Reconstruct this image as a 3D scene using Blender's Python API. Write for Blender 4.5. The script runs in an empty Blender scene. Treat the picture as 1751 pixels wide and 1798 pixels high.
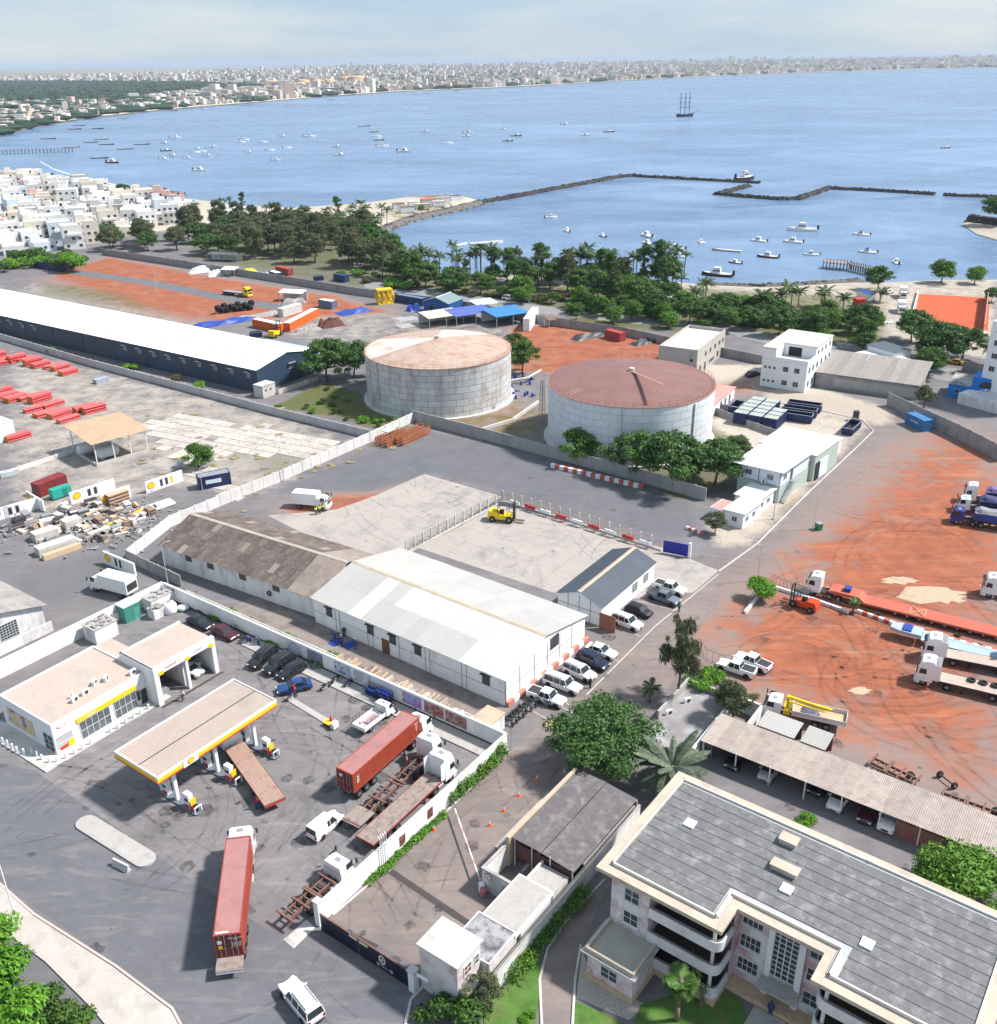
import bpy, math, random
import numpy as np
from mathutils import Vector, Matrix
random.seed(7); NR = np.random.RandomState(11)
SC = bpy.context.scene; COL = SC.collection
R = math.radians
# ---------------------------------------------------------------- camera (drone at 75 m, looking down at the port yards)
CAMH, FPX, IW, IH, ROLL, HOR = 75.0, 1694.0, 1751.0, 1798.0, math.atan(-0.0115), 102.0
PITCH = math.atan((IH/2-HOR)*math.cos(ROLL)/FPX)
cam = bpy.data.cameras.new('camera'); camo = bpy.data.objects.new('camera', cam); COL.objects.link(camo)
cam.sensor_fit = 'VERTICAL'; cam.sensor_height = 24.0; cam.lens = 24.0*FPX/IH
cam.clip_start = 1.0; cam.clip_end = 120000.0
camo.location = (0, 0, CAMH)
camo.rotation_euler = (Matrix.Rotation(math.pi/2-PITCH, 4, 'X') @ Matrix.Rotation(ROLL, 4, 'Z')).to_euler()
SC.camera = camo
# ---------------------------------------------------------------- sky and sun
SUN_EL, SUN_AZ = R(50), R(84)          # sun from the right, slightly ahead of the camera
w = bpy.data.worlds.new('World'); SC.world = w; w.use_nodes = True
nt = w.node_tree; bg = nt.nodes['Background']
sky = nt.nodes.new('ShaderNodeTexSky'); sky.sky_type = 'NISHITA'; sky.sun_disc = False
sky.sun_elevation = SUN_EL; sky.sun_rotation = SUN_AZ; sky.air_density = 1.0; sky.dust_density = 0.4; sky.ozone_density = 2.5
tc = nt.nodes.new('ShaderNodeTexCoord'); mpv = nt.nodes.new('ShaderNodeMapping'); mpv.inputs['Scale'].default_value = (1, 1, 5); nt.links.new(tc.outputs['Generated'], mpv.inputs[0])
ns = nt.nodes.new('ShaderNodeTexNoise'); ns.inputs['Scale'].default_value = 3.2; ns.inputs['Detail'].default_value = 6; ns.inputs['Roughness'].default_value = .6; nt.links.new(mpv.outputs[0], ns.inputs['Vector'])
mr = nt.nodes.new('ShaderNodeMapRange'); mr.inputs[1].default_value = .42; mr.inputs[2].default_value = .66; mr.inputs[3].default_value = 0.; mr.inputs[4].default_value = 1.; nt.links.new(ns.outputs['Fac'], mr.inputs[0])
cv = nt.nodes.new('ShaderNodeMix'); cv.data_type = 'RGBA'; cv.inputs[6].default_value = (2.75, 3.75, 4.9, 1); cv.inputs[7].default_value = (4.3, 4.75, 5.15, 1); nt.links.new(mr.outputs[0], cv.inputs[0])   # high thin veil, bluish to white
vm = nt.nodes.new('ShaderNodeMix'); vm.data_type = 'RGBA'; vm.inputs[0].default_value = .82; nt.links.new(sky.outputs[0], vm.inputs[6]); nt.links.new(cv.outputs[2], vm.inputs[7])
nt.links.new(vm.outputs[2], bg.inputs[0]); bg.inputs[1].default_value = 0.088
sl = bpy.data.lights.new('sun', 'SUN'); sl.energy = 3.9; sl.angle = R(5.0); sl.color = (1.0, 0.955, 0.9)
so = bpy.data.objects.new('sun', sl); COL.objects.link(so)
so.rotation_euler = Vector((math.sin(SUN_AZ)*math.cos(SUN_EL), math.cos(SUN_AZ)*math.cos(SUN_EL), math.sin(SUN_EL))).to_track_quat('Z', 'Y').to_euler()
so.location = (100, 40, 160)
SC.view_settings.view_transform = 'Standard'; SC.view_settings.look = 'None'; SC.view_settings.gamma = 1
SC.view_settings.use_curve_mapping = False; SC.view_settings.exposure = 0.86
SC.cycles.max_bounces = 5; SC.cycles.diffuse_bounces = 2; SC.cycles.glossy_bounces = 2; SC.cycles.transparent_max_bounces = 6
SC.cycles.use_denoising = True; SC.cycles.use_adaptive_sampling = True; SC.cycles.adaptive_threshold = .025
# ---------------------------------------------------------------- survey: photograph pixel -> point of the site at height z
_cr, _sr, _cp, _sp = math.cos(ROLL), math.sin(ROLL), math.cos(PITCH), math.sin(PITCH)
def G(px, py, z=0.0):
    x, y = px-IW/2, py-IH/2
    xr, yr = x*_cr+y*_sr, -x*_sr+y*_cr
    d = (xr, FPX*_cp-yr*_sp, -FPX*_sp-yr*_cp); t = (z-CAMH)/d[2]
    return Vector((d[0]*t, d[1]*t, z))
def heading(a, b): return math.atan2(b[1]-a[1], b[0]-a[0])
# ---------------------------------------------------------------- materials
MATS = {}
def N(nt, t, **kw):
    n = nt.nodes.new(t)
    for k, v in kw.items(): setattr(n, k, v)
    return n
def L(nt, a, b): nt.links.new(a, b)
def noise(nt, vec, scale, detail=3, rough=.55, dist=0):
    n = N(nt, 'ShaderNodeTexNoise'); n.inputs['Scale'].default_value = scale; n.inputs['Detail'].default_value = detail
    n.inputs['Roughness'].default_value = rough; n.inputs['Distortion'].default_value = dist
    L(nt, vec, n.inputs['Vector']); return n.outputs['Fac']
def ramp(nt, fac, lo, hi, a=0., b=1.):
    m = N(nt, 'ShaderNodeMapRange'); m.inputs[1].default_value = lo; m.inputs[2].default_value = hi
    m.inputs[3].default_value = a; m.inputs[4].default_value = b; L(nt, fac, m.inputs[0]); return m.outputs[0]
def mixc(nt, fac, a, b, mode='MIX'):
    m = N(nt, 'ShaderNodeMix', data_type='RGBA', blend_type=mode)
    for s, v in ((0, fac), (6, a), (7, b)):
        if isinstance(v, (int, float)): m.inputs[s].default_value = v
        elif isinstance(v, tuple): m.inputs[s].default_value = (*v[:3], 1)
        else: L(nt, v, m.inputs[s])
    return m.outputs[2]
def mth(nt, op, a, b=0.):
    m = N(nt, 'ShaderNodeMath', operation=op)
    for s, v in ((0, a), (1, b)):
        if isinstance(v, (int, float)): m.inputs[s].default_value = v
        else: L(nt, v, m.inputs[s])
    return m.outputs[0]
def base_mat(name):
    m = bpy.data.materials.new(name); m.use_nodes = True
    return m, m.node_tree, m.node_tree.nodes['Principled BSDF']
def bump(nt, bsdf, h, strength=.3, dist=.02):
    b = N(nt, 'ShaderNodeBump'); b.inputs['Strength'].default_value = strength; b.inputs['Distance'].default_value = dist
    L(nt, h, b.inputs['Height']); L(nt, b.outputs[0], bsdf.inputs['Normal'])
def M(name, col=(.5, .5, .5), rough=.75, var=.18, scale=.7, metal=0., stain=None, samt=.5, sscale=.35, bmp=0., spec=.4, coat=0., emit=None, streak=0.):
    """weathered paint, concrete, metal ...: two noise scales over a base colour, optional stain colour"""
    if name in MATS: return MATS[name]
    m, nt, b = base_mat(name)
    geo = N(nt, 'ShaderNodeNewGeometry').outputs['Position']
    n1 = noise(nt, geo, scale, 4, .6); n2 = noise(nt, geo, scale*9, 2, .6)
    f = mth(nt, 'ADD', mth(nt, 'MULTIPLY', n1, .65), mth(nt, 'MULTIPLY', n2, .35))
    f = ramp(nt, f, .3, .7)
    c = mixc(nt, f, tuple(v*(1-var) for v in col), tuple(min(1, v*(1+var)) for v in col))
    if stain:
        sv = geo
        if streak:
            mp = N(nt, 'ShaderNodeMapping'); mp.inputs['Scale'].default_value = (1, 1, 1-streak); L(nt, geo, mp.inputs[0]); sv = mp.outputs[0]
        s = ramp(nt, noise(nt, sv, sscale, 5, .65, .3), .6-.25*samt, .78-.2*samt, 0, min(1, samt*1.5))
        c = mixc(nt, s, c, stain)
    L(nt, c, b.inputs['Base Color'])
    b.inputs['Roughness'].default_value = rough; b.inputs['Metallic'].default_value = metal
    b.inputs['Specular IOR Level'].default_value = spec
    if coat: b.inputs['Coat Weight'].default_value = coat; b.inputs['Coat Roughness'].default_value = .08
    if bmp: bump(nt, b, n2, bmp, .03)
    MATS[name] = m; return m
def leafmat(name, dark, light, yellow=None):
    if name in MATS: return MATS[name]
    m, nt, b = base_mat(name)
    g = N(nt, 'ShaderNodeNewGeometry'); oi = N(nt, 'ShaderNodeObjectInfo')
    f = mth(nt, 'ADD', mth(nt, 'MULTIPLY', g.outputs['Random Per Island'], .55), mth(nt, 'MULTIPLY', noise(nt, g.outputs['Position'], .45, 2), .55))
    f = mth(nt, 'ADD', f, mth(nt, 'MULTIPLY', oi.outputs['Random'], .3))
    c = mixc(nt, ramp(nt, f, .3, 1.05), dark, light)
    if yellow: c = mixc(nt, ramp(nt, g.outputs['Random Per Island'], .8, .95, 0, .8), c, yellow)
    L(nt, c, b.inputs['Base Color']); b.inputs['Roughness'].default_value = .6; b.inputs['Specular IOR Level'].default_value = .25
    tr = N(nt, 'ShaderNodeBsdfTranslucent'); L(nt, c, tr.inputs[0])
    mx = N(nt, 'ShaderNodeMixShader'); mx.inputs[0].default_value = .22
    out = nt.nodes['Material Output']; L(nt, b.outputs[0], mx.inputs[1]); L(nt, tr.outputs[0], mx.inputs[2]); L(nt, mx.outputs[0], out.inputs[0])
    MATS[name] = m; return m
# ---------------------------------------------------------------- meshes and objects
class MB:
    def __init__(s): s.v = []; s.f = []; s.sm = False
    def add(s, vs, fs):
        o = len(s.v); s.v += [tuple(p) for p in vs]; s.f += [tuple(i+o for i in f) for f in fs]; return s
    def box(s, x0, x1, y0, y1, z0, z1, tx=0., ty=0.):
        """box; tx, ty pull the top in on each side"""
        return s.add([(x0, y0, z0), (x1, y0, z0), (x1, y1, z0), (x0, y1, z0), (x0+tx, y0+ty, z1), (x1-tx, y0+ty, z1), (x1-tx, y1-ty, z1), (x0+tx, y1-ty, z1)],
                     [(0, 3, 2, 1), (4, 5, 6, 7), (0, 1, 5, 4), (1, 2, 6, 5), (2, 3, 7, 6), (3, 0, 4, 7)])
    def cbox(s, c, d, rz=0.):
        x, y, z = d[0]/2, d[1]/2, d[2]/2; ca, sa = math.cos(rz), math.sin(rz)
        vs = [(c[0]+a*ca-b*sa, c[1]+a*sa+b*ca, c[2]+e) for a, b, e in
              ((-x, -y, -z), (x, -y, -z), (x, y, -z), (-x, y, -z), (-x, -y, z), (x, -y, z), (x, y, z), (-x, y, z))]
        return s.add(vs, [(0, 3, 2, 1), (4, 5, 6, 7), (0, 1, 5, 4), (1, 2, 6, 5), (2, 3, 7, 6), (3, 0, 4, 7)])
    def prism(s, pts, z0, z1):
        n = len(pts); a = sum(pts[i][0]*pts[(i+1) % n][1]-pts[(i+1) % n][0]*pts[i][1] for i in range(n))
        if a < 0: pts = pts[::-1]
        return s.add([(p[0], p[1], z0) for p in pts]+[(p[0], p[1], z1) for p in pts],
                     [tuple(range(n))[::-1], tuple(range(n, 2*n))]+[(i, (i+1) % n, n+(i+1) % n, n+i) for i in range(n)])
    def side(s, prof, y0, y1):
        """profile in (x, z) extruded across y"""
        n = len(prof)
        return s.add([(p[0], y0, p[1]) for p in prof]+[(p[0], y1, p[1]) for p in prof],
                     [tuple(range(n)), tuple(range(n, 2*n))[::-1]]+[(i, n+i, n+(i+1) % n, (i+1) % n) for i in range(n)])
    def cyl(s, a, b, r, n=8, r2=None, cap=True):
        a, b = Vector(a), Vector(b); r2 = r if r2 is None else r2; d = (b-a).normalized()
        u = d.orthogonal().normalized(); v = d.cross(u); vs = []
        for p, q in ((a, r), (b, r2)):
            for i in range(n):
                t = 2*math.pi*i/n; vs.append(p+u*(q*math.cos(t))+v*(q*math.sin(t)))
        fs = [(i, (i+1) % n, n+(i+1) % n, n+i) for i in range(n)]
        if cap: fs += [tuple(range(n))[::-1], tuple(range(n, 2*n))]
        return s.add(vs, fs)
    def tube(s, pts, r, n=6):
        for a, b in zip(pts[:-1], pts[1:]): s.cyl(a, b, r, n)
        return s
    def ring(s, c, axis, r, t, n=14, m=6):
        """torus"""
        d = Vector(axis).normalized(); u = d.orthogonal().normalized(); v = d.cross(u); c = Vector(c); vs = []
        for i in range(n):
            a = 2*math.pi*i/n; e = u*math.cos(a)+v*math.sin(a)
            for j in range(m):
                b = 2*math.pi*j/m; vs.append(c+e*(r+t*math.cos(b))+d*(t*math.sin(b)))
        return s.add(vs, [(i*m+j, ((i+1) % n)*m+j, ((i+1) % n)*m+(j+1) % m, i*m+(j+1) % m) for i in range(n) for j in range(m)])
    def lathe(s, prof, c=(0, 0, 0), n=16, ax='Z'):
        vs = []; k = len(prof)
        for i in range(n):
            a = 2*math.pi*i/n; ca, sa = math.cos(a), math.sin(a)
            for r, z in prof:
                p = (r*ca, r*sa, z) if ax == 'Z' else ((z, r*ca, r*sa) if ax == 'X' else (r*sa, z, r*ca))
                vs.append((p[0]+c[0], p[1]+c[1], p[2]+c[2]))
        return s.add(vs, [(i*k+j, ((i+1) % n)*k+j, ((i+1) % n)*k+j+1, i*k+j+1) for i in range(n) for j in range(k-1)])
    def blob(s, c, r, n=8, m=5, jit=0.):
        vs = [(c[0], c[1], c[2]-r[2])]
        for j in range(1, m):
            ph = -math.pi/2+math.pi*j/m
            for i in range(n):
                a = 2*math.pi*i/n; k = 1+random.uniform(-jit, jit)
                vs.append((c[0]+r[0]*k*math.cos(ph)*math.cos(a), c[1]+r[1]*k*math.cos(ph)*math.sin(a), c[2]+r[2]*k*math.sin(ph)))
        vs.append((c[0], c[1], c[2]+r[2])); fs = []
        for i in range(n): fs.append((0, 1+(i+1) % n, 1+i)); fs.append((len(vs)-1, 1+(m-2)*n+i, 1+(m-2)*n+(i+1) % n))
        for j in range(m-2):
            for i in range(n): fs.append((1+j*n+i, 1+j*n+(i+1) % n, 1+(j+1)*n+(i+1) % n, 1+(j+1)*n+i))
        return s.add(vs, fs)
    def loft(s, secs, cap=True):
        """rows of points with the same count, closed around"""
        n = len(secs[0]); vs = [p for q in secs for p in q]
        fs = [(k*n+i, k*n+(i+1) % n, (k+1)*n+(i+1) % n, (k+1)*n+i) for k in range(len(secs)-1) for i in range(n)]
        if cap: fs += [tuple(range(n))[::-1], tuple(range((len(secs)-1)*n, len(secs)*n))]
        return s.add(vs, fs)
    def corr(s, p, u, v, n, nrm, depth, trap=.25):
        """corrugated sheet: n ribs along u, each running along v"""
        p, u, v, nrm = Vector(p), Vector(u), Vector(v), Vector(nrm)*depth; vs = []
        for i in range(n):
            for t, h in ((0, 0), (trap, 0), (.5, 1), (.5+trap, 1)):
                q = p+u*((i+t)/n)+nrm*h; vs += [q, q+v]
        q = p+u; vs += [q, q+v]
        return s.add(vs, [(2*i, 2*i+2, 2*i+3, 2*i+1) for i in range(len(vs)//2-1)])
    def sheet(s, pts, z=0.):
        n = len(pts); a = sum(pts[i][0]*pts[(i+1) % n][1]-pts[(i+1) % n][0]*pts[i][1] for i in range(n))
        if a < 0: pts = pts[::-1]
        return s.add([(p[0], p[1], z) for p in pts], [tuple(range(n))])
    def mesh(s, name, mat, smooth=False):
        me = bpy.data.meshes.new(name); me.from_pydata(s.v, [], s.f); me.materials.append(mat)
        if smooth or s.sm: me.shade_smooth()
        elif name in ('body', 'roof', 'window_glass', 'cab', 'bumper', 'hull', 'housing'): me.shade_smooth(); me.set_sharp_from_angle(angle=.62)
        me.update(); return me
    def build(s, name, mat, parent=None, smooth=False, loc=None, rz=None):
        return put(name, s.mesh(name, mat, smooth), parent, loc, rz)
def put(name, me, parent=None, loc=None, rz=None, scale=None):
    o = bpy.data.objects.new(name, me); COL.objects.link(o)
    if parent is not None: o.parent = parent
    if loc is not None: o.location = loc
    if rz is not None: o.rotation_euler = (0, 0, rz)
    if scale is not None: o.scale = scale if hasattr(scale, '__len__') else (scale,)*3
    return o
def tag(o, label=None, cat=None, group=None, kind=None):
    for k, v in (('label', label), ('category', cat), ('group', group), ('kind', kind)):
        if v: o[k] = v
    return o
def thing(name, label, cat, loc=(0, 0, 0), rz=0., group=None):
    return tag(put(name, None, None, loc, rz), label, cat, group)
def struct(name, mb, mat, label=None):
    o = mb if not isinstance(mb, MB) else mb.build(name, mat); o['kind'] = 'structure'
    if label: o['label'] = label
    return o
def clone(o, loc, rz, label=None, group=None, scale=None, mats=None):
    """copy of a thing with its parts and sub-parts"""
    def rec(src, par):
        c = src.copy(); COL.objects.link(c); c.parent = par
        if mats and c.type == 'MESH':
            for i, sl_ in enumerate(c.material_slots):
                if sl_.material.name in mats: sl_.link = 'OBJECT'; sl_.material = mats[sl_.material.name]
        for ch in KIDS.get(src.name, src.children): rec(ch, c)
        return c
    r = rec(o, None); r.location = loc; r.rotation_euler = (0, 0, rz)
    if label: r['label'] = label
    if group: r['group'] = group
    if scale is not None: r.scale = scale if hasattr(scale, '__len__') else (scale,)*3
    return r
KIDS = {}
def text(name, s, size, mat, parent, loc, rot, ext=.01, align='CENTER'):
    cu = bpy.data.curves.new(name, 'FONT'); cu.body = s; cu.size = size; cu.extrude = ext; cu.align_x = align; cu.align_y = 'CENTER'; cu.resolution_u = 2
    t = bpy.data.objects.new(name, cu); COL.objects.link(t)
    me = bpy.data.meshes.new_from_object(t.evaluated_get(bpy.context.evaluated_depsgraph_get())); bpy.data.objects.remove(t); bpy.data.curves.remove(cu)
    me.materials.clear(); me.materials.append(mat)
    o = put(name, me, parent, loc); o.rotation_euler = rot; return o
class Fr:
    """local frame of a building: origin A, x axis towards B (ground points), y to the left of it"""
    def __init__(s, a, b):
        s.a = Vector((a[0], a[1], 0)); s.rz = heading(a, b); s.len = (Vector((b[0], b[1], 0))-s.a).length
        s.ca, s.sa = math.cos(s.rz), math.sin(s.rz)
    def w(s, x, y, z=0): return Vector((s.a.x+x*s.ca-y*s.sa, s.a.y+x*s.sa+y*s.ca, z))
    def l(s, p): dx, dy = p[0]-s.a.x, p[1]-s.a.y; return (dx*s.ca+dy*s.sa, -dx*s.sa+dy*s.ca)
# common materials
WHITE = M('white_paint', (.78, .79, .80), .6, .06, .5, stain=(.55, .53, .5), samt=.22, sscale=.5)
WWALL = M('white_wall', (.80, .80, .79), .85, .05, .3, stain=(.5, .46, .42), samt=.3, sscale=.4, streak=.6)
OLDW = M('old_white_wall', (.70, .70, .69), .9, .1, .5, stain=(.36, .33, .30), samt=.45, sscale=.6, streak=.7)
CONC = M('concrete', (.40, .38, .36), .9, .15, .5, stain=(.22, .2, .18), samt=.4, sscale=.5, bmp=.2)
PCONC = M('pale_concrete', (.52, .50, .47), .9, .12, .4, stain=(.3, .28, .25), samt=.4, sscale=.45, bmp=.2)
GCONC = M('grey_wall_concrete', (.30, .29, .29), .9, .15, .5, stain=(.15, .14, .14), samt=.45, sscale=.5, streak=.6)
BLACK = M('black_rubber', (.018, .018, .02), .8, .2, 3)
DARK = M('dark_metal', (.045, .045, .05), .5, .2, 2)
GREYM = M('grey_metal', (.32, .33, .35), .5, .15, 2, metal=.3)
RIM = M('wheel_rim', (.30, .30, .31), .4, .15, 4, metal=.5)
GLASS = M('dark_glass', (.02, .028, .035), .08, .1, 2, spec=.7)
PANE = M('window_pane', (.05, .06, .07), .12, .3, 1.5, spec=.6)
CARW = M('car_white', (.80, .80, .80), .28, .02, 1, coat=.5)
CARK = M('car_black', (.012, .013, .017), .22, .1, 1, coat=.7)
CARB = M('car_blue', (.012, .05, .19), .25, .08, 1, coat=.6)
CARM = M('car_maroon', (.075, .012, .018), .25, .08, 1, coat=.6)
CARG = M('car_grey', (.14, .16, .20), .3, .05, 1, coat=.5)
CARN = M('car_navy', (.008, .014, .045), .25, .08, 1, coat=.6)
RLAMP = M('tail_lamp', (.35, .01, .01), .25, .05, 1)
HLAMP = M('head_lamp', (.7, .72, .74), .15, .05, 1, spec=.8)
RUST = M('rust_steel', (.20, .105, .085), .8, .3, 1.2, stain=(.09, .05, .04), samt=.5, sscale=1.2)
REDP = M('red_paint', (.52, .035, .03), .55, .12, 1, stain=(.3, .05, .04), samt=.3)
YEL = M('yellow_paint', (.85, .56, .01), .5, .06, 1)
ORANGE = M('orange_paint', (.78, .12, .015), .55, .1, .6)
BLUEP = M('blue_paint', (.015, .055, .30), .5, .15, .8, stain=(.06, .07, .12), samt=.35)
NAVY = M('navy_paint', (.012, .025, .10), .5, .15, .8, stain=(.05, .05, .07), samt=.3)
GREENP = M('green_paint', (.02, .22, .09), .5, .1, 1)
WOOD = M('grey_wood', (.29, .235, .205), .9, .22, 2.2, stain=(.14, .1, .09), samt=.5, sscale=1.4)
TIMBER = M('new_timber', (.55, .40, .26), .85, .2, 2.5)
BARK = M('bark', (.12, .09, .07), .95, .3, 2, bmp=.4)
# ================================================================ SETTING: sea, shores, ground
SEA = -2.5
def gp(pts, z=0.): return [tuple(G(x, y, z)[:2]) for x, y in pts]
FAR_SHORE = [(1760, 118), (1600, 121), (1400, 128), (1200, 136), (1000, 147), (860, 155), (700, 161), (560, 171), (420, 183), (345, 189), (250, 198), (150, 209), (60, 224), (-30, 246), (-90, 262), (-110, 276)]
NEAR_SHORE = [(-110, 276), (-60, 288), (0, 300), (60, 314), (150, 328), (250, 341), (340, 353), (430, 364), (520, 369), (600, 364), (650, 359), (690, 353), (740, 347), (800, 345), (836, 352), (838, 359), (800, 369), (760, 377), (715, 388), (680, 401), (662, 412), (660, 428), (676, 446), (705, 466), (740, 482), (850, 486), (950, 487), (1050, 487), (1150, 495), (1240, 505), (1330, 509), (1400, 506), (1480, 501), (1560, 500), (1640, 496), (1751, 496), (1900, 490)]
def sdist(P, poly):
    """signed distance, positive inside"""
    poly = np.array(poly); n = len(poly); d = np.full(len(P), 1e9); ins = np.zeros(len(P), bool)
    for i in range(n):
        a, b = poly[i], poly[(i+1) % n]; e = b-a; w_ = P-a
        t = np.clip((w_@e)/max(e@e, 1e-9), 0, 1); q = w_-t[:, None]*e; d = np.minimum(d, (q**2).sum(1))
        c = (P[:, 1] >= a[1]) != (P[:, 1] >= b[1])
        with np.errstate(divide='ignore', invalid='ignore'):
            xi = a[0]+(P[:, 1]-a[1])*e[0]/(e[1] if e[1] != 0 else 1e-9)
        ins ^= c & (P[:, 0] < xi)
    d = np.sqrt(d); return np.where(ins, d, -d)
def sstep(x, a, b): t = np.clip((x-a)/(b-a), 0, 1); return t*t*(3-2*t)
near_poly = gp(NEAR_SHORE, SEA)+[(900, -60), (-1200, -60), (-1200, 700)]
GX0, GX1, GY0, GY1, ST = -560., 460., 36., 900., 2.4
gx = np.arange(GX0, GX1, ST); gy = np.arange(GY0, GY1, ST); nx, ny = len(gx), len(gy)
XX, YY = np.meshgrid(gx, gy); PP = np.stack([XX.ravel(), YY.ravel()], 1)
dc = sdist(PP, near_poly); zz = -6+6*sstep(dc, -14, 9)
# soft ground zones, given by their outlines: red earth, pale sand or concrete, dark asphalt, grass
ZON = {'red': [], 'pale': [], 'dark': [], 'grass': []}
def zone(layer, pts, soft=4., amt=1.): ZON[layer].append((gp(pts), soft, amt))
zone('red', [(1400, 990), (1290, 1075), (1250, 1120), (1330, 1215), (1500, 1290), (1640, 1350), (1760, 1400), (1760, 790), (1660, 760), (1590, 800), (1520, 870), (1450, 950)], 18, .85)
zone('red', [(1240, 1110), (1262, 1004), (1340, 955), (1440, 850), (1535, 757), (1420, 718), (1300, 690), (1440, 690), (1580, 720), (1640, 760), (1500, 900)], 5, .14)
zone('red', [(1385, 975), (1560, 880), (1700, 850), (1760, 850), (1760, 1060), (1600, 1040), (1450, 1000)], 10, .95)
zone('red', [(1260, 1090), (1430, 1090), (1560, 1150), (1600, 1220), (1450, 1215), (1330, 1190)], 8, .95)
zone('red', [(90, 486), (190, 452), (330, 478), (500, 506), (640, 535), (700, 548), (560, 556), (470, 560), (380, 566), (250, 540)], 4, .75)
zone('red', [(100, 480), (190, 452), (330, 478), (480, 508), (590, 520), (640, 545), (600, 556), (480, 545), (380, 530), (240, 500)], 5, .95)
zone('red', [(70, 488), (130, 482), (230, 520), (370, 545), (400, 562), (330, 566), (200, 535)], 9, .6)
zone('red', [(900, 575), (985, 570), (1165, 600), (1160, 650), (1000, 655), (900, 650)], 3, 1.)
zone('red', [(490, 890), (560, 870), (660, 866), (720, 850), (690, 890), (600, 905), (520, 905)], 2.5, .75)
zone('red', [(1180, 690), (1330, 660), (1340, 690), (1240, 700)], 4, .5)
zone('red', [(1060, 1040), (1180, 1130), (1080, 1190), (960, 1200), (940, 1260), (1010, 1300)], 6, .18)
zone('red', [(760, 720), (880, 700), (960, 720), (930, 770), (800, 760)], 6, .4)
zone('pale', [(-300, 430), (0, 430), (180, 420), (330, 400), (640, 400), (700, 380), (840, 350), (700, 345), (400, 350), (-300, 290)], 6, .8)
zone('pale', [(660, 440), (720, 500), (1150, 545), (1580, 600), (1760, 640), (1760, 490), (1500, 490), (1240, 495), (1150, 485), (800, 478)], 5, .6)
zone('grass', [(690, 482), (1240, 505), (1560, 520), (1560, 600), (1000, 560), (720, 510)], 8, .6)
zone('grass', [(330, 400), (640, 400), (690, 440), (640, 480), (330, 440)], 8, .6)
zone('grass', [(660, 365), (790, 350), (800, 360), (690, 392)], 6, .5)
zone('pale', [(1225, 640), (1340, 640), (1340, 690), (1240, 680)], 4, .9)
zone('pale', [(1340, 685), (1440, 680), (1570, 720), (1560, 750), (1430, 725), (1340, 705)], 4, .9)
zone('pale', [(1230, 740), (1340, 700), (1530, 745), (1330, 960), (1250, 965), (1240, 920), (1300, 860), (1280, 790)], 3, .7)
zone('pale', [(60, 490), (200, 520), (370, 565), (330, 590), (150, 540), (0, 520)], 8, .45)
zone('pale', [(480, 520), (960, 580), (960, 590), (640, 630), (540, 610), (440, 570)], 6, .4)
zone('pale', [(0, 610), (420, 700), (640, 770), (560, 830), (440, 880), (300, 860), (0, 940)], 6, .48)
zone('pale', [(1270, 1085), (1350, 1130), (1300, 1180), (1240, 1150)], 5, .5)
zone('dark', [(490, 860), (740, 755), (980, 800), (1210, 880), (1230, 940), (1160, 945), (890, 865), (760, 830), (640, 870)], 3, .95)
zone('dark', [(0, 1010), (180, 960), (330, 905), (380, 900), (270, 1000), (120, 1060), (0, 1080)], 4, .55)
zone('dark', [(250, 590), (480, 660), (640, 770), (560, 700), (300, 660), (0, 590)], 4, .3)
zone('dark', [(1330, 1300), (1500, 1270), (1760, 1380), (1760, 1500), (1500, 1420)], 6, .25)
zone('dark', [(-200, 1250), (100, 1370), (330, 1560), (560, 1760), (600, 1900), (-100, 1900)], 8, .5)
zone('dark', [(1470, 1040), (1650, 1100), (1640, 1180), (1480, 1110)], 6, .5)
zone('grass', [(480, 715), (560, 672), (640, 690), (645, 715), (720, 738), (700, 765), (600, 735)], 3, .95)
zone('grass', [(640, 715), (780, 735), (890, 720), (960, 700), (960, 790), (850, 760), (740, 745)], 4, .5)
zone('grass', [(900, 690), (965, 680), (965, 790), (880, 760), (840, 755)], 4, .4)
zone('grass', [(60, 490), (220, 510), (330, 560), (200, 540), (60, 520)], 6, .5)
zone('grass', [(330, 420), (620, 420), (720, 490), (980, 540), (900, 560), (620, 505), (330, 455)], 5, .55)
zone('grass', [(960, 500), (1560, 540), (1560, 610), (1320, 590), (1000, 575)], 6, .7)
zone('grass', [(1235, 720), (1290, 770), (1300, 860), (1180, 880), (1050, 800), (980, 790), (1240, 790)], 3, .6)
zone('grass', [(430, 800), (560, 770), (550, 810), (450, 860)], 4, .45)
LAY = {}
for k, zs in ZON.items():
    a = np.zeros(len(PP))
    for poly, soft, amt in zs:
        pa = np.array(poly); near = (PP[:, 0] > pa[:, 0].min()-soft) & (PP[:, 0] < pa[:, 0].max()+soft) & (PP[:, 1] > pa[:, 1].min()-soft) & (PP[:, 1] < pa[:, 1].max()+soft)
        if near.any(): a[near] = np.maximum(a[near], amt*sstep(sdist(PP[near], poly), -soft, soft))
    LAY[k] = a
LAY['pale'] = np.maximum(LAY['pale'], sstep(-dc, -13, -4)*(dc > -20))
ii = (np.arange(ny-1)[:, None]*nx+np.arange(nx-1)[None]).ravel()
keep = dc[ii] > -30; ii = ii[keep]
fc = np.stack([ii, ii+1, ii+nx+1, ii+nx], 1)
gme = bpy.data.meshes.new('ground'); gme.vertices.add(len(PP)); gme.vertices.foreach_set('co', np.column_stack([PP, zz]).ravel())
gme.loops.add(fc.size); gme.loops.foreach_set('vertex_index', fc.ravel()); gme.polygons.add(len(fc)); gme.polygons.foreach_set('loop_start', np.arange(0, fc.size, 4))
gme.update(); gme.validate()
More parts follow.
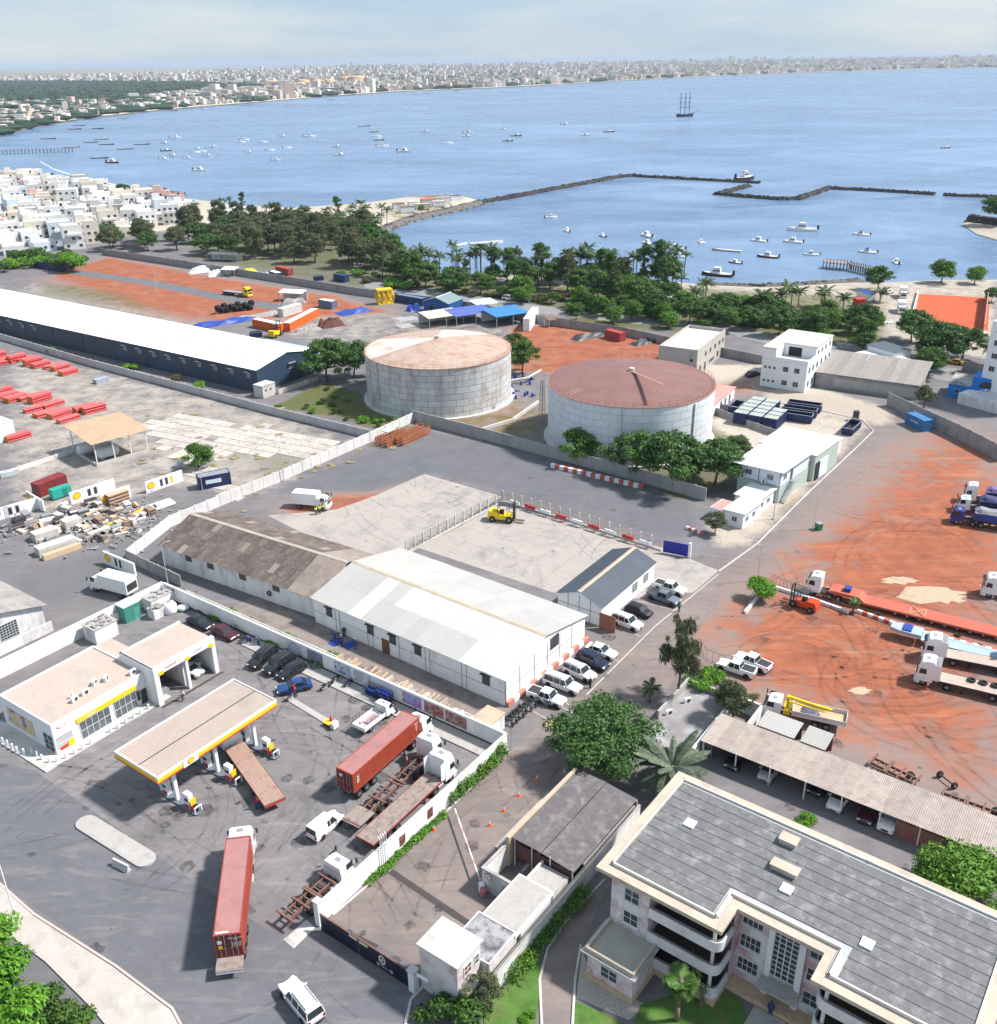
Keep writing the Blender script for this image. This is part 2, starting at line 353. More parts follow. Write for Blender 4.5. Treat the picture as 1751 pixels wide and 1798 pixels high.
for k, a in LAY.items():
    at = gme.attributes.new(k, 'FLOAT', 'POINT'); at.data.foreach_set('value', a.astype(np.float32))
gme.shade_smooth()
def ground_material():
    m, nt, b = base_mat('site_ground'); P = N(nt, 'ShaderNodeNewGeometry').outputs['Position']
    att = {k: N(nt, 'ShaderNodeAttribute', attribute_name=k).outputs['Fac'] for k in LAY}
    big, mid, fine = noise(nt, P, .035, 4, .6), noise(nt, P, .22, 5, .65), noise(nt, P, 1.7, 5, .7)
    blot = noise(nt, P, .11, 5, .7, 1.2)
    asp = mixc(nt, ramp(nt, mth(nt, 'ADD', mth(nt, 'MULTIPLY', big, .5), mth(nt, 'MULTIPLY', mid, .5)), .35, .65), (.13, .122, .13), (.225, .21, .213))
    asp = mixc(nt, ramp(nt, fine, .35, .75, 0, .35), asp, (.125, .118, .122))
    def streak(rot, sc):
        mp = N(nt, 'ShaderNodeMapping'); mp.inputs['Rotation'].default_value = (0, 0, rot); mp.inputs['Scale'].default_value = (.09, 1.5, 1); L(nt, P, mp.inputs[0]); return noise(nt, mp.outputs[0], sc, 5, .7, 1.1)
    s1, s2 = streak(-.945, .55), streak(.16, .5)
    asp = mixc(nt, ramp(nt, s1, .52, .72, 0, .3), asp, (.11, .1, .105)); asp = mixc(nt, ramp(nt, s1, .47, .3, 0, .2), asp, (.32, .29, .28))
    asp = mixc(nt, ramp(nt, blot, .57, .72, 0, .6), asp, (.10, .095, .1))
    def mask(k, spread=.5):
        v = mth(nt, 'ADD', att[k], mth(nt, 'MULTIPLY', mth(nt, 'SUBTRACT', mid, .5), spread*1.6))
        v = mth(nt, 'ADD', v, mth(nt, 'MULTIPLY', mth(nt, 'SUBTRACT', fine, .5), spread*.6))
        v = ramp(nt, v, .32, .68); return mth(nt, 'MULTIPLY', v, ramp(nt, att[k], .02, .12))
    c = mixc(nt, mth(nt, 'MULTIPLY', mask('dark'), .75), asp, mixc(nt, mid, (.095, .1, .115), (.15, .15, .165)))
    pale = mixc(nt, ramp(nt, fine, .3, .7), (.40, .34, .27), (.56, .50, .42))
    c = mixc(nt, mth(nt, 'MULTIPLY', mask('pale'), .85), c, pale)
    # red earth with curved tyre sweeps
    red = mixc(nt, ramp(nt, mid, .3, .7), (.21, .064, .036), (.40, .125, .058))
    red = mixc(nt, ramp(nt, s2, .52, .68, 0, .5), red, (.165, .075, .055)); red = mixc(nt, ramp(nt, s2, .46, .3, 0, .45), red, (.42, .25, .18))
    red = mixc(nt, ramp(nt, blot, .54, .7, 0, .6), red, (.30, .21, .17))
    c = mixc(nt, ramp(nt, att['red'], 0, .35, 0, .7), c, mixc(nt, fine, (.22, .15, .125), (.34, .235, .195)))
    c = mixc(nt, mth(nt, 'MULTIPLY', mask('red', .75), .95), c, red)
    gr = mixc(nt, ramp(nt, fine, .35, .65), (.055, .085, .022), mixc(nt, big, (.20, .15, .08), (.12, .13, .05)))
    c = mixc(nt, mask('grass', .7), c, gr)
    L(nt, c, b.inputs['Base Color']); b.inputs['Roughness'].default_value = .92; b.inputs['Specular IOR Level'].default_value = .2
    bump(nt, b, fine, .35, .05); gme.materials.append(m)
ground_material()
ground = put('ground', gme); ground['kind'] = 'structure'; ground['label'] = 'asphalt and red earth ground of the port yards'
# wide land under and behind the yards
lm = M('dry_land', (.25, .20, .14), .95, .3, .01, stain=(.08, .1, .04), samt=.6, sscale=.004)
mb = MB()
mb.sheet([(-9000, -4000), (9000, -4000), (9000, 36.1), (-9000, 36.1)], -.01)
mb.sheet([(-9000, 36.1), (-559.9, 36.1), (-559.9, 470), (-1100, 800), (-9000, 1200)], -.01)
mb.sheet([(458, 36.1), (9000, 36.1), (9000, 330), (458, 330)], -.01)
struct('land', mb, lm)
# ---- sea
def sea_material():
    m, nt, b = base_mat('sea_water'); P = N(nt, 'ShaderNodeNewGeometry').outputs['Position']
    mp = N(nt, 'ShaderNodeMapping'); mp.inputs['Scale'].default_value = (.6, 1, 1); mp.inputs['Rotation'].default_value = (0, 0, .5); L(nt, P, mp.inputs[0]); V = mp.outputs[0]
    big = noise(nt, V, .0035, 5, .6, 1.5); mid = noise(nt, V, .028, 5, .65, .8)
    f = ramp(nt, mth(nt, 'ADD', mth(nt, 'MULTIPLY', big, .6), mth(nt, 'MULTIPLY', mid, .4)), .38, .62)
    L(nt, mixc(nt, f, (.085, .16, .285), (.20, .29, .42)), b.inputs['Base Color'])
    L(nt, ramp(nt, f, 0, 1, .14, .42), b.inputs['Roughness']); b.inputs['IOR'].default_value = 1.33
    h = mth(nt, 'ADD', noise(nt, V, .22, 6, .65, .4), mth(nt, 'MULTIPLY', noise(nt, V, .8, 3, .6), .5)); bump(nt, b, h, .55, 1.2); return m
mb = MB(); mb.sheet([(-60000, -1000), (60000, -1000), (60000, 90000), (-60000, 90000)], SEA)
struct('sea', mb, sea_material(), 'blue bay water with wind streaks')
# ---- far shore: land and beach
farp = gp(FAR_SHORE, SEA)
farland = M('far_land', (.27, .245, .21), .95, .3, .004, stain=(.09, .12, .07), samt=.65, sscale=.0016)
mb = MB(); mb.sheet(farp+[(-1150, 780), (-9000, 1100), (-30000, 14000), (-9000, 15500), (30000, 17500), (30000, 9500), (6000, 7600)], SEA+.9)
struct('far_land', mb, farland)
sand = M('beach_sand', (.62, .53, .42), .95, .1, .05, stain=(.4, .35, .3), samt=.3, sscale=.02)
mb = MB(); inl = []
for i, p in enumerate(farp):
    d = Vector((*p, 0)).length; inl.append(tuple(Vector(p)*(1+(30+d*.011)/d)))
for i in range(len(farp)-1): mb.add([(*farp[i], SEA+.15), (*farp[i+1], SEA+.15), (*inl[i+1], SEA+1.3), (*inl[i], SEA+1.3)], [(0, 3, 2, 1)])
struct('beach', mb, sand, 'pale sand beach curving round the bay')
# surf line off the left beach
mb = MB(); SURF = [(70, 284), (95, 298), (130, 309), (180, 321), (230, 330)]
foam = M('surf_foam', (.85, .87, .88), .8, .05, .5)
q = [G(x, y, SEA) for x, y in SURF]
for i in range(len(q)-1):
    wd = 3.4-.35*i
    mb.add([(q[i].x, q[i].y, SEA+.05), (q[i+1].x, q[i+1].y, SEA+.05), (q[i+1].x-wd*.4, q[i+1].y+wd, SEA+.35), (q[i].x-wd*.4, q[i].y+wd+.3, SEA+.35)], [(0, 1, 2, 3)])
struct('surf', mb, foam)
# ---- roads, pads, pavements (sheets a few millimetres apart)
def pad(name, pts, mat, z, label=None): return struct(name, MB().sheet(gp(pts), z), mat, label)
def slabmat(name, c1, c2, size, stain=(.1, .1, .1), samt=.4, rot=0., joint=.45):
    """concrete cast in bays: joints by brick texture, tone differs per bay"""
    m, nt, b = base_mat(name); P = N(nt, 'ShaderNodeNewGeometry').outputs['Position']
    mp = N(nt, 'ShaderNodeMapping'); mp.inputs['Rotation'].default_value = (0, 0, rot); L(nt, P, mp.inputs[0])
    br = N(nt, 'ShaderNodeTexBrick', offset=0.); br.inputs['Scale'].default_value = 1; br.inputs['Brick Width'].default_value = size; br.inputs['Row Height'].default_value = size
    br.inputs['Mortar Size'].default_value = .035; br.inputs['Mortar Smooth'].default_value = .4; br.inputs['Color1'].default_value = (*c1, 1); br.inputs['Color2'].default_value = (*c2, 1)
    br.inputs['Mortar'].default_value = (*[v*joint for v in c1], 1); L(nt, mp.outputs[0], br.inputs['Vector'])
    mid, fine, blot = noise(nt, P, .3, 5, .65), noise(nt, P, 2.5, 4, .7), noise(nt, P, .16, 5, .7, 1.)
    c = mixc(nt, ramp(nt, mid, .3, .7, 0, .55), br.outputs['Color'], tuple((a+d)*.55 for a, d in zip(c1, c2)))
    c = mixc(nt, ramp(nt, fine, .4, .75, 0, .35), c, tuple(v*.6 for v in c1))
    c = mixc(nt, ramp(nt, blot, .62-.12*samt, .76, 0, .8*samt), c, stain)
    c = mixc(nt, ramp(nt, noise(nt, mp.outputs[0], .07, 6, .75, 2.), .56, .66, 0, .6*samt), c, tuple(v*.75 for v in c1)); spot = noise(nt, P, .9, 2, .5); c = mixc(nt, ramp(nt, spot, .72, .76, 0, .8), c, tuple(v*.3 for v in c1))
    L(nt, c, b.inputs['Base Color']); b.inputs['Roughness'].default_value = .85; b.inputs['Specular IOR Level'].default_value = .25; bump(nt, b, fine, .25, .03); return m
fa = heading(G(197, 1321, 5.5), G(486, 1228, 5.5))
FORE = slabmat('forecourt_concrete', (.185, .172, .175), (.205, .19, .193), 5.5, (.09, .085, .09), 1.0, -heading(G(276, 1366, 5), G(486, 1228, 5)))
YARD = slabmat('yard_concrete', (.36, .325, .30), (.40, .355, .32), 4.5, (.17, .165, .175), .95, -heading(G(886, 1195, 4), G(1022, 1080, 4)))
BROK = slabmat('broken_concrete', (.40, .36, .33), (.47, .42, .38), 3., (.2, .16, .13), .5, -heading(G(0, 640), G(420, 740)), .55)
def streaky(m, rot, dark, light):
    nt = m.node_tree; b = nt.nodes['Principled BSDF']; c = b.inputs['Base Color'].links[0].from_socket; P = N(nt, 'ShaderNodeNewGeometry').outputs['Position']
    for sc, lo, hi in ((.35, .5, .62), (1.1, .54, .7)):
        mp = N(nt, 'ShaderNodeMapping'); mp.inputs['Rotation'].default_value = (0, 0, rot); mp.inputs['Scale'].default_value = (.2, 1, 1); L(nt, P, mp.inputs[0]); s = noise(nt, mp.outputs[0], sc*.7, 5, .7, 1.4)
        c = mixc(nt, ramp(nt, s, lo, hi, 0, .4), c, dark); c = mixc(nt, ramp(nt, s, .46, .34, 0, .22), c, light)
    L(nt, c, b.inputs['Base Color']); return m
ROAD = streaky(M('road_asphalt', (.135, .134, .148), .85, .2, .12, stain=(.11, .11, .12), samt=.55, sscale=.12, bmp=.15), .62, (.12, .12, .135), (.30, .285, .28))
LANE = streaky(M('lane_asphalt', (.205, .165, .152), .88, .2, .1, stain=(.14, .12, .12), samt=.4, sscale=.15, bmp=.15), -.945, (.14, .125, .125), (.34, .28, .25))
WALK = M('sidewalk', (.46, .42, .385), .9, .12, .3, stain=(.3, .26, .24), samt=.4, sscale=.4, bmp=.2)
LINE = M('road_line', (.52, .48, .43), .8, .12, 2, stain=(.35, .32, .3), samt=.4, sscale=1.5)
streaky(FORE, -.95, (.15, .145, .15), (.36, .335, .33))
pad('forecourt', [(0, 1300), (90, 1160), (180, 1110), (300, 1040), (870, 1300), (560, 1600), (480, 1610), (330, 1530), (150, 1430), (60, 1360)], FORE, .004)
pad('street', [(-60, 1330), (60, 1352), (330, 1540), (480, 1640), (640, 1705), (730, 1740), (720, 1850), (420, 1850), (60, 1590), (-60, 1500)], ROAD, .008, 'grey asphalt street in front of the fuel station')
# concrete bays of the middle yard: one light apron, plus the inner fenced yard
pad('yard_apron', [(745, 832), (882, 872), (690, 990), (560, 950), (470, 905), (590, 895), (660, 870)], YARD, .004, 'pale concrete apron of the middle yard')
pad('fenced_yard', [(882, 885), (1165, 962), (1262, 1002), (1218, 1040), (1030, 1060), (735, 962)], YARD, .006, 'pale concrete of the fenced inner yard')
pad('access_lane', [(1262, 1002), (1218, 1045), (1130, 1110), (905, 1310), (555, 1600), (740, 1700), (890, 1590), (870, 1490), (1010, 1370), (1110, 1300), (1180, 1200), (1215, 1120), (1262, 1060)], LANE, .007, 'brownish asphalt lane from the gate to the yards')
pad('side_lane', [(1060, 1540), (1090, 1500), (1060, 1570), (1010, 1690), (1000, 1810), (945, 1810), (952, 1690), (985, 1640)], LANE, .007)
# slab strips with kerbs along the lane
def strip(name, pts, wid, z0, z1, mat, kind='structure', label=None):
    """a kerb, kerb line or low wall following ground points"""
    P_ = [Vector((*G(x, y)[:2], 0)) for x, y in pts]; mb = MB(); L_, R_ = [], []
    for i, p in enumerate(P_):
        d = (P_[min(i+1, len(P_)-1)]-P_[max(i-1, 0)]).normalized(); n = Vector((-d.y, d.x, 0))*wid/2; L_.append(p+n); R_.append(p-n)
    for i in range(len(P_)-1):
        a, b2, c2, d2 = R_[i], R_[i+1], L_[i+1], L_[i]
        mb.add([(a.x, a.y, z0), (b2.x, b2.y, z0), (c2.x, c2.y, z0), (d2.x, d2.y, z0), (a.x, a.y, z1), (b2.x, b2.y, z1), (c2.x, c2.y, z1), (d2.x, d2.y, z1)],
               [(4, 5, 6, 7), (0, 1, 5, 4), (2, 3, 7, 6), (1, 2, 6, 5), (3, 0, 4, 7)])
    o = mb.build(name, mat); o['kind'] = kind
    if label: o['label'] = label
    return o
strip('kerb', [(1262, 1004), (1330, 955), (1420, 865), (1500, 790), (1534, 757), (1515, 738), (1420, 716), (1330, 702)], .22, 0, .14, PCONC)
strip('kerb', [(1262, 1008), (1150, 1100), (1030, 1220)], .16, 0, .02, LINE)
strip('kerb', [(893, 1315), (840, 1370), (760, 1450), (690, 1512), (640, 1560), (585, 1607)], .22, 0, .12, PCONC)
strip('kerb', [(1012, 1352), (960, 1400), (900, 1460), (872, 1490)], .45, 0, .14, PCONC)
strip('kerb', [(952, 1810), (948, 1720), (962, 1665), (1000, 1610), (1062, 1545)], .22, 0, .14, PCONC)
strip('kerb', [(1005, 1810), (1010, 1720), (1020, 1660)], .22, 0, .14, PCONC)
strip('kerb', [(712, 1800), (722, 1755), (742, 1735)], .25, 0, .14, PCONC)
# pavement below the street
WALKP = [(-40, 1520), (60, 1610), (200, 1700), (300, 1775), (330, 1830), (210, 1830), (160, 1770), (80, 1690), (-40, 1600)]
struct('pavement', MB().prism(gp(WALKP), .0, .14), WALK, 'pale pavement along the street')
strip('kerb', [(-40, 1517), (60, 1606), (203, 1697), (303, 1772), (334, 1830)], .22, 0, .17, M('kerb_pink', (.52, .42, .38), .9, .1, .6))
def tracks(n, px, mat, z, r0=6, r1=30, ln=(5, 22), gap=1.9, w_=.28):
    P_ = np.array(gp(px)); mb = MB(); i = 0
    while i < n:
        p = np.array([random.uniform(P_[:, 0].min(), P_[:, 0].max()), random.uniform(P_[:, 1].min(), P_[:, 1].max())])
        if sdist(p[None], P_)[0] < 2: continue
        i += 1; r = random.uniform(r0, r1)*random.choice((-1, 1)); a0 = random.uniform(0, 6.28); m_ = 14; da = random.uniform(*ln)/r/m_
        for q in (0, gap*(1 if r > 0 else -1)):
            pt = [(p[0]+(r+q)*(math.cos(a0+k*da)-math.cos(a0)), p[1]+(r+q)*(math.sin(a0+k*da)-math.sin(a0))) for k in range(m_+1)]; dx, dy = q*math.cos(a0), q*math.sin(a0); nn = [(math.cos(a0+k*da)*w_/2, math.sin(a0+k*da)*w_/2) for k in range(m_+1)]
            mb.add([(x+dx+s*u, y+dy+s*v, z) for (x, y), (u, v) in zip(pt, nn) for s in (-1, 1)], [(2*k, 2*k+1, 2*k+3, 2*k+2) for k in range(m_)])
        z += .0002
    struct('tyre_tracks', mb, mat)
def fade(m, lo, hi, sc, mx):
    nt = m.node_tree; L(nt, ramp(nt, noise(nt, N(nt, 'ShaderNodeNewGeometry').outputs['Position'], sc, 4, .7), lo, hi, 0, mx), nt.nodes['Principled BSDF'].inputs['Alpha']); return m
RUT = fade(M('rut_earth', (.15, .066, .05), .95, .2, 1), .32, .75, .5, .25); RUB = fade(M('tyre_rubber_mark', (.08, .077, .082), .8, .2, 1), .38, .75, .4, .3)
tracks(45, [(1290, 1090), (1400, 1000), (1560, 880), (1740, 830), (1745, 1400), (1450, 1270)], RUT, .013, w_=.5); tracks(40, [(60, 1380), (300, 1080), (800, 1290), (560, 1600), (620, 1700), (400, 1740)], RUB, .012, 9, 60, (6, 26)); tracks(22, [(560, 1610), (900, 1320), (1250, 1040), (1500, 800), (1560, 800), (1180, 1200), (740, 1680)], RUB, .012, 30, 90, (10, 30)); tracks(20, [(480, 900), (740, 780), (1200, 900), (1150, 1000), (700, 960)], RUB, .018, 10, 40)
OIL = fade(M('oil_stain', (.06, .057, .06), .7, .2, 2), .34, .62, 1.1, .5); mb = MB(); i = 0
for cx, cy, n, sp in ((330, 1390, 22, 6), (520, 1330, 20, 12), (250, 1560, 18, 14), (780, 1480, 16, 7), (640, 1280, 14, 8), (1500, 1210, 26, 18), (880, 920, 14, 18), (1080, 1180, 10, 9)):
    for k in range(n): p = G(cx, cy)+Vector((random.gauss(0, sp), random.gauss(0, sp), 0)); r = random.uniform(.12, 1.)**1.6+.1; i += 1; mb.sheet([(p.x+r*random.uniform(.6, 1.2)*math.cos(.63*j), p.y+r*random.uniform(.6, 1.2)*math.sin(.63*j)) for j in range(10)], .02+i*.00015)
struct('oil_stains', mb, OIL)
# lawns and the planted strips by the gate
LAWN = M('lawn_grass', (.07, .155, .025), .9, .4, .8, stain=(.15, .16, .06), samt=.5, sscale=.5, bmp=.5)
for pts in ([(945, 1668), (950, 1720), (940, 1810), (850, 1810), (850, 1765), (900, 1720)], [(1012, 1760), (1060, 1780), (1120, 1810), (1000, 1810)], [(1125, 1765), (1260, 1725), (1300, 1760), (1320, 1810), (1110, 1810)]):
    struct('lawn', MB().prism(gp(pts), 0, .1), LAWN)
# ================================================================ BUILDERS: wheels, cars, trucks, containers
MC = {}                                                        # shared meshes
def cached(key, fn):
    if key not in MC: MC[key] = fn()
    return MC[key]
def wheel_at(par, x, y, r, wd, name='wheel', rim=.6):
    """tyre with its rim as a sub-part"""
    ty = cached(('ty', r, wd), lambda: MB().lathe([(r*.55, -wd/2), (r*.93, -wd/2), (r, -wd*.32), (r, wd*.32), (r*.93, wd/2), (r*.55, wd/2)], (0, 0, 0), 16, 'Y').mesh('tyre', BLACK, True))
    rm = cached(('rm', r, wd), lambda: MB().lathe([(.001, -wd*.42), (r*.3, -wd*.46), (r*.58, -wd*.36), (r*.58, wd*.36), (r*.3, wd*.46), (.001, wd*.42)], (0, 0, 0), 10, 'Y').mesh('rim', RIM, True))
    o = put(name, ty, par, (x, y, r)); put('rim', rm, o); return o
CARS = {  # length, width, height, belt, bonnet height, x of: bonnet end, screen top, roof end, rear glass foot, wheel r, clearance
    'sedan': (4.6, 1.78, 1.46, .92, .86, .85, .15, -1.05, -1.75, .32, .2), 'suv': (4.75, 1.88, 1.80, 1.10, 1.05, 1.05, .55, -2.0, -2.28, .37, .26),
    'hatch': (4.1, 1.75, 1.5, .95, .9, .95, .35, -1.5, -1.95, .31, .2), 'van': (4.35, 1.80, 1.82, 1.05, 1.0, 1.15, .55, -2.02, -2.14, .32, .2),
    'pickup': (5.25, 1.86, 1.80, 1.08, 1.05, 1.1, .65, -.55, -.75, .38, .3), 'pickcap': (5.25, 1.86, 1.84, 1.08, 1.05, 1.1, .65, -2.3, -2.55, .38, .3)}
def car_parts(kind, paint):
    Ln, Wd, H, belt, hood, xb, xs, xr, xg, wr, cl = CARS[kind]; h = Ln/2; hw = Wd/2; xf = h-.82; xw = -h+.95
    def sec(x, k, zt, zb=cl):                       # body cross-section, rounded shoulders
        w_ = hw*k
        return [(x, -w_*.9, zb), (x, -w_, zb+.14), (x, -w_, zt-.16), (x, -w_*.95, zt-.03), (x, -w_*.8, zt), (x, w_*.8, zt), (x, w_*.95, zt-.03), (x, w_, zt-.16), (x, w_, zb+.14), (x, w_*.9, zb)]
    tail = belt if kind in ('sedan', 'pickup') else belt+.02
    st = [(-h, .88, tail-.1, cl+.12), (-h+.12, .97, tail, cl), (xg if kind != 'pickup' else -h+.5, 1, tail+.01, cl), (-.2, 1, belt, cl), (xb, 1, belt-.02, cl), (xb+.35, .99, hood, cl), (h-.35, .96, hood-.08, cl), (h-.1, .9, hood-.2, cl+.04), (h, .78, hood-.34, cl+.14)]
    out = {'body': (MB().loft([sec(*s) for s in st]).mesh('body', paint, False), {})}
    # glasshouse: glass loft with painted roof and pillars
    gw, rw = hw*.93, hw*.76; zr = H-.05
    gl = [[(xg, -gw, belt-.02), (xg, gw, belt-.02), (xr, rw, zr), (xr, -rw, zr)], [(xb, -gw, belt-.04), (xb, gw, belt-.04), (xs, rw, zr), (xs, -rw, zr)]]
    out['window_glass'] = (MB().loft(gl).mesh('window_glass', GLASS), {})
    mb = MB(); mb.loft([[(x, -rw*k, zr-.02), (x, -rw*k*.85, z), (x, rw*k*.85, z), (x, rw*k, zr-.02)] for x, k, z in ((xr-.06, .95, zr+.02), (xr+.15, 1.03, H), (xs-.25, 1.03, H), (xs+.05, .96, zr+.02))])
    for s in (-1, 1):
        mids = [(-.1, xs*.2+xr*.8 if kind in ('suv', 'pickcap', 'van') else -.9)] if kind != 'pickup' else [(.05, .05)]
        for bx, tx in ((xb, xs), (xg, xr)): mb.cyl((bx, s*gw*1.0, belt-.03), (tx, s*rw*1.0, zr), .045, 5)
        for bx in ([.05, -.95] if kind != 'pickup' else [.1]):
            if bx > xr: mb.cyl((bx, s*gw*1.005, belt-.03), (bx-.04, s*rw*1.01, zr), .05, 5)
    out['roof'] = (mb.mesh('roof', paint), {})
    if kind == 'van': out['side_panel'] = (MB().loft([[(xg+.02, -gw*1.01, belt-.1), (xg+.02, gw*1.01, belt-.1), (xr+.02, rw*1.03, zr+.01), (xr+.02, -rw*1.03, zr+.01)], [(-.35, -gw*1.02, belt-.1), (-.35, gw*1.02, belt-.1), (-.35, rw*1.03, zr+.01), (-.35, -rw*1.03, zr+.01)]]).mesh('side_panel', paint), {})
    if kind in ('suv', 'pickcap'): out['roof_rails'] = (MB().cyl((xs-.4, -rw*.85, H+.04), (xr+.3, -rw*.85, H+.04), .03, 5).cyl((xs-.4, rw*.85, H+.04), (xr+.3, rw*.85, H+.04), .03, 5).mesh('roof_rails', DARK), {})
    if kind == 'pickup':
        out['load_bed'] = (MB().box(-h+.1, xg-.05, -hw*.82, hw*.82, belt+.005, belt+.015).mesh('load_bed', M('bed_liner', (.04, .04, .045), .8)), {})
        mb = MB()
        for s in (-1, 1): mb.box(-h+.05, xg, min(s*hw*.82, s*hw*.96), max(s*hw*.82, s*hw*.96), belt-.02, belt+.12)
        mb.box(-h+.02, -h+.12, -hw*.9, hw*.9, belt-.02, belt+.12); out['bed_rail'] = (mb.mesh('bed_rail', paint), {})
    for s in (-1, 1):
        out['headlight%d' % s] = (MB().cbox((h-.12, s*hw*.66, hood-.27), (.22, .34, .15), -s*.35).mesh('headlight', HLAMP), {})
        out['tail_light%d' % s] = (MB().cbox((-h+.04, s*hw*.78, tail-.22), (.14, .2, .3)).mesh('tail_light', RLAMP), {})
        out['mirror%d' % s] = (MB().cbox((xb-.25, s*(hw+.1), belt+.06), (.12, .22, .15)).mesh('mirror', paint), {})
    out['grille'] = (MB().box(h-.13, h+.005, -hw*.4, hw*.4, cl+.2, hood-.32).mesh('grille', DARK), {})
    out['bumper'] = (MB().box(-h-.03, -h+.2, -hw*.85, hw*.85, cl+.08, cl+.28).mesh('bumper', DARK), {})
    for x in (xf, xw):
        for s in (-1, 1): out['wheel_arch%g%d' % (x, s)] = (MB().cyl((x, s*(hw-.2), wr+.02), (x, s*(hw+.006), wr+.02), wr*1.17, 14).mesh('wheel_arch', BLACK), {})
    return out, (xf, xw, hw, wr)
def car(rear, front, kind, paint, label, group=None, cat='car', loc=None, rz=None, z=0.):
    a, b = G(*rear, z), G(*front, z); rz = heading(a, b) if rz is None else rz
    t = thing({'van': 'parked_van', 'pickup': 'pickup_truck', 'pickcap': 'pickup_truck'}.get(kind, 'parked_car'), label, cat, loc or (a+b)/2, rz, group)
    pts, (xf, xw, hw, wr) = cached(('car', kind, paint.name), lambda: car_parts(kind, paint))
    for k, (me, _) in pts.items(): put(me.name.split('.')[0], me, t)
    for x in (xf, xw):
        for s in (-1, 1): wheel_at(t, x, s*(hw-.1), wr, .22)
    return t
# ---- trucks
def cab_meshes(paint, H=3.6, hi=True):
    """forward-control lorry cab, front at x = 0, reaching back to -2.1"""
    w_ = 1.23; out = []
    def sec(z, xf, xb, k): return [(xf-.25, -w_*k, z), (xf, -w_*k*.82, z), (xf, w_*k*.82, z), (xf-.25, w_*k, z), (xb, w_*k, z), (xb, -w_*k, z)]
    top = H if hi else H-.55
    rows = [(.75, 0, -2.1, 1), (1.9, 0, -2.1, 1), (top-.75, -.22, -2.1, .97), (top-.15, -.5, -2.1, .93), (top, -.85, -2.05, .86)]
    out.append(('cab', MB().loft([sec(*r) for r in rows]).mesh('cab', paint)))
    zt = top-.75 if hi else top-.35
    def fp(t): return -.22*t
    out.append(('windscreen', MB().add([(.015, -1.0, 1.95), (.015, 1.0, 1.95), (-.2, .96, 2.78 if hi else zt), (-.2, -.96, 2.78 if hi else zt)], [(0, 1, 2, 3)]).mesh('windscreen', GLASS)))
    for s in (-1, 1): out.append(('side_window', MB().add([(-.35, s*w_*1.004, 1.85), (-1.25, s*w_*1.004, 1.85), (-1.2, s*w_*.985, 2.6), (-.45, s*w_*.985, 2.6)], [(0, 1, 2, 3)]).mesh('side_window', GLASS)))
    out.append(('grille', MB().box(-.05, .02, -.85, .85, 1.1, 1.75).mesh('grille', DARK)))
    out.append(('bumper', MB().loft([[(-.6, -1.24, z), (-.1, -1.24, z), (.12, -1.0, z), (.12, 1.0, z), (-.1, 1.24, z), (-.6, 1.24, z)] for z in (.35, .85)]).mesh('bumper', paint)))
    for s in (-1, 1):
        out.append(('headlight', MB().cbox((.1, s*.95, .68), (.1, .36, .2), -s*.4).mesh('headlight', HLAMP)))
        out.append(('mirror', MB().cbox((-.05, s*1.45, 2.3), (.14, .2, .6)).cyl((-.15, s*1.2, 2.6), (-.05, s*1.45, 2.55), .03, 4).mesh('mirror', DARK)))
    out.append(('roof_hatch', MB().box(-1.45, -.95, -.35, .35, top-.01, top+.03).mesh('roof_hatch', GREYM)))
    out.append(('visor', MB().add([(-.02, -1.0, top-.72), (-.02, 1.0, top-.72), (-.28, 1.0, top-.6), (-.28, -1.0, top-.6)], [(0, 1, 2, 3)]).mesh('visor', DARK)))
    return out
def add_cab(t, x, paint, H=3.6, hi=True):
    for k, me in cached(('cab', paint.name, H, hi), lambda: cab_meshes(paint, H, hi)): put(k, me, t, (x, 0, 0))
def chassis(t, x0, x1, z=.95, mat=None, w_=.42):
    mb = MB()
    for s in (-1, 1): mb.box(x0, x1, s*w_-.06, s*w_+.06, z-.2, z+.08)
    for i in range(int((x1-x0)/1.1)+1): x = x0+.1+i*1.1; mb.box(x, x+.12, -w_+.06, w_-.06, z-.15, z+.03)
    mb.build('chassis_rails', mat or DARK, t)
def axle(t, x, r=.5, dual=True):
    for s in (-1, 1):
        wheel_at(t, x, s*1.05, r, .3)
        if dual: wheel_at(t, x, s*.72, r, .26)
    MB().cyl((x, -1, r), (x, 1, r), .09, 6).build('axle', DARK, t)
def tractor(t, xfront, paint, H=3.6, hi=True, axles=1, deflector=False):
    add_cab(t, xfront, paint, H, hi); n = 3.9 if axles == 1 else 4.9
    chassis(t, xfront-n-1.1, xfront-.3); wheel_at(t, xfront-1.0, 1.02, .5, .32); wheel_at(t, xfront-1.0, -1.02, .5, .32)
    for i in range(axles): axle(t, xfront-n+i*1.35)
    MB().cyl((xfront-2.5, -.95, .75), (xfront-3.4, -.95, .75), .3, 10).build('fuel_tank', GREYM, t)
    MB().box(xfront-2.9, xfront-2.3, .6, 1.1, .5, 1.0).build('battery_box', DARK, t)
    MB().lathe([(.05, .0), (.45, .0), (.45, .1), (.05, .1)], (xfront-n+.3, 0, 1.08), 12).build('fifth_wheel', DARK, t)
    if deflector:
        mb = MB(); mb.loft([[(xfront-2.1, -1.2, z), (xfront-2.1, 1.2, z), (xfront-2.9, 1.22, z), (xfront-2.9, 1.19, z), (xfront-2.14, 1.15, z), (xfront-2.14, -1.15, z), (xfront-2.9, -1.19, z), (xfront-2.9, -1.22, z)] for z in (1.2, H-.25)])
        mb.build('wind_deflector', paint, t)
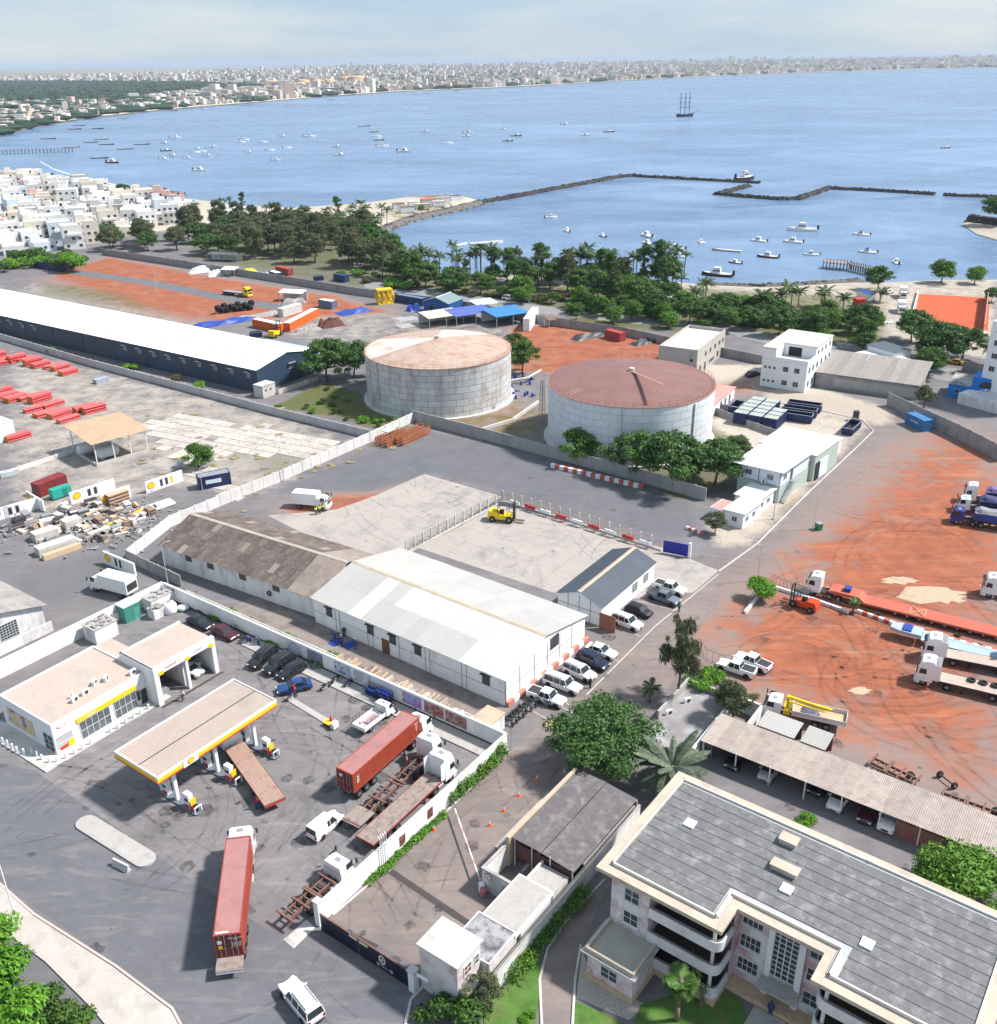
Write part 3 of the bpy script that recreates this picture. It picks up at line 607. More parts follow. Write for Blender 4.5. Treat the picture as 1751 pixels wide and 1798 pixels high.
# ---- containers
CPAL = {}
def cmat(name, col, st=None): return M('container_'+name, col, .6, .12, .5, stain=st or tuple(v*.55 for v in col), samt=.35, sscale=.5, streak=.6)
def box_container(t, Ln, mat, z=0., Hc=2.6, Wc=2.44, doors=True, dmat=None, roofmat=None, x0=None):
    """corrugated steel box with frame and door end at -x"""
    a, b = (-Ln/2, Ln/2) if x0 is None else (x0, x0+Ln); y = Wc/2; n = max(6, int(Ln/.28)); dmat = dmat or mat
    for s in (-1, 1): MB().corr((a+.12, s*(y-.06), z+.15), (b-a-.24, 0, 0), (0, 0, Hc-.3), n, (0, s, 0), .045).build('side_wall', mat, t)
    MB().corr((a+.1, -y+.05, z+Hc-.07), (b-a-.2, 0, 0), (0, 2*y-.1, 0), n, (0, 0, 1), .03).build('roof', roofmat or mat, t)
    MB().corr((b-.08, -y+.1, z+.15), (0, 2*y-.2, 0), (0, 0, Hc-.3), 8, (1, 0, 0), .04).build('front_wall', mat, t)
    mb = MB()
    for x in (a, b-.14):
        for s in (-1, 1): mb.box(x, x+.14, min(s*y, s*(y-.14)), max(s*y, s*(y-.14)), z, z+Hc)
        for zz_ in (z, z+Hc-.14): mb.box(x+.002, x+.138, -y+.14, y-.14, zz_+.002, zz_+.138)
    for s in (-1, 1):
        for zz_, hh in ((z+.003, .15), (z+Hc-.12, .117)): mb.box(a+.14, b-.14, min(s*y, s*(y-.09))+.001, max(s*y, s*(y-.09))-.001, zz_, zz_+hh)
    mb.build('frame', mat, t)
    if doors:
        for s in (-1, 1):
            d = MB().box(a+.02, a+.07, min(s*.01, s*(y-.15)), max(s*.01, s*(y-.15)), z+.16, z+Hc-.16).build('door', dmat, t)
            mb = MB()
            for q in (.3, .75): mb.cyl((a-.01, s*q, z+.12), (a-.01, s*q, z+Hc-.12), .025, 6); mb.box(a-.04, a+.01, s*q-.03, s*q+.18, z+1.0, z+1.06)
            mb.build('locking_bar', GREYM, d)
def container(c, ahead, Ln, mat, label, z=0., group=None, Hc=2.6, name='shipping_container', **kw):
    a, b = G(*c), G(*ahead); t = thing(name, label, 'container', (a.x, a.y, z), heading(a, b), group); box_container(t, Ln, mat, 0, Hc, **kw); return t
def flat_deck(t, x0, x1, z=1.25, mat=None, side=None, wd=1.25):
    """plank deck on a steel frame; every plank row its own board"""
    n = 8
    for i in range(n):
        y0 = -wd+.06+i*(2*wd-.12)/n
        MB().box(x0+.06, x1-.06, y0+.012, y0+(2*wd-.12)/n-.012, z-.05, z+random.uniform(-.004, .006)).build('plank', mat or WOOD, t)
    mb = MB()
    for s in (-1, 1): mb.box(x0, x1, min(s*wd, s*(wd-.06)), max(s*wd, s*(wd-.06)), z-.18, z+.02)
    mb.box(x0, x0+.06, -wd+.06, wd-.06, z-.18, z+.02); mb.box(x1-.06, x1, -wd+.06, wd-.06, z-.18, z+.02)
    for i in range(int((x1-x0)/1.2)): x = x0+.5+i*1.2; mb.box(x, x+.1, -wd+.06, wd-.06, z-.17, z-.06)
    mb.build('side_rail', side or RUST, t)
def trailer_gear(t, x0, x1, z=1.05, axles=(0.9, 2.2, 3.5), legs=True, mat=None):
    chassis(t, x0, x1, z-.12, mat or RUST, .5)
    for a in axles: axle(t, x0+a)
    if legs:
        for s in (-1, 1): MB().box(x1-2.8, x1-2.65, s*.8-.07, s*.8+.07, .05, z-.1).box(x1-2.9, x1-2.55, s*.8-.15, s*.8+.15, .0, .06).build('landing_leg', DARK, t)
def skeletal(t, x0, x1, z=1.2, deck_from=None):
    mb = MB()
    for s in (-1, 1): mb.box(x0, x1, s*.5-.07, s*.5+.07, z-.35, z)
    for x in np.linspace(x0+.1, x1-.3, 9): mb.box(x, x+.12, -.43, .43, z-.25, z-.05)
    mb.build('chassis_rails', RUST, t)
    for x in (x0+.05, x0+(x1-x0)*.34, x0+(x1-x0)*.58, x0+(x1-x0)*.62, x1-.3): MB().box(x, x+.2, -1.22, 1.22, z+.002, z+.14).build('bolster', RUST, t)
# ================================================================ people
def skin_mesh(name, verts, edges, radii, mat, sub=1):
    me = bpy.data.meshes.new(name); me.from_pydata(verts, edges, []); o = bpy.data.objects.new(name, me); COL.objects.link(o)
    md = o.modifiers.new('s', 'SKIN'); md.use_smooth_shade = True
    for i, r in enumerate(radii): me.skin_vertices[0].data[i].radius = (r, r)
    me.skin_vertices[0].data[0].use_root = True
    if sub: o.modifiers.new('d', 'SUBSURF').levels = sub
    out = bpy.data.meshes.new_from_object(o.evaluated_get(bpy.context.evaluated_depsgraph_get())); bpy.data.objects.remove(o)
    out.materials.clear(); out.materials.append(mat); out.shade_smooth(); return out
SKIN = M('skin', (.09, .05, .035), .6, .08, 5); HAIR = M('hair', (.008, .007, .007), .7)
def person_meshes(pose):
    j = {'pel': (0, 0, .95), 'bel': (.0, 0, 1.12), 'che': (.01, 0, 1.34), 'nek': (.01, 0, 1.5), 'hd': (.03, 0, 1.6), 'hd2': (.03, 0, 1.72)}
    st = .22 if pose == 'walk' else .06; bend = .0
    for s, n in ((1, 'l'), (-1, 'r')):
        k = s if pose == 'walk' else 0
        j['hip'+n] = (0, s*.09, .9); j['kne'+n] = (.06+st*k*.6, s*.1, .5); j['ank'+n] = (-.02+st*k, s*.1, .09); j['toe'+n] = (.13+st*k, s*.11, .04)
        j['sho'+n] = (.0, s*.19, 1.42); 
        if pose == 'reach': j['elb'+n] = (.2, s*.23, 1.22); j['han'+n] = (.42, s*.16, 1.25); j['fin'+n] = (.52, s*.14, 1.25)
        else: j['elb'+n] = (-.03-st*k*.5, s*.26, 1.14); j['han'+n] = (.06-st*k*.7, s*.27, .9); j['fin'+n] = (.09-st*k*.7, s*.265, .8)
    if pose == 'bend':
        for k_ in list(j):
            x, y, z = j[k_]
            if z > .93: t = .85; j[k_] = (x*math.cos(t)+(z-.95)*math.sin(t), y, .95+(z-.95)*math.cos(t)-x*math.sin(t))
        for n, s in (('l', 1), ('r', -1)): sh = j['sho'+n]; j['elb'+n] = (sh[0]+.1, s*.24, sh[2]-.27); j['han'+n] = (sh[0]+.22, s*.18, sh[2]-.45); j['fin'+n] = (sh[0]+.26, s*.17, sh[2]-.55)
    def sub(keys, edges, rad, mat, name):
        ix = {k: i for i, k in enumerate(keys)}; return skin_mesh(name, [j[k] for k in keys], [(ix[a], ix[b]) for a, b in edges], rad, mat)
    lr = ('l', 'r'); K = ['pel', 'bel', 'che', 'nek', 'hd', 'hd2']+[p+n for n in lr for p in ('hip', 'kne', 'ank', 'toe', 'sho', 'elb', 'han', 'fin')]
    E = [('pel', 'bel'), ('bel', 'che'), ('che', 'nek'), ('nek', 'hd'), ('hd', 'hd2')]
    for n in lr: E += [('pel', 'hip'+n), ('hip'+n, 'kne'+n), ('kne'+n, 'ank'+n), ('ank'+n, 'toe'+n), ('che', 'sho'+n), ('sho'+n, 'elb'+n), ('elb'+n, 'han'+n), ('han'+n, 'fin'+n)]
    rad = {'pel': .12, 'bel': .11, 'che': .13, 'nek': .055, 'hd': .09, 'hd2': .08, 'hip': .085, 'kne': .055, 'ank': .04, 'toe': .04, 'sho': .06, 'elb': .042, 'han': .033, 'fin': .03}
    body = sub(K, E, [rad[k[:3]] if k[:3] in rad and k not in rad else rad[k] for k in K], SKIN, 'body')
    KS = ['bel', 'pel', 'che']+[p+n for n in lr for p in ('sho', 'elb', 'han')]
    shirt = sub(KS, [('bel', 'pel'), ('bel', 'che')]+[e for n in lr for e in (('che', 'sho'+n), ('sho'+n, 'elb'+n), ('elb'+n, 'han'+n))], [.15, .15, .165, .085, .065, .05, .085, .065, .05], REDP, 'shirt')
    KT = ['pel']+[p+n for n in lr for p in ('hip', 'kne', 'ank')]
    trs = sub(KT, [e for n in lr for e in (('pel', 'hip'+n), ('hip'+n, 'kne'+n), ('kne'+n, 'ank'+n))], [.15]+[.11, .08, .06]*2, NAVY, 'trousers')
    h = j['hd2']; hr = MB().blob((h[0]-.015, h[1], h[2]+.02), (.095, .085, .07), 8, 5).mesh('hair', HAIR, True)
    boots = MB(); 
    for n in lr: a, b = j['ank'+n], j['toe'+n]; boots.cyl((a[0]-.05, a[1], .05), (b[0]+.03, b[1], .045), .055, 6)
    return body, shirt, trs, hr, boots.mesh('boots', BLACK)
def person(px, face, shirt, trousers, label, pose='stand', cap=None, z=0., group=None, zc=0.):
    a = G(*px, z); b = G(*face, z); ms = cached(('person', pose), lambda: person_meshes(pose))
    t = thing('person', label, 'person', (a.x, a.y, z+zc), heading(a, b), group)
    for me, mt, nm in zip(ms, (None, shirt, trousers, cap, None), ('body', 'shirt', 'trousers', 'hair' if not cap else 'hard_hat', 'boots')):
        o = put(nm, me, t)
        if mt: o.material_slots[0].link = 'OBJECT'; o.material_slots[0].material = mt
    return t
# ================================================================ motorcycles, poles, tyres
def moto_meshes(paint):
    fr = MB().tube([(-.35, 0, .5), (.1, 0, .55), (.45, 0, .85)], .05, 6).tube([(.66, .06, .3), (.48, .06, .95)], .03, 5).tube([(.66, -.06, .3), (.48, -.06, .95)], .03, 5).tube([(-.62, .1, .3), (0, .1, .4)], .03, 5).mesh('frame', DARK)
    tank = MB().blob((.18, 0, .78), (.26, .15, .13), 8, 5).box(-.5, -.2, -.1, .1, .68, .76).mesh('fuel_tank', paint, True)
    seat = MB().loft([[(-.62, -.1, .82), (-.62, .1, .82), (-.62, .1, .9), (-.62, -.1, .9)], [(0, -.13, .74), (0, .13, .74), (0, .12, .82), (0, -.12, .82)]]).mesh('seat', BLACK)
    bar = MB().tube([(.4, -.36, 1.05), (.48, -.1, .98), (.48, .1, .98), (.4, .36, 1.05)], .022, 5).blob((.58, 0, .88), (.08, .09, .1), 6, 4).mesh('handlebar', DARK)
    eng = MB().box(-.1, .3, -.14, .14, .3, .6, .05).tube([(.2, -.13, .32), (-.6, -.17, .35)], .045, 6).mesh('engine', GREYM)
    wh = MB().ring((0, 0, 0), (0, 1, 0), .25, .055, 14, 6).cyl((0, -.05, 0), (0, .05, 0), .11, 8).mesh('wheel', BLACK, True)
    return fr, tank, seat, bar, eng, wh
def moto(px, front, paint, label, group=None, z=0.):
    a, b = G(*px), G(*front); t = thing('motorcycle', label, 'motorcycle', (a.x, a.y, z), heading(a, b), group)
    ms = cached(('moto', paint.name), lambda: moto_meshes(paint))
    for me, nm in zip(ms[:5], ('frame', 'fuel_tank', 'seat', 'handlebar', 'engine')): put(nm, me, t)
    put('wheel', ms[5], t, (.68, 0, .305)); put('wheel', ms[5], t, (-.62, 0, .305)); return t
def lamp_pole(px, h, arm_px, label, arm=1.2, mat=None, r=.07):
    a, b = G(*px), G(*arm_px); t = thing('street_lamp', label, 'street lamp', a, heading(a, b)); m = mat or M('galvanised', (.55, .56, .58), .5, .1, 1, metal=.3)
    MB().cyl((0, 0, 0), (0, 0, h), r*1.2, 7, r*.7).build('pole', m, t); MB().box(-.18, .18, -.18, .18, 0, .25).build('footing', CONC, t)
    if arm: MB().tube([(0, 0, h-.1), (arm*.5, 0, h+.12), (arm, 0, h+.15)], r*.5, 5).build('arm', m, t); MB().box(arm-.1, arm+.55, -.13, .13, h+.09, h+.2, .05, .03).build('lamp_head', GREYM, t)
    return t
def tyre_mesh(r=.5, w_=.3): return cached(('loose', r), lambda: MB().ring((0, 0, w_/2), (0, 0, 1), r*.76, r*.27, 16, 6).mesh('tyre', BLACK, True))
# ================================================================ trees
def leaf_mesh(name, clumps, n, size, mat, flat=.35, droop=0., aspect=.55):
    """n leaf quads spread through the outer shell of each clump (centre, radii)"""
    C_ = np.array([c for c, r in clumps]); Rr = np.array([r for c, r in clumps]); w_ = np.prod(Rr, 1)**(2/3); k = NR.choice(len(clumps), n, p=w_/w_.sum())
    d = NR.normal(size=(n, 3)); d /= np.linalg.norm(d, axis=1)[:, None]; d[:, 2] = np.abs(d[:, 2])*np.where(NR.rand(n) < .75, 1, -1)
    rad = NR.uniform(.4, 1.3, n)[:, None]; P_ = C_[k]+d*rad*Rr[k]
    nrm = d*.8+NR.normal(size=(n, 3))*.55; nrm[:, 2] += flat; nrm /= np.linalg.norm(nrm, axis=1)[:, None]
    u = np.cross(nrm, NR.normal(size=(n, 3))); u /= np.linalg.norm(u, axis=1)[:, None]; u[:, 2] -= droop; v = np.cross(nrm, u)
    s = (size*NR.uniform(.6, 1.35, n))[:, None]; a, b = u*s, v*s*aspect
    V_ = np.stack([P_-a, P_-b*.9+nrm*s*.12, P_+a, P_+b*.9+nrm*s*.12], 1).reshape(-1, 3)
    me = bpy.data.meshes.new(name); me.vertices.add(4*n); me.vertices.foreach_set('co', V_.ravel()); me.loops.add(4*n); me.loops.foreach_set('vertex_index', np.arange(4*n))
    me.polygons.add(n); me.polygons.foreach_set('loop_start', np.arange(0, 4*n, 4)); me.update(); me.materials.append(mat); return me
def clumps_in(rx, ry, z0, z1, n, cr, power=1.):
    out = []
    for i in range(n):
        a, q = random.uniform(0, 2*math.pi), random.random()**.45*random.uniform(.85, 1.18); h = random.random()**power; zc = z0+(z1-z0)*h; k = math.sqrt(max(.08, 1-(2*h-.75)**2*.55)) if h > .35 else .9
        r = cr*random.uniform(.5, 1.35); out.append(((rx*q*k*math.cos(a), ry*q*k*math.sin(a), zc), (r, r, r*.55)))
    return out
def trunk_mesh(name, h, r, tips, mat):
    mb = MB(); p = [(0, 0, -.1), (random.uniform(-.15, .15), random.uniform(-.15, .15), h*.5), (random.uniform(-.3, .3), random.uniform(-.3, .3), h)]
    mb.cyl(p[0], p[1], r, 8, r*.75); mb.cyl(p[1], p[2], r*.75, 8, r*.55)
    for c in tips:
        m_ = Vector(p[2]).lerp(Vector(c), .5)+Vector((0, 0, -.2)); mb.cyl(p[2], m_, r*.4, 6, r*.25); mb.cyl(m_, c, r*.25, 5, r*.08)
    return mb.mesh(name, mat, True)
LGREEN = leafmat('leaf_bright', (.04, .115, .014), (.15, .30, .035)); DGREEN = leafmat('leaf_dark', (.026, .072, .02), (.10, .205, .05))
GREYG = leafmat('leaf_greygreen', (.06, .075, .036), (.20, .22, .115)); MIDG = leafmat('leaf_mid', (.03, .08, .016), (.11, .21, .04))
VIVID = leafmat('leaf_vivid', (.05, .15, .012), (.17, .38, .03)); FRONDG = leafmat('frond_green', (.04, .075, .025), (.12, .18, .07)); FRONDS = leafmat('frond_silver', (.07, .095, .06), (.19, .23, .16))
FRONDB = leafmat('frond_dry', (.14, .10, .05), (.25, .19, .10)); DRYL = leafmat('leaf_dry', (.10, .085, .05), (.2, .17, .09))
TREES = {}
def tree_proto(key, rx, ry, z0, z1, ncl, cr, nleaf, size, mat, tr=.2, th=None, power=.8, **kw):
    cl = clumps_in(rx, ry, z0, z1, ncl, cr, power); th = th or z0*1.05
    TREES[key] = (trunk_mesh('trunk', th, tr, [c for c, r in cl[::max(1, ncl//14)]], BARK), leaf_mesh('crown', cl, nleaf, size, mat, **kw))
tree_proto('broad', 3.5, 3.5, 2.2, 6.2, 48, .95, 6600, .21, MIDG)
tree_proto('broad2', 4.1, 3.5, 1.8, 5.4, 50, .9, 6800, .21, DGREEN)
tree_proto('dense', 2.8, 2.8, 1.4, 4.6, 34, .95, 5200, .2, LGREEN)
tree_proto('vivid', 2.4, 2.4, 1.2, 4.0, 18, 1.1, 4200, .24, VIVID)
tree_proto('wispy', 2.6, 2.6, 2.4, 8.8, 46, .75, 5600, .26, GREYG, tr=.22, flat=.0, droop=.55, aspect=.25)
tree_proto('wispy2', 3.3, 2.9, 2.2, 7.2, 44, .85, 5800, .26, GREYG, tr=.25, flat=.1, droop=.4, aspect=.3)
tree_proto('casuarina', 1.5, 1.5, 1.5, 10.5, 26, .8, 4200, .28, DGREEN, tr=.2, th=8., power=1., flat=0., aspect=.25)
tree_proto('spread', 6.2, 5.6, 3.2, 7.6, 85, 1.35, 15000, .24, DGREEN, tr=.35)
tree_proto('bush', 1.5, 1.5, .4, 1.5, 10, .7, 1500, .2, MIDG, tr=.08)
tree_proto('bush2', 1.7, 1.5, .3, 1.3, 10, .7, 1500, .2, VIVID, tr=.08)
tree_proto('drybush', 1.4, 1.4, .3, 1.2, 9, .6, 1100, .2, DRYL, tr=.06)
def tree(px, kind, scale, label, group=None, name='tree', cat='tree', z=0., rz=None, sq=(1, 1, 1)):
    a = G(*px, z); t = thing(name, label, cat, a, random.uniform(0, 6.28) if rz is None else rz, group)
    t.scale = (scale*sq[0], scale*sq[1], scale*sq[2]); tk, cr = TREES[kind]
    put('trunk' if 'bush' not in kind else 'stem', tk, t); tag(put('crown' if 'bush' not in kind else 'foliage', cr, t), kind='stuff'); return t
def frond_mesh(name, Ln, wd, arch, mat, nl=22, stiff=0.):
    """one palm leaf: a curved rib with paired leaflets"""
    mb = MB(); pts = []
    for i in range(9):
        t = i/8; pts.append(Vector((Ln*(t-.12*t*t*arch), 0, Ln*(.5*t*(1+stiff)-.62*arch*t*t))))
    for i in range(8): a, b = pts[i], pts[i+1]; r = .035*(1-i/9); mb.add([a+Vector((0, r, 0)), b+Vector((0, r*.8, 0)), b-Vector((0, r*.8, 0)), a-Vector((0, r, 0))], [(0, 1, 2, 3)])
    for i in range(nl):
        t = .12+.86*i/nl; k = t*8; q = int(k); p = pts[q].lerp(pts[q+1], k-q); l_ = wd*math.sin(math.pi*(t*.8+.14))*random.uniform(.85, 1.1); e = Ln*.04
        for s in (-1, 1): tip = p+Vector((l_*.55, s*l_, -l_*.28)); mb.add([p+Vector((-e, 0, .01)), p+Vector((e, 0, .01)), tip], [(0, 1, 2)])
    return mb.mesh(name, mat)
FROND = {'date': [frond_mesh('frond', 3.2, .75, a, FRONDG) for a in (.55, .95, 1.35)], 'coco': [frond_mesh('frond', 3.0, .9, a, FRONDG, 18) for a in (.7, 1.2, 1.7)],
         'silver': [frond_mesh('frond', 3.6, .5, a, FRONDS, 34) for a in (.5, .9, 1.3)], 'fan': [frond_mesh('frond', 1.9, .8, a, MIDG, 16) for a in (.4, .9, 1.6)]}
PTRUNK = M('palm_trunk', (.17, .14, .11), .95, .25, 3, bmp=.4)
def palm(px, h, scale, kind, label, group=None, n=20, z=0., zoff=0.):
    a = G(*px, z); t = thing('palm_tree', label, 'palm', (a.x, a.y, zoff), random.uniform(0, 6.28), group)
    k = 'ptr%d' % round(h); lean = random.uniform(-.25, .25)
    def mk():
        mb = MB(); P_ = [(0, 0, -.1), (lean*.3, 0, h*.4), (lean, 0, h)]; mb.cyl(P_[0], P_[1], .24, 8, .19); mb.cyl(P_[1], P_[2], .19, 8, .16); mb.blob((lean, 0, h+.05), (.32, .32, .4), 7, 4, .1); return mb.mesh('trunk', PTRUNK, True)
    me = cached((k, round(lean, 1)), mk); put('trunk', me, t); lx = me.vertices[-1].co.x
    for i in range(n):
        q = i/n; o = put('frond', FROND[kind][0 if q < .35 else (1 if q < .7 else 2)], t, (lx, 0, h+.1), None, scale*random.uniform(.85, 1.12))
        o.rotation_euler = (random.uniform(-.15, .15), random.uniform(-.5, -.1) if q < .35 else random.uniform(-.15, .2), i*2.39996+random.uniform(-.2, .2))
    return t
def hedge(pts, wd, h, mat, label, dens=60, size=.16, name='hedge'):
    """clipped or loose planting along a line: a leaf mass on stems"""
    P_ = [G(x, y) for x, y in pts]; cl = []; o = thing(name, label, 'hedge', P_[0]); mb = MB()
    for a, b in zip(P_[:-1], P_[1:]):
        n = max(1, int((b-a).length/(wd*.55)))
        for i in range(n):
            p = a.lerp(b, (i+random.random()*.6)/n)-P_[0]; r = wd*random.uniform(.42, .62); hh = h*random.uniform(.75, 1.15); cl.append(((p.x, p.y, hh*.55), (r, r, hh*.5))); mb.cyl((p.x, p.y, 0), (p.x, p.y, hh*.6), .03, 4)
    tag(put('foliage', leaf_mesh('foliage', cl, dens*len(cl), size, mat), o), kind='stuff'); tag(mb.build('stem', BARK, o), kind='stuff'); return o
# ================================================================ BUILDING HELPERS
WFR = M('window_frame', (.72, .73, .74), .5, .06, 2); DFR = M('dark_frame', (.09, .09, .1), .5, .1, 2); BROWN = M('brown_door', (.16, .075, .035), .6, .15, 2)
ROT = {'s': 0., 'e': math.pi/2, 'n': math.pi, 'w': -math.pi/2}
def window(par, face, u, d, z, w_, h, nx=2, nz=2, fm=None, pm=None, name='window', fr=.06, sill=False):
    """window in a wall of a building: u along the wall, d the wall plane, z its foot; frame with panes as sub-parts"""
    fm, pm = fm or WFR, pm or PANE
    def mk():
        mb = MB(); mb.box(-w_/2-fr, w_/2+fr, -.05, .02, -fr, 0); mb.box(-w_/2-fr, w_/2+fr, -.05, .02, h, h+fr)
        for s in (-1, 1): mb.box(min(s*w_/2, s*(w_/2+fr)), max(s*w_/2, s*(w_/2+fr)), -.05, .02, 0, h)
        for i in range(1, nx): x = -w_/2+w_*i/nx; mb.box(x-fr*.4, x+fr*.4, -.045, .02, 0, h)
        for i in range(1, nz): zz_ = h*i/nz; mb.box(-w_/2, w_/2, -.04, .015, zz_-fr*.4, zz_+fr*.4)
        if sill: mb.box(-w_/2-.12, w_/2+.12, -.16, .0, -fr-.09, -fr-.001)
        return mb.mesh(name, fm)
    me = cached(('win', w_, h, nx, nz, fm.name, fr, sill), mk); pos = {'s': (u, d, z), 'n': (u, d, z), 'w': (d, u, z), 'e': (d, u, z)}[face]
    o = put(name, me, par, pos, ROT[face])
    pn = cached(('pane', w_, h, nx, nz, pm.name), lambda: MB().box(-w_/2/nx+.01, w_/2/nx-.01, -.012, .004, .01, h/nz-.01).mesh('pane', pm))
    for i in range(nx):
        for k in range(nz): put('pane', pn, o, (-w_/2+w_*(i+.5)/nx, 0, h*k/nz))
    return o
def door(par, face, u, d, w_, h, mat, z=0., name='door'):
    me = cached(('door', w_, h, mat.name), lambda: MB().box(-w_/2, w_/2, -.04, .02, 0, h).mesh(name, mat)); pos = {'s': (u, d, z), 'n': (u, d, z), 'w': (d, u, z), 'e': (d, u, z)}[face]
    o = put(name, me, par, pos, ROT[face]); put('handle', cached('hnd', lambda: MB().box(-.03, .03, -.1, -.04, -.08, .08).mesh('handle', GREYM)), o, (w_*.38, 0, h*.48)); return o
def bevel(o, w_=.03, seg=1):
    m = o.modifiers.new('bevel', 'BEVEL'); m.width = w_; m.segments = seg; m.limit_method = 'ANGLE'; return o
def aircon(par, p, rz=0., s=1.):
    o = cached('ac', lambda: MB().box(-.45, .45, -.17, .17, .05, .7).box(-.4, -.3, -.2, .2, 0, .05).box(.3, .4, -.2, .2, 0, .05).mesh('air_conditioner', WHITE)); q = put('air_conditioner', o, par, p, rz, s)
    put('fan_grille', cached('acf', lambda: MB().cyl((.1, -.18, .38), (.1, -.2, .38), .25, 12).mesh('fan_grille', DARK)), q); return q
def flat_box(name, label, f, x0, x1, y0, y1, h, wall, roofm, par=.3, cat='building', group=None, rim=.15, z0=0., over=0.):
    """flat-roofed block with parapet in frame f; returns the Empty (frame coordinates)"""
    t = thing(name, label, cat, f.w(0, 0), f.rz, group)
    block(t, x0, x1, y0, y1, h, wall, roofm, par, rim, z0); return t
def block(t, x0, x1, y0, y1, h, wall, roofm, par=.3, rim=.15, z0=0., rimm=None):
    MB().box(x0, x1, y0, y1, z0, h).build('wall', wall, t); MB().box(x0+rim, x1-rim, y0+rim, y1-rim, h+.002, h+.05).build('roof', roofm, t)
    if par:
        mb = MB(); z, Z = h+.003, h+par
        mb.box(x0, x1, y0, y0+rim, z, Z); mb.box(x0, x1, y1-rim, y1, z, Z); mb.box(x0, x0+rim, y0+rim, y1-rim, z, Z); mb.box(x1-rim, x1, y0+rim, y1-rim, z, Z); mb.build('parapet', rimm or wall, t)
# ================================================================ FUEL STATION
BEIGE = M('roof_beige', (.46, .375, .32), .9, .1, .25, stain=(.33, .28, .26), samt=.4, sscale=.25)
SITE = R(54.2)
f = Fr(G(102, 1327), G(240, 1244))
t = flat_box('station_shop', 'white flat roofed station shop with yellow fascia and rooftop air conditioners', f, 0, 13.3, 0, 10.9, 4.25, WHITE, BEIGE, .22, rim=.2)
MB().box(13.3, 15.9, 3.5, 10.9, 0, 4.24).build('rear_wall', WHITE, t); MB().box(13.3, 15.9, 3.5, 10.85, 4.242, 4.3).build('rear_roof', BEIGE, t)
MB().box(-1.2, 15.2, -1.7, -.01, 0, .16).build('plinth', PCONC, t); MB().box(-2.6, -.01, -1.7, 11.6, 0, .155).build('plinth', PCONC, t)
o = MB().box(3.1, 11.6, -.12, -.03, 2.75, 3.35).build('fascia', YEL, t)
text('lettering', 'select', .55, WHITE, o, (5.1, -.135, 3.05), (math.pi/2, 0, 0))
for x0, n in ((3.4, 5), (8.2, 4)):
    w_ = 4.1 if n == 5 else 3.2; window(t, 's', x0+w_/2, -.03, .2, w_, 2.45, n, 2, pm=M('shop_glass', (.10, .12, .13), .1, .4, .8, spec=.7), name='shop_front')
window(t, 's', 1.3, -.03, .5, 1.9, 1.9, 1, 2, pm=M('blind_glass', (.45, .45, .44), .4, .1, 1)); door(t, 's', 12.5, -.03, .9, 2.2, DARK); window(t, 's', 11.7, -.03, .9, .6, 1.5, 1, 1)
window(t, 'w', 1.2, -.03, .3, 1.9, 2.4, 2, 3, pm=GLASS, name='corner_window')
lg = MB().cyl((1.2, -.04, 3.7), (1.2, -.06, 3.7), .55, 20).build('logo_disc', M('logo_red', (.6, .05, .05), .5), t); lg.scale = (1, 1, .42); lg.location.z = 3.7*.58
o = MB().cyl((1.2, -.062, 3.7), (1.2, -.075, 3.7), .45, 20).build('logo_face', WHITE, lg)
MB().box(.5, 1.5, -.1, -.03, .5, .9).build('poster', REDP, t); MB().box(1.6, 2.4, -.1, -.03, .4, 1.2).build('poster', YEL, t)
for x, y, r in ((4.6, 2.0, .1), (6.2, 2.2, -.1), (8.1, 3.1, .6), (9.4, 2.6, .7), (12.2, 1.0, 0)): aircon(t, (x, y, 4.3), r)
MB().box(4.8, 5.0, 2.7, 2.9, 4.3, 5.2).build('vent_pipe', WHITE, t)
def poster_mat(name, cols, sc=1.2):
    m, nt, b = base_mat(name); P_ = N(nt, 'ShaderNodeNewGeometry').outputs['Position']; v = N(nt, 'ShaderNodeTexVoronoi'); v.inputs['Scale'].default_value = sc; L(nt, P_, v.inputs['Vector'])
    cr = N(nt, 'ShaderNodeValToRGB'); e = cr.color_ramp.elements; e[0].color = (*cols[0], 1); e[1].color = (*cols[-1], 1)
    for i, c in enumerate(cols[1:-1]): q = e.new((i+1)/(len(cols)-1)); q.color = (*c, 1)
    L(nt, ramp(nt, mth(nt, 'ADD', v.outputs['Distance'], mth(nt, 'MULTIPLY', noise(nt, P_, sc*1.5, 3), .6)), .3, 1.2), cr.inputs[0]); L(nt, cr.outputs[0], b.inputs['Base Color']); b.inputs['Roughness'].default_value = .4; return m
o = MB().box(-.06, -.02, 4.2, 9.8, .9, 3.2).build('wall_poster', poster_mat('poster_yellow', [(.7, .42, .03), (.75, .5, .1), (.6, .55, .5), (.25, .06, .04)], .7), t)
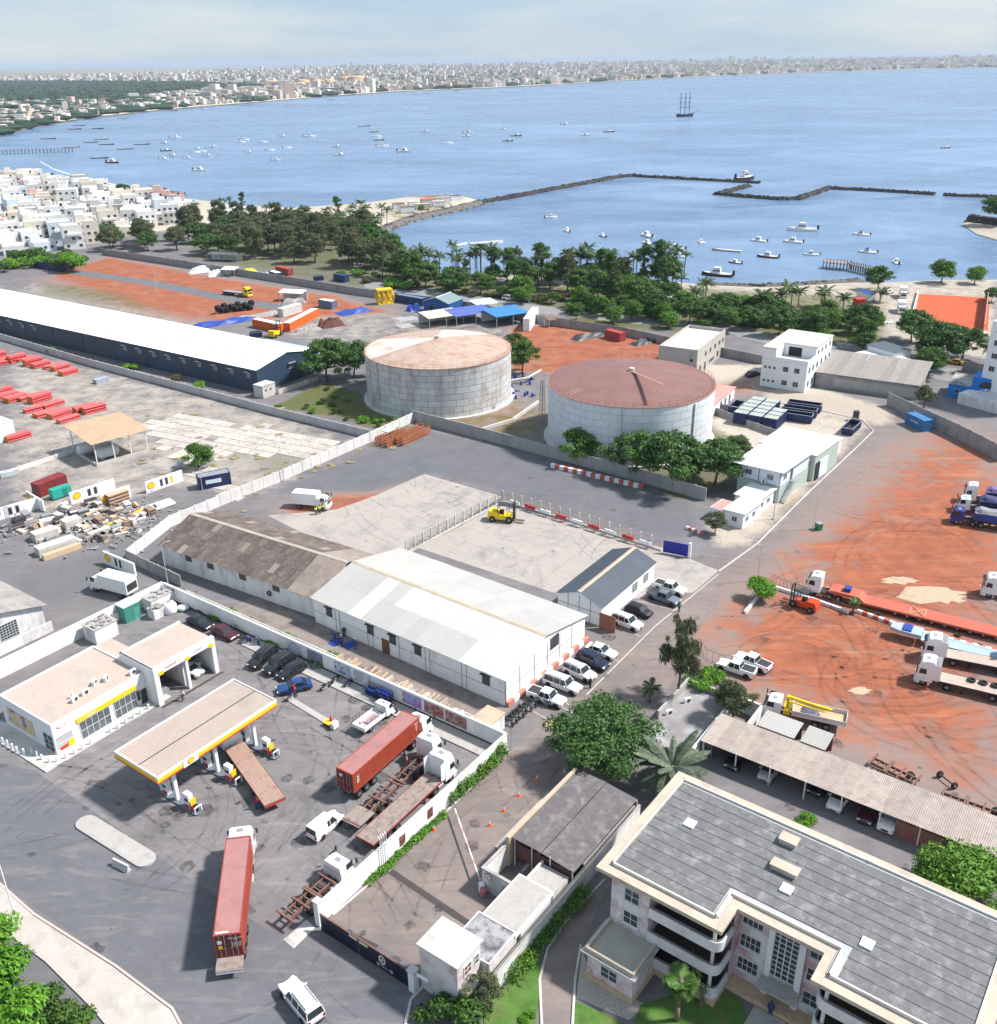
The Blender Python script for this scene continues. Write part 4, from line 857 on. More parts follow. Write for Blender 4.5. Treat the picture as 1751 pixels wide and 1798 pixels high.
# workshop with two bays
f2 = Fr(G(284, 1236), G(387, 1175)); Lw, Dw, Hw = 9.0, 6.8, 5.6
t = thing('workshop', 'white two bay vehicle workshop with open front beside the station shop', 'workshop', f2.w(0, 0), f2.rz)
mb = MB(); mb.box(-.5, -.2, 0, Dw, 0, Hw); mb.box(Lw-.3, Lw, 0.02, Dw, 0, Hw-.6); mb.box(-.2, Lw-.3, Dw-.3, Dw, 0, Hw-.4); mb.build('wall', WHITE, t)
MB().box(4.3, 4.5, .7, Dw-.3, 0, Hw-.8).build('partition_wall', OLDW, t); MB().box(-.45, Lw-.05, .3, Dw-.05, Hw-.38, Hw-.2).build('roof', BEIGE, t)
mb = MB(); mb.box(-.5, Lw+.1, -.35, .25, Hw-1.1, Hw); mb.build('portal_beam', WHITE, t)
for x, w_ in ((-.5, .7), (4.2, .4), (Lw-.5, .6)): MB().box(x, x+w_, -.352, .252, 0, Hw-1.102).build('portal_column', WHITE, t)
mb = MB(); mb.box(-.49, Lw, Dw-.2, Dw+.02, Hw-.2, Hw); mb.box(-.49, -.29, .26, Dw-.2, Hw-.2, Hw); mb.build('parapet', WHITE, t)
for x in (.15, 4.25, 8.0): MB().box(x, x+.75, -.4, -.355, Hw-1.25, Hw-.75).build('sign_panel', YEL, t)
text('lettering', 'VIDANGE', .42, RLAMP, t, (2.0, -.36, Hw-.6), (math.pi/2, 0, 0)); text('lettering', 'LAVAGE', .42, GREYM, t, (6.4, -.36, Hw-.6), (math.pi/2, 0, 0))
MB().box(-.5, Lw+.3, -1.0, -.6, .008, .02).build('drain', M('drain_grate', (.07, .05, .045), .8), t)
MB().box(1.0, 2.2, 1.2, 4.6, .02, .7).box(.2, .8, 2.5, 5.5, .02, 1.6).build('work_bench', GREYM, t)
c_ = car((0, 0), (1, 1), 'hatch', CARW, 'white hatchback with open doors in the workshop wash bay', loc=f2.w(6.6, 2.6), rz=f2.rz-math.pi/2+.15)
for s in (-1, 1): put('open_door', cached('odoor', lambda: MB().box(-.5, .5, -.03, .03, .3, 1.0).box(-.45, -.4, -.02, .02, 1.0, 1.4).box(-.42, .45, -.02, .02, 1.36, 1.42).mesh('open_door', CARW)), c_, (.2, s*1.25, .05), s*1.0)
# canopy over the pumps
fc_ = Fr(G(276, 1366, 5.6), G(486, 1228, 5.6)); LC, DC, HC = 17.0, 7.7, 5.6
t = thing('fuel_canopy', 'long fuel pump canopy with ribbed beige roof and yellow red fascia', 'canopy', fc_.w(0, 0), fc_.rz)
MB().corr((.15, .15, HC-.16), (LC-.3, 0, 0), (0, DC-.3, 0), 60, (0, 0, 1), .05).build('roof_sheet', BEIGE, t)
MB().box(.12, LC-.12, .12, DC-.12, HC-.8, HC-.2).build('soffit', WHITE, t); MB().box(.1, LC-.1, DC*.46, DC*.46+.1, HC-.13, HC-.08).build('roof_gutter', DARK, t)
for nm, z0, z1, m_, e in (('fascia_rim', HC-.3, HC, WHITE, 0), ('fascia_yellow', HC-.78, HC-.303, YEL, .02), ('fascia_red', HC-.92, HC-.783, M('station_red', (.62, .02, .025), .45), .05)):
    mb = MB(); mb.box(-e, LC+e, -e, .12, z0, z1); mb.box(-e, LC+e, DC-.12, DC+e, z0, z1); mb.box(-e, .12, .12, DC-.12, z0, z1); mb.box(LC-.12, LC+e, .12, DC-.12, z0, z1); mb.build(nm, m_, t)
MB().box(3.3, 5.3, -.08, -.045, HC-.95, HC-.02).build('sign_panel', WHITE, t)
def pecten(par, p, r, rot, k=1.):
    """yellow scallop on a red rim"""
    for nm, rr, m_, d in (('emblem_rim', r*1.12, M('emblem_red', (.6, .02, .02), .4), 0), ('emblem', r, YEL, .012)):
        mb = MB(); pts = []
        for i in range(33):
            a = -.55+i*(math.pi+1.1)/32; q = rr*(1+.045*math.cos(i*math.pi/2)); pts.append((q*math.cos(a), q*math.sin(a)*.95))
        pts += [(-.35*rr, -.8*rr), (.35*rr, -.8*rr)]; n = len(pts)
        mb.add([(x, -d-.03, y) for x, y in pts]+[(x, -d, y) for x, y in pts], [tuple(range(n))]+[(i, n+i, n+(i+1) % n, (i+1) % n) for i in range(n)]); o_ = mb.build(nm, m_, par); o_.location = p; o_.rotation_euler = rot
pecten(t, (4.3, -.1, HC-.47), .38, (0, 0, 0))
for k in range(3):
    x = 2.6+k*5.7; MB().box(x-.2, x+.2, DC*.5-.2, DC*.5+.2, 0, HC-.8).build('column', WHITE, t); MB().box(x-.2, x+.2, 1.0, 1.4, 0, HC-.8).build('column', WHITE, t)
for k, nm in enumerate(('under the near corner of the canopy', 'in the middle of the canopy', 'under the far end of the canopy')):
    x = 2.6+k*5.7; p = fc_.w(x, 0); i_ = thing('pump_island', 'pump island with white dispensers '+nm, 'fuel pump', p, fc_.rz)
    MB().prism([(-.55, -2.4), (-.35, -2.7), (.35, -2.7), (.55, -2.4), (.55, 6.2), (-.55, 6.2)], 0, .2).build('island_kerb', M('island_grey', (.14, .16, .2), .8), i_)
    for y in (-.9, 3.0):
        q = MB().box(-.3, .3, y-.45, y+.45, .2, 1.6, .03, .05).build('dispenser', WHITE, i_); MB().box(-.31, .31, y-.4, y+.4, .25, .7).build('dispenser_base', M('station_red', ()), q)
        MB().box(-.315, .315, y-.3, y+.3, 1.15, 1.5).build('display', DARK, q); MB().box(-.3, .3, y-.5, y+.5, 1.62, 2.1).build('dispenser_top', WHITE, q)
    MB().box(-.35, .35, -1.75, -1.7, .9, 1.75).build('price_sign', YEL, i_); MB().tube([(-.42, -2.45, .2), (-.42, -2.45, 1.0), (.42, -2.45, 1.0), (.42, -2.45, .2)], .085, 7).build('guard_hoop', WHITE, i_)
    MB().cyl((0, -2.1, .2), (0, -2.1, 1.0), .26, 10).build('bin', BLACK, i_); MB().box(-.2, .2, -1.6, -1.35, .2, 1.2).build('hose_post', M('station_red', ()), i_)
# bollards round the forecourt
bm = MB().cyl((0, 0, 0), (0, 0, .85), .13, 10).mesh('bollard', WHITE, False)
for p in ((6, 1305), (14.5, 1310), (23, 1316), (31, 1321), (43, 1325), (57, 1324), (66, 1329), (75, 1335), (88, 1340), (101, 1339), (117, 1333), (132, 1325), (146, 1317), (160, 1308), (195, 1287), (208, 1280), (221.5, 1271), (235.6, 1262), (247.6, 1255), (262, 1246)):
    tag(put('bollard', bm, None, G(*p)), 'short white bollard along the paving round the station shop', 'bollard', 'white bollards by the station shop')
struct('shop_paving', MB().prism(gp([(-12, 1290), (10, 1309), (42, 1328), (60, 1328), (88, 1343), (104, 1342), (268, 1245), (250, 1238), (103, 1330), (8, 1268), (-12, 1262)]), .0, .13), M('shop_paving', (.38, .38, .40), .9, .1, .4, stain=(.25, .25, .27), samt=.4))
# street island, block, kerbed strip with air point
mb = MB(); a, b = G(152, 1446), G(255, 1510); d = (b-a).normalized(); n_ = Vector((-d.y, d.x, 0)); pts = []
for c_, s in ((b, 0), (a, math.pi)):
    for i in range(9): q = s-math.pi/2+math.pi*i/8; pts.append((c_+d*(1.1*math.cos(q))+n_*(1.1*math.sin(q)))[:2])
struct('traffic_island', mb.prism(pts, 0, .2), CONC, 'long rounded concrete traffic island in the street')
o = MB().box(-1.1, 1.1, -.3, .3, 0, .35, 0, .12).box(-1.1, 1.1, -.15, .15, .351, .85, 0, .04).build('barrier_block', PCONC, None, loc=G(214, 1524), rz=-.5); tag(o, 'loose white concrete barrier block beside the traffic island', 'barrier')
struct('kerb_strip', MB().prism(gp([(500, 1228), (508, 1222), (592, 1272), (585, 1280)]), 0, .12), CONC)
t = thing('air_point', 'tyre air point with yellow lid and red cone on kerb', 'air pump', G(583, 1276), R(-36)); MB().box(-1.0, .2, -.45, .45, .12, .5).build('cabinet', DARK, t); MB().box(.2, .8, -.45, .45, .12, .9).build('cabinet', WHITE, t); MB().box(-1.05, .15, -.5, .5, .502, .56).build('lid', YEL, t); MB().cyl((-.4, .3, .56), (-.4, .3, 1.35), .22, 8, .05).build('cone', REDP, t)
# ---- cars on the forecourt
car((334, 1090), (372, 1107), 'sedan', CARK, 'black sedan nearest the wall corner behind the workshop')
car((378, 1108), (414, 1125), 'sedan', CARM, 'dark maroon sedan parked along the white wall')
car((480, 1148), (443, 1177), 'suv', CARK, 'black suv with roof rails, left of three beside the wall')
car((511, 1160), (470, 1187), 'suv', CARK, 'black suv in the middle of the three beside the wall')
car((533, 1172), (492, 1196), 'hatch', CARK, 'black estate car, right of three beside the wall')
car((541, 1206), (493, 1217), 'sedan', CARB, 'bright blue sedan with the attendant in red at its side')
car((552, 1474), (592, 1440), 'van', CARW, 'small white panel van parked on the forecourt', cat='van')
car((553, 1795), (508, 1738), 'pickcap', CARW, 'white pickup with covered bed on the street in front', cat='pickup')
person((518, 1219), (500, 1215), REDP, REDP, 'person in red overalls beside the blue sedan', 'reach', cap=None)
person((322, 1230), (290, 1250), WHITE, NAVY, 'person in white shirt and navy trousers walking past the workshop', 'walk')
person((452, 1420), (440, 1440), REDP, BLUEP, 'person in red shirt and blue trousers behind the rusty trailer', 'stand')
person((308, 1368), (330, 1360), REDP, NAVY, 'person in red cap and shirt under the canopy corner', 'stand', cap=REDP)
person((441, 1130), (420, 1130), BLUEP, NAVY, 'person in blue bending over the motorcycle by the wall', 'bend'); person((455, 1134), (440, 1128), NAVY, NAVY, 'person in dark clothes sitting low beside the wall', 'bend')
moto((429, 1129), (445, 1127), CARK, 'black motorcycle between the maroon sedan and the black cars'); moto((512, 1228), (524, 1222), CARB, 'blue motorcycle beside the attendant in red')
moto((572, 1210), (584, 1204), CARK, 'black motorcycle standing alone on the forecourt'); moto((589, 1197), (596, 1190), CARK, 'black motorcycle against the wall under the blue poster'); moto((612, 1204), (620, 1198), CARK, 'dark motorcycle against the wall below the pale poster')
# blue gas bottle cage, tarpaulin, tents
for k, p in enumerate(((655, 1222), (675, 1232))):
    t = thing('bottle_cage', 'dark blue wire cage of gas bottles, '+('left' if k == 0 else 'right')+' one against the wall', 'cage', G(*p), R(-36)); mb = MB()
    for x in np.linspace(-1.1, 1.1, 7):
        for y in (-.5, .5): mb.cyl((x, y, 0), (x, y, 1.7), .025, 4)
    for z in (.1, .6, 1.15, 1.7):
        for y in (-.5, .5): mb.cyl((-1.1, y, z), (1.1, y, z), .025, 4)
    tag(mb.build('cage_bars', NAVY, t), kind='stuff'); gb = cached('gasb', lambda: MB().lathe([(.02, 0), (.15, .02), (.15, .42), (.06, .52), (.06, .58), (.01, .58)], n=8).mesh('gas_bottle', BLUEP, True))
    for x in np.linspace(-.9, .9, 6):
        for y in (-.25, .25):
            for z in (.05, .62, 1.17)[:3 if k else 2]: put('gas_bottle', gb, t, (x, y, z))
t = MB().add([(-1, -.5, 0), (1, -.5, 0), (1.1, .5, 0), (-1, .5, 0), (-.2, -.1, 1.1), (.4, .2, .8)], [(0, 1, 4), (1, 5, 4), (1, 2, 5), (2, 3, 5), (3, 4, 5), (3, 0, 4)]).build('tarpaulin', M('grey_tarp', (.12, .14, .18), .6), None, loc=G(557, 1172), rz=.3); tag(t, 'grey tarpaulin heaped against the wall poster', 'tarpaulin')
# ================================================================ TRUCKS ON THE FORECOURT
def truck(name, label, cat, rear, front, z=0., group=None, z_=1.2):
    """Empty at the middle; returns it with half length of the px span"""
    a, b = G(*rear, z_), G(*front, z_); c = (a+b)/2; return thing(name, label, cat, (c.x, c.y, 0), heading(a, b), group), (b-a).length/2
CRED = cmat('faded_red', (.33, .055, .035), (.2, .04, .03)); CROOF = cmat('pink_roof', (.36, .175, .165), (.28, .11, .1)); CDRK = cmat('shaded_red_door', (.14, .02, .022)); CORG = cmat('orange_red', (.36, .06, .028), (.24, .05, .03)); CRUST = cmat('rust_red', (.22, .06, .05))  # CDRK: container red darkened, shade of the door ends put into the colour
def lorry(label, rear, front, load, paint=CARW, H=3.6, hi=True, axles=1, z_=1.2, defl=False, len_=None, name='articulated_truck', tractor_on=True, tmat=None):
    """articulated lorry: span rear..front is the trailer deck at height z_; the tractor stands ahead of it"""
    t, h = truck(name, label, 'truck', rear, front, z_=z_)
    if len_: h = len_/2
    if load == 'container':
        trailer_gear(t, -h-.1, h, 1.25, axles=(1.0, 2.3, 3.6), mat=tmat)
    elif load == 'flat': flat_deck(t, -h, h, 1.35, side=tmat); trailer_gear(t, -h+.2, h-.2, 1.2, axles=(1.2, 2.5, 3.8))
    elif load == 'skel':
        skeletal(t, -h, h, 1.25)
        for a in (2.6, 3.9, 5.2): axle(t, -h+a)
    if tractor_on: tractor(t, h+2.6, paint, H, hi, axles, defl)
    return t, h
# red container lorry in the street
t, h = lorry('white truck with faded red container, turning in the street', (398.5, 1638.7), (418.4, 1471.7), 'container', z_=4.0, len_=12.19, axles=1, defl=True)
box_container(t, 12.19, CRED, 1.3, 2.72, dmat=CDRK, roofmat=CROOF)
MB().box(-7.5, -6.15, -1.2, 1.2, 1.2, 1.28).build('rear_deck', WOOD, t); MB().box(-7.52, -7.45, -1.2, 1.2, .75, 1.2).build('rear_bumper', CARW, t)
for s in np.linspace(-1.1, 1.1, 10): MB().add([(-7.53, s-.06, .95), (-7.53, s+.03, .95), (-7.53, s+.12, 1.18), (-7.53, s+.03, 1.18)], [(0, 1, 2, 3)]).build('warning_stripe', RLAMP, t)
text('lettering', 'BEAU 517 020 1\n45G1\n\n32 500 KG\n3 890 KG\n28 610 KG', .2, WHITE, t, (-6.16, -.72, 3.1), (math.pi/2, 0, -math.pi/2), .004)
MB().box(-6.135, -6.125, .55, .9, 2.35, 2.75).build('placard', YEL, t); MB().box(-6.135, -6.125, .55, .95, 2.95, 3.35).build('placard', WHITE, t); MB().box(-5.9, -5.7, -.1, 1.0, 4.0, 4.035).build('placard', WHITE, t)
t2 = MB().box(2.9, 3.9, -1.3, -1.24, .6, 1.1).build('side_guard', CARW, t)
# orange container lorry by the long wall
t, h = lorry('white truck with orange red container parked by the poster wall', (604.4, 1354), (722.6, 1253), 'container', z_=3.9, len_=12.19, H=3.2, hi=False)
box_container(t, 12.19, CORG, 1.3, 2.6, dmat=CDRK, roofmat=CROOF)
text('lettering', 'tex', .75, WHITE, t, (-5.3, -1.2, 2.75), (math.pi/2, -math.pi/2, 0), .006); text('lettering', 'TEXU\n734\n121\n9', .32, WHITE, t, (5.4, -1.2, 2.9), (math.pi/2, 0, 0), .005)
MB().box(-6.13, -6.12, .35, .75, 3.0, 3.35).build('placard', WHITE, t)
# skeletal trailer between the two
t, h = lorry('white truck with empty rust red container chassis, between two loaded trailers', (616, 1446), (742, 1330), 'skel', axles=2, z_=1.25, H=3.5)
for i in range(5): MB().box(-h-.1, -h+2.6, -1.2+i*.482, -1.2+i*.482+.46, 1.255, 1.32).build('plank', WOOD, t)
# flat trailer along the road wall with tall wind deflector cab
t, h = lorry('white truck with tall wind deflector and long plank flatbed along the wall', (640, 1476), (763, 1363), 'flat', axles=1, z_=1.35, H=3.8, defl=True, tmat=M('trailer_red', (.25, .035, .03), .6, .15, 1))
# white four by two with skeletal chassis by the gate pillar
t, h = lorry('white cab truck with bare rust red chassis beside the gate pillar', (499, 1612), (578, 1542), 'skel', axles=1, z_=1.2, H=3.1, hi=False)
# rusty flat trailer being fuelled
t, h = lorry('rusty brown steel flatbed trailer standing at the pumps', (483, 1407), (412, 1308), 'flat', axles=1, z_=1.4, H=3.0, hi=False, tmat=RUST)
for o in t.children:
    if o.name.startswith('plank'): o.material_slots[0].link = 'OBJECT'; o.material_slots[0].material = M('rusty_deck', (.38, .25, .20), .8, .15, .8, stain=(.18, .08, .06), samt=.4, sscale=.8)
MB().box(-h-.04, -h, -1.2, 1.2, 1.0, 1.2).build('rear_bumper', REDP, t)
# small white stake truck
def stake_truck(label, rear, front):
    t, h = truck('stake_truck', label, 'truck', rear, front, z_=0); h = 2.8
    add_cab(t, h, CARW, 2.6, True); 
    for o in t.children: o.scale = (.72, .82, .78)
    chassis(t, -h, h-.4, .75); [wheel_at(t, x, s*.78, .38, .26) for x in (h-.9, -h+1.3) for s in (-1, 1)]
    flat_deck(t, -h, h-1.7, .98, mat=WHITE, side=CARW, wd=1.0); mb = MB()
    for s in (-1, 1): mb.box(-h, h-1.7, s*1.0-.025, s*1.0+.025, 1.002, 1.35)
    mb.box(-h-.03, -h+.02, -.97, .97, 1.002, 1.35); mb.build('drop_side', CARW, t); mb = MB()
    for s in (-1, 1):
        for x in np.linspace(-h+.05, h-1.75, 7): mb.cyl((x, s*.97, 1.35), (x, s*.97, 2.2), .02, 4)
        for z in (1.65, 1.95, 2.2): mb.cyl((-h+.05, s*.97, z), (h-1.75, s*.97, z), .02, 4)
    for z in (1.65, 1.95, 2.2): mb.cyl((h-1.75, -.97, z), (h-1.75, .97, z), .02, 4)
    tag(mb.build('stake_rail', DARK, t), kind='stuff')
    MB().box(-1.6, .4, -.5, .4, 1.03, 1.2).blob((-1.8, .5, 1.1), (.3, .3, .14), 7, 4, .2).build('cargo', M('cargo_pink', (.45, .3, .32), .8, .3, 2), t); return t
stake_truck('small white stake bed truck beside the orange container', (634, 1288), (680, 1252))
tag(put('tyre', tyre_mesh(.55), None, G(692, 1251)), 'large loose tyre in front of the small stake truck', 'tyre')
tag(MB().box(-.05, .05, -.7, .7, 0, 1.1).box(-.2, .2, -.6, -.5, 0, .08).build('notice_board', poster_mat('notice', [(.7, .7, .7), (.6, .1, .2), (.75, .75, .75)], 2.5), None, loc=G(715, 1340), rz=.2), 'white notice board with red print between the trailers', 'notice board')
# ================================================================ PERIMETER WALLS
fw = Fr(G(562, 1622), G(889, 1318)); LWC = fw.len; HW = 2.5
t = thing('perimeter_wall', 'tall white wall between the forecourt and the access lane', 'wall', fw.w(0, 0), fw.rz)
MB().box(.3, LWC, -.12, .12, 0, HW).build('wall', WWALL, t); MB().box(.3, LWC+.12, -.16, .16, HW+.002, HW+.08).build('coping', PCONC, t)
MB().box(-.3, .3, -.3, .3, 0, HW+.5).build('pillar', WHITE, t); MB().box(-.38, .38, -.38, .38, HW+.502, HW+.62).build('pillar_cap', PCONC, t)
for i, (x, z) in enumerate(((11.6, 1.0), (16.2, 1.2))): MB().box(x, x+.9, -.16, -.125, z-.5, z+.75).build('wall_poster', poster_mat('poster_dark%d' % i, [(.25, .05, .04), (.1, .03, .03), (.4, .3, .2)], 2.), t)
for i in range(4): MB().tube([(8.6+i*.3, -.3, 0), (8.6+i*.3, -.3, 4.0), (8.6+i*.3, -.05, 4.25)], .05, 6).build('vent_pipe', WHITE, t)
t = thing('poster_wall', 'long bluish white wall hung with posters behind the forecourt', 'wall', fw.w(LWC, .12), fw.rz+math.pi/2)
LB = 64.6; MB().box(0, LB-.4, -.12, .12, 0, HW-.002).build('wall', WWALL, t); MB().box(0, LB-.4, -.16, .16, HW, HW+.07).build('coping', WWALL, t); MB().box(.1, LB, -.02+.14, .3, 0, .25).build('wall_foot_shade', DARK, t)  # dark strip along the wall foot paints in its shadow
struct('kerb_walk', MB().box(.3, 44, .31, 2.6, 0, .16).mesh('kerb_walk', CONC) and MB().box(.3, 44, .31, 2.6, 0, .16).build('kerb_walk', CONC, None, loc=fw.w(LWC, .12), rz=fw.rz+math.pi/2), None)
PC = [[(.5, .5, .6), (.65, .66, .75), (.3, .3, .45)], [(.1, .12, .22), (.3, .32, .42), (.03, .04, .08)], [(.1, .35, .55), (.6, .65, .7), (.04, .12, .3)], [(.55, .55, .6), (.35, .36, .45), (.66, .66, .7)], [(.08, .16, .4), (.4, .2, .5), (.3, .5, .7)], [(.03, .03, .03), (.35, .1, .08), (.3, .3, .32)], [(.05, .03, .03), (.3, .12, .1), (.35, .33, .33)]]
PN = ['pale poster with a dark printed block, first on the wall', 'dark blue poster behind the grey tarpaulin', 'bright blue poster with a rider figure', 'pale grey poster right of the bright blue one', 'blue violet poster above the stake truck cab', 'black poster with white shape above the container truck', 'dark red brown poster nearest the wall end']
fb = Fr(fw.w(LWC, .12), fw.w(LWC, 30))
for i, (px, py) in enumerate(((517, 1139), (553, 1155), (601, 1177), (637, 1191), (722, 1232), (761, 1249), (800, 1266))):
    x = fb.l(G(px, py, 1.25))[0]; w_ = (2.5, 2.8, 2.9, 2.9, 3., 3., 3.2)[i]; o = MB().box(-w_/2, w_/2, 0, .05, -.75, .8).box(-w_/2-.05, w_/2+.05, 0, .03, -.8, .85).build('wall_poster', poster_mat('poster_%d' % i, PC[i], 1.5), None, loc=fb.w(x, .13, 1.35), rz=fb.rz); tag(o, PN[i], 'poster')
t = thing('perimeter_wall', 'white wall behind the station shop', 'wall', fb.w(LB, 0), fb.rz+math.pi/2)
MB().box(.0, 46, -.13, .13, 0, HW-.004).build('wall', WWALL, t); MB().box(0, 46, -.17, .17, HW-.002, HW+.075).build('coping', WWALL, t)
# ---- things in the corner behind the workshop
JUNK = M('junk', (.36, .34, .33), .85, .45, 3., stain=(.1, .09, .09), samt=.6, sscale=2.)
def hut(px, dims, label, wall, roofm=None, rz=SITE, name='utility_hut', cat='hut', h=2.4, junk=False, over=.1):
    t = thing(name, label, cat, G(*px), rz); a, b = dims[0]/2, dims[1]/2; MB().box(-a, a, -b, b, 0, h).build('wall', wall, t); MB().box(-a-over, a+over, -b-over, b+over, h+.002, h+.1).build('roof', roofm or PCONC, t)
    if junk:
        mb = MB()
        for i in range(14): mb.cbox((random.uniform(-a, a)*.85, random.uniform(-b, b)*.85, h+.2), (random.uniform(.3, 1.), random.uniform(.2, .5), random.uniform(.1, .3)), random.uniform(0, 3))
        tag(mb.build('roof_debris', JUNK, t), kind='stuff')
    return t
hut((180, 1118), (3.6, 2.9), 'white hut with debris strewn on its roof, beside the station shop', OLDW, CONC, junk=True); hut((283, 1062), (4.6, 2.2), 'low white hut with broken roof at the wall corner', OLDW, CONC, junk=True, h=2.0)
t = hut((228, 1085), (2.6, 2.2), 'green metal generator cabinet with grey roof', M('cabinet_green', (.05, .22, .18), .5, .1, 1), M('zinc', (.45, .5, .52), .5, .1, 1), h=2.6, name='generator_cabinet', cat='cabinet'); door(t, 's', .6, -1.11, .9, 1.9, M('cabinet_green2', (.07, .3, .25), .5))
hut((276, 1082), (1.9, 1.6), 'white metal crate open at the top, by the green cabinet', OLDW, DARK, name='metal_crate', cat='crate', h=1.6, over=-.2, junk=True)
t = thing('water_tank', 'big white plastic water tank in the wall corner', 'tank', G(300, 1075), .4); MB().lathe([(.01, 0), (1., 0), (1.05, .5), (1.0, 1.3), (.7, 1.7), (.25, 1.85), (.01, 1.85)], n=14).build('tank_body', WHITE, t, True); MB().cyl((0, 0, 1.8), (0, 0, 1.95), .3, 10).build('lid', GREYM, t)
tag(MB().blob((0, 0, .45), (.9, .7, .5), 9, 6, .12).build('plastic_sack', WHITE, None, True, G(322, 1072)), 'crumpled white plastic heap beside the water tank', 'sack')
hut((203, 1090), (.9, .8), 'small white electric box against the wall', WHITE, GREYM, name='electric_box', cat='box', h=1.5)
# ================================================================ GATE AND GATEHOUSES
fg = Fr(G(561, 1630), G(724, 1736)); LG = fg.len
GN = M('gate_navy', (.008, .012, .035), .4, .15, 1, stain=(.03, .02, .03), samt=.3)
t = thing('sliding_gate', 'long dark navy sliding gate with diamond emblem and rusty top rail', 'gate', fg.w(0, 0), fg.rz)
for i in range(6): MB().box(.35+i*(LG-.5)/6+.004, .35+(i+1)*(LG-.5)/6-.004, -.05, .05, .12, 2.05).build('gate_panel', GN, t)
MB().box(.3, LG-.1, -.07, .07, 2.052, 2.16).build('top_rail', RUST, t); MB().box(.3, LG-.1, -.065, .065, .02, .118).build('bottom_rail', DARK, t); MB().box(5.2, 5.3, -.1, -.052, .12, 2.05).build('gate_post', RUST, t)
MB().box(4.1, 5.1, -.08, -.055, 1.72, 2.02).build('sign_panel', M('cream_sign', (.7, .68, .5), .6), t); MB().box(5.35, 6.4, -.08, -.055, 1.7, 2.0).build('sign_panel', M('cream_sign', ()), t)
def diamond(nm, r, x, z, d, m_): MB().add([(x, d, z-r), (x+r*.62, d, z-r*.45), (x+r*.62, d, z+r*.45), (x, d, z+r), (x-r*.62, d, z+r*.45), (x-r*.62, d, z-r*.45)], [(0, 1, 2, 3, 4, 5)]).build(nm, m_, t)
diamond('emblem', .62, 8.1, 1.3, -.056, M('cream_sign', ())); diamond('emblem', .4, 8.1, 1.3, -.06, GN); diamond('emblem', .2, 8.1, 1.3, -.064, M('cream_sign', ()))
text('lettering', '\u2022 S L \u2022', .42, WHITE, t, (8.4, -.06, .5), (math.pi/2, 0, 0), .004)
for x in (7.6, 9.2): MB().ring((x, -.06, .52), (0, 1, 0), .16, .05, 10, 4).build('emblem_ring', M('dusty_pink', (.5, .35, .36), .7), t)
t = thing('gate_pillar', 'white square gate pillar beside the gatehouse', 'pillar', fg.w(LG+.2, 0), fg.rz); MB().box(-.32, .32, -.32, .32, 0, 2.5).build('shaft', WHITE, t); MB().box(-.42, .42, -.42, .42, 2.502, 2.62).build('cap', PCONC, t); MB().box(.42, 1.7, -.1, .1, 2.2, 2.4).build('beam', WHITE, t)
tag(MB().add([(-.9, -.55, .02), (.9, -.5, .02), (1., .45, .02), (-.8, .5, .02), (-.6, -.4, .16), (.7, -.35, .14), (.75, .3, .14), (-.6, .35, .16)], [(4, 5, 6, 7), (0, 1, 5, 4), (1, 2, 6, 5), (2, 3, 7, 6), (3, 0, 4, 7)]).build('concrete_ramp', PCONC, None, loc=G(525, 1640), rz=fg.rz+math.pi/2, ), 'sloping concrete ramp piece outside the gate pillar', 'ramp').scale = (1.6, 1.5, 1)
STAINW = M('stained_white', (.66, .63, .62), .9, .1, .6, stain=(.42, .27, .27), samt=.5, sscale=.6, streak=.3)
t = flat_box('gatehouse', 'tall pale gatehouse with pinkish stained walls at the gate', fg, 12.15, 16.3, .6, 3.9, 5.3, STAINW, PCONC, .0)
MB().box(11.95, 16.5, .4, 4.1, 5.052+.3, 5.5).build('roof_slab', PCONC, t)
for z, u in ((3.3, 2.0), (1.2, 2.6)): window(t, 'e', u, 16.32, z, .9, 1.1, 2, 2, pm=M('brick_vent', (.2, .07, .05), .8))
window(t, 'e', 3.3, 16.32, 3.3, .5, 1.0, 1, 2); block(t, 16.3, 17.2, .8, 2.6, 2.6, STAINW, PCONC, 0)
t = flat_box('gate_office', 'low gate office with weather stained flat roof behind the gatehouse', fg, 12.9, 17.2, 3.95, 8.2, 2.9, STAINW, M('mottled_roof', (.34, .34, .35), .9, .2, 1, stain=(.1, .1, .11), samt=.7, sscale=.9), .12)
fd = Fr(G(899, 1475, 3.2), G(1003, 1530, 3.2))
DROOF = M('dark_fibre_cement', (.135, .125, .13), .9, .2, 1.2, stain=(.27, .25, .24), samt=.45, sscale=.9)
t = thing('open_shed', 'long shed with dark corrugated roof and tan wall beside the lane', 'shed', fd.w(0, 0), fd.rz)
for k in range(6):
    y0 = .0+k*2.1; MB().corr((.0, y0, 3.55), (3.55, 0, -.0), (0, 2.16, 0), 24, (0, 0, 1), .05).build('roof_sheet', DROOF, t, loc=(0, 0, k*.006)); MB().corr((3.6, y0, 3.5), (3.8, 0, -.35), (0, 2.16, 0), 24, (0, 0, 1), .05).build('roof_sheet', DROOF, t, loc=(0, 0, k*.006))
MB().box(-.45, -.02, -.4, 12.6, 0, 3.75).build('side_wall', M('tan_wall', (.5, .38, .28), .9, .12, .7), t); MB().box(0, 7.5, 12.4, 12.6, 0, 3.1).build('back_wall', GCONC, t); MB().box(7.2, 7.4, 2, 12.38, 0, 2.6).build('side_wall', GCONC, t)
for x in (.3, 2.4, 4.6, 7.2): MB().cyl((x, .1, 0), (x, .1, 3.5), .06, 6).build('post', OLDW, t)
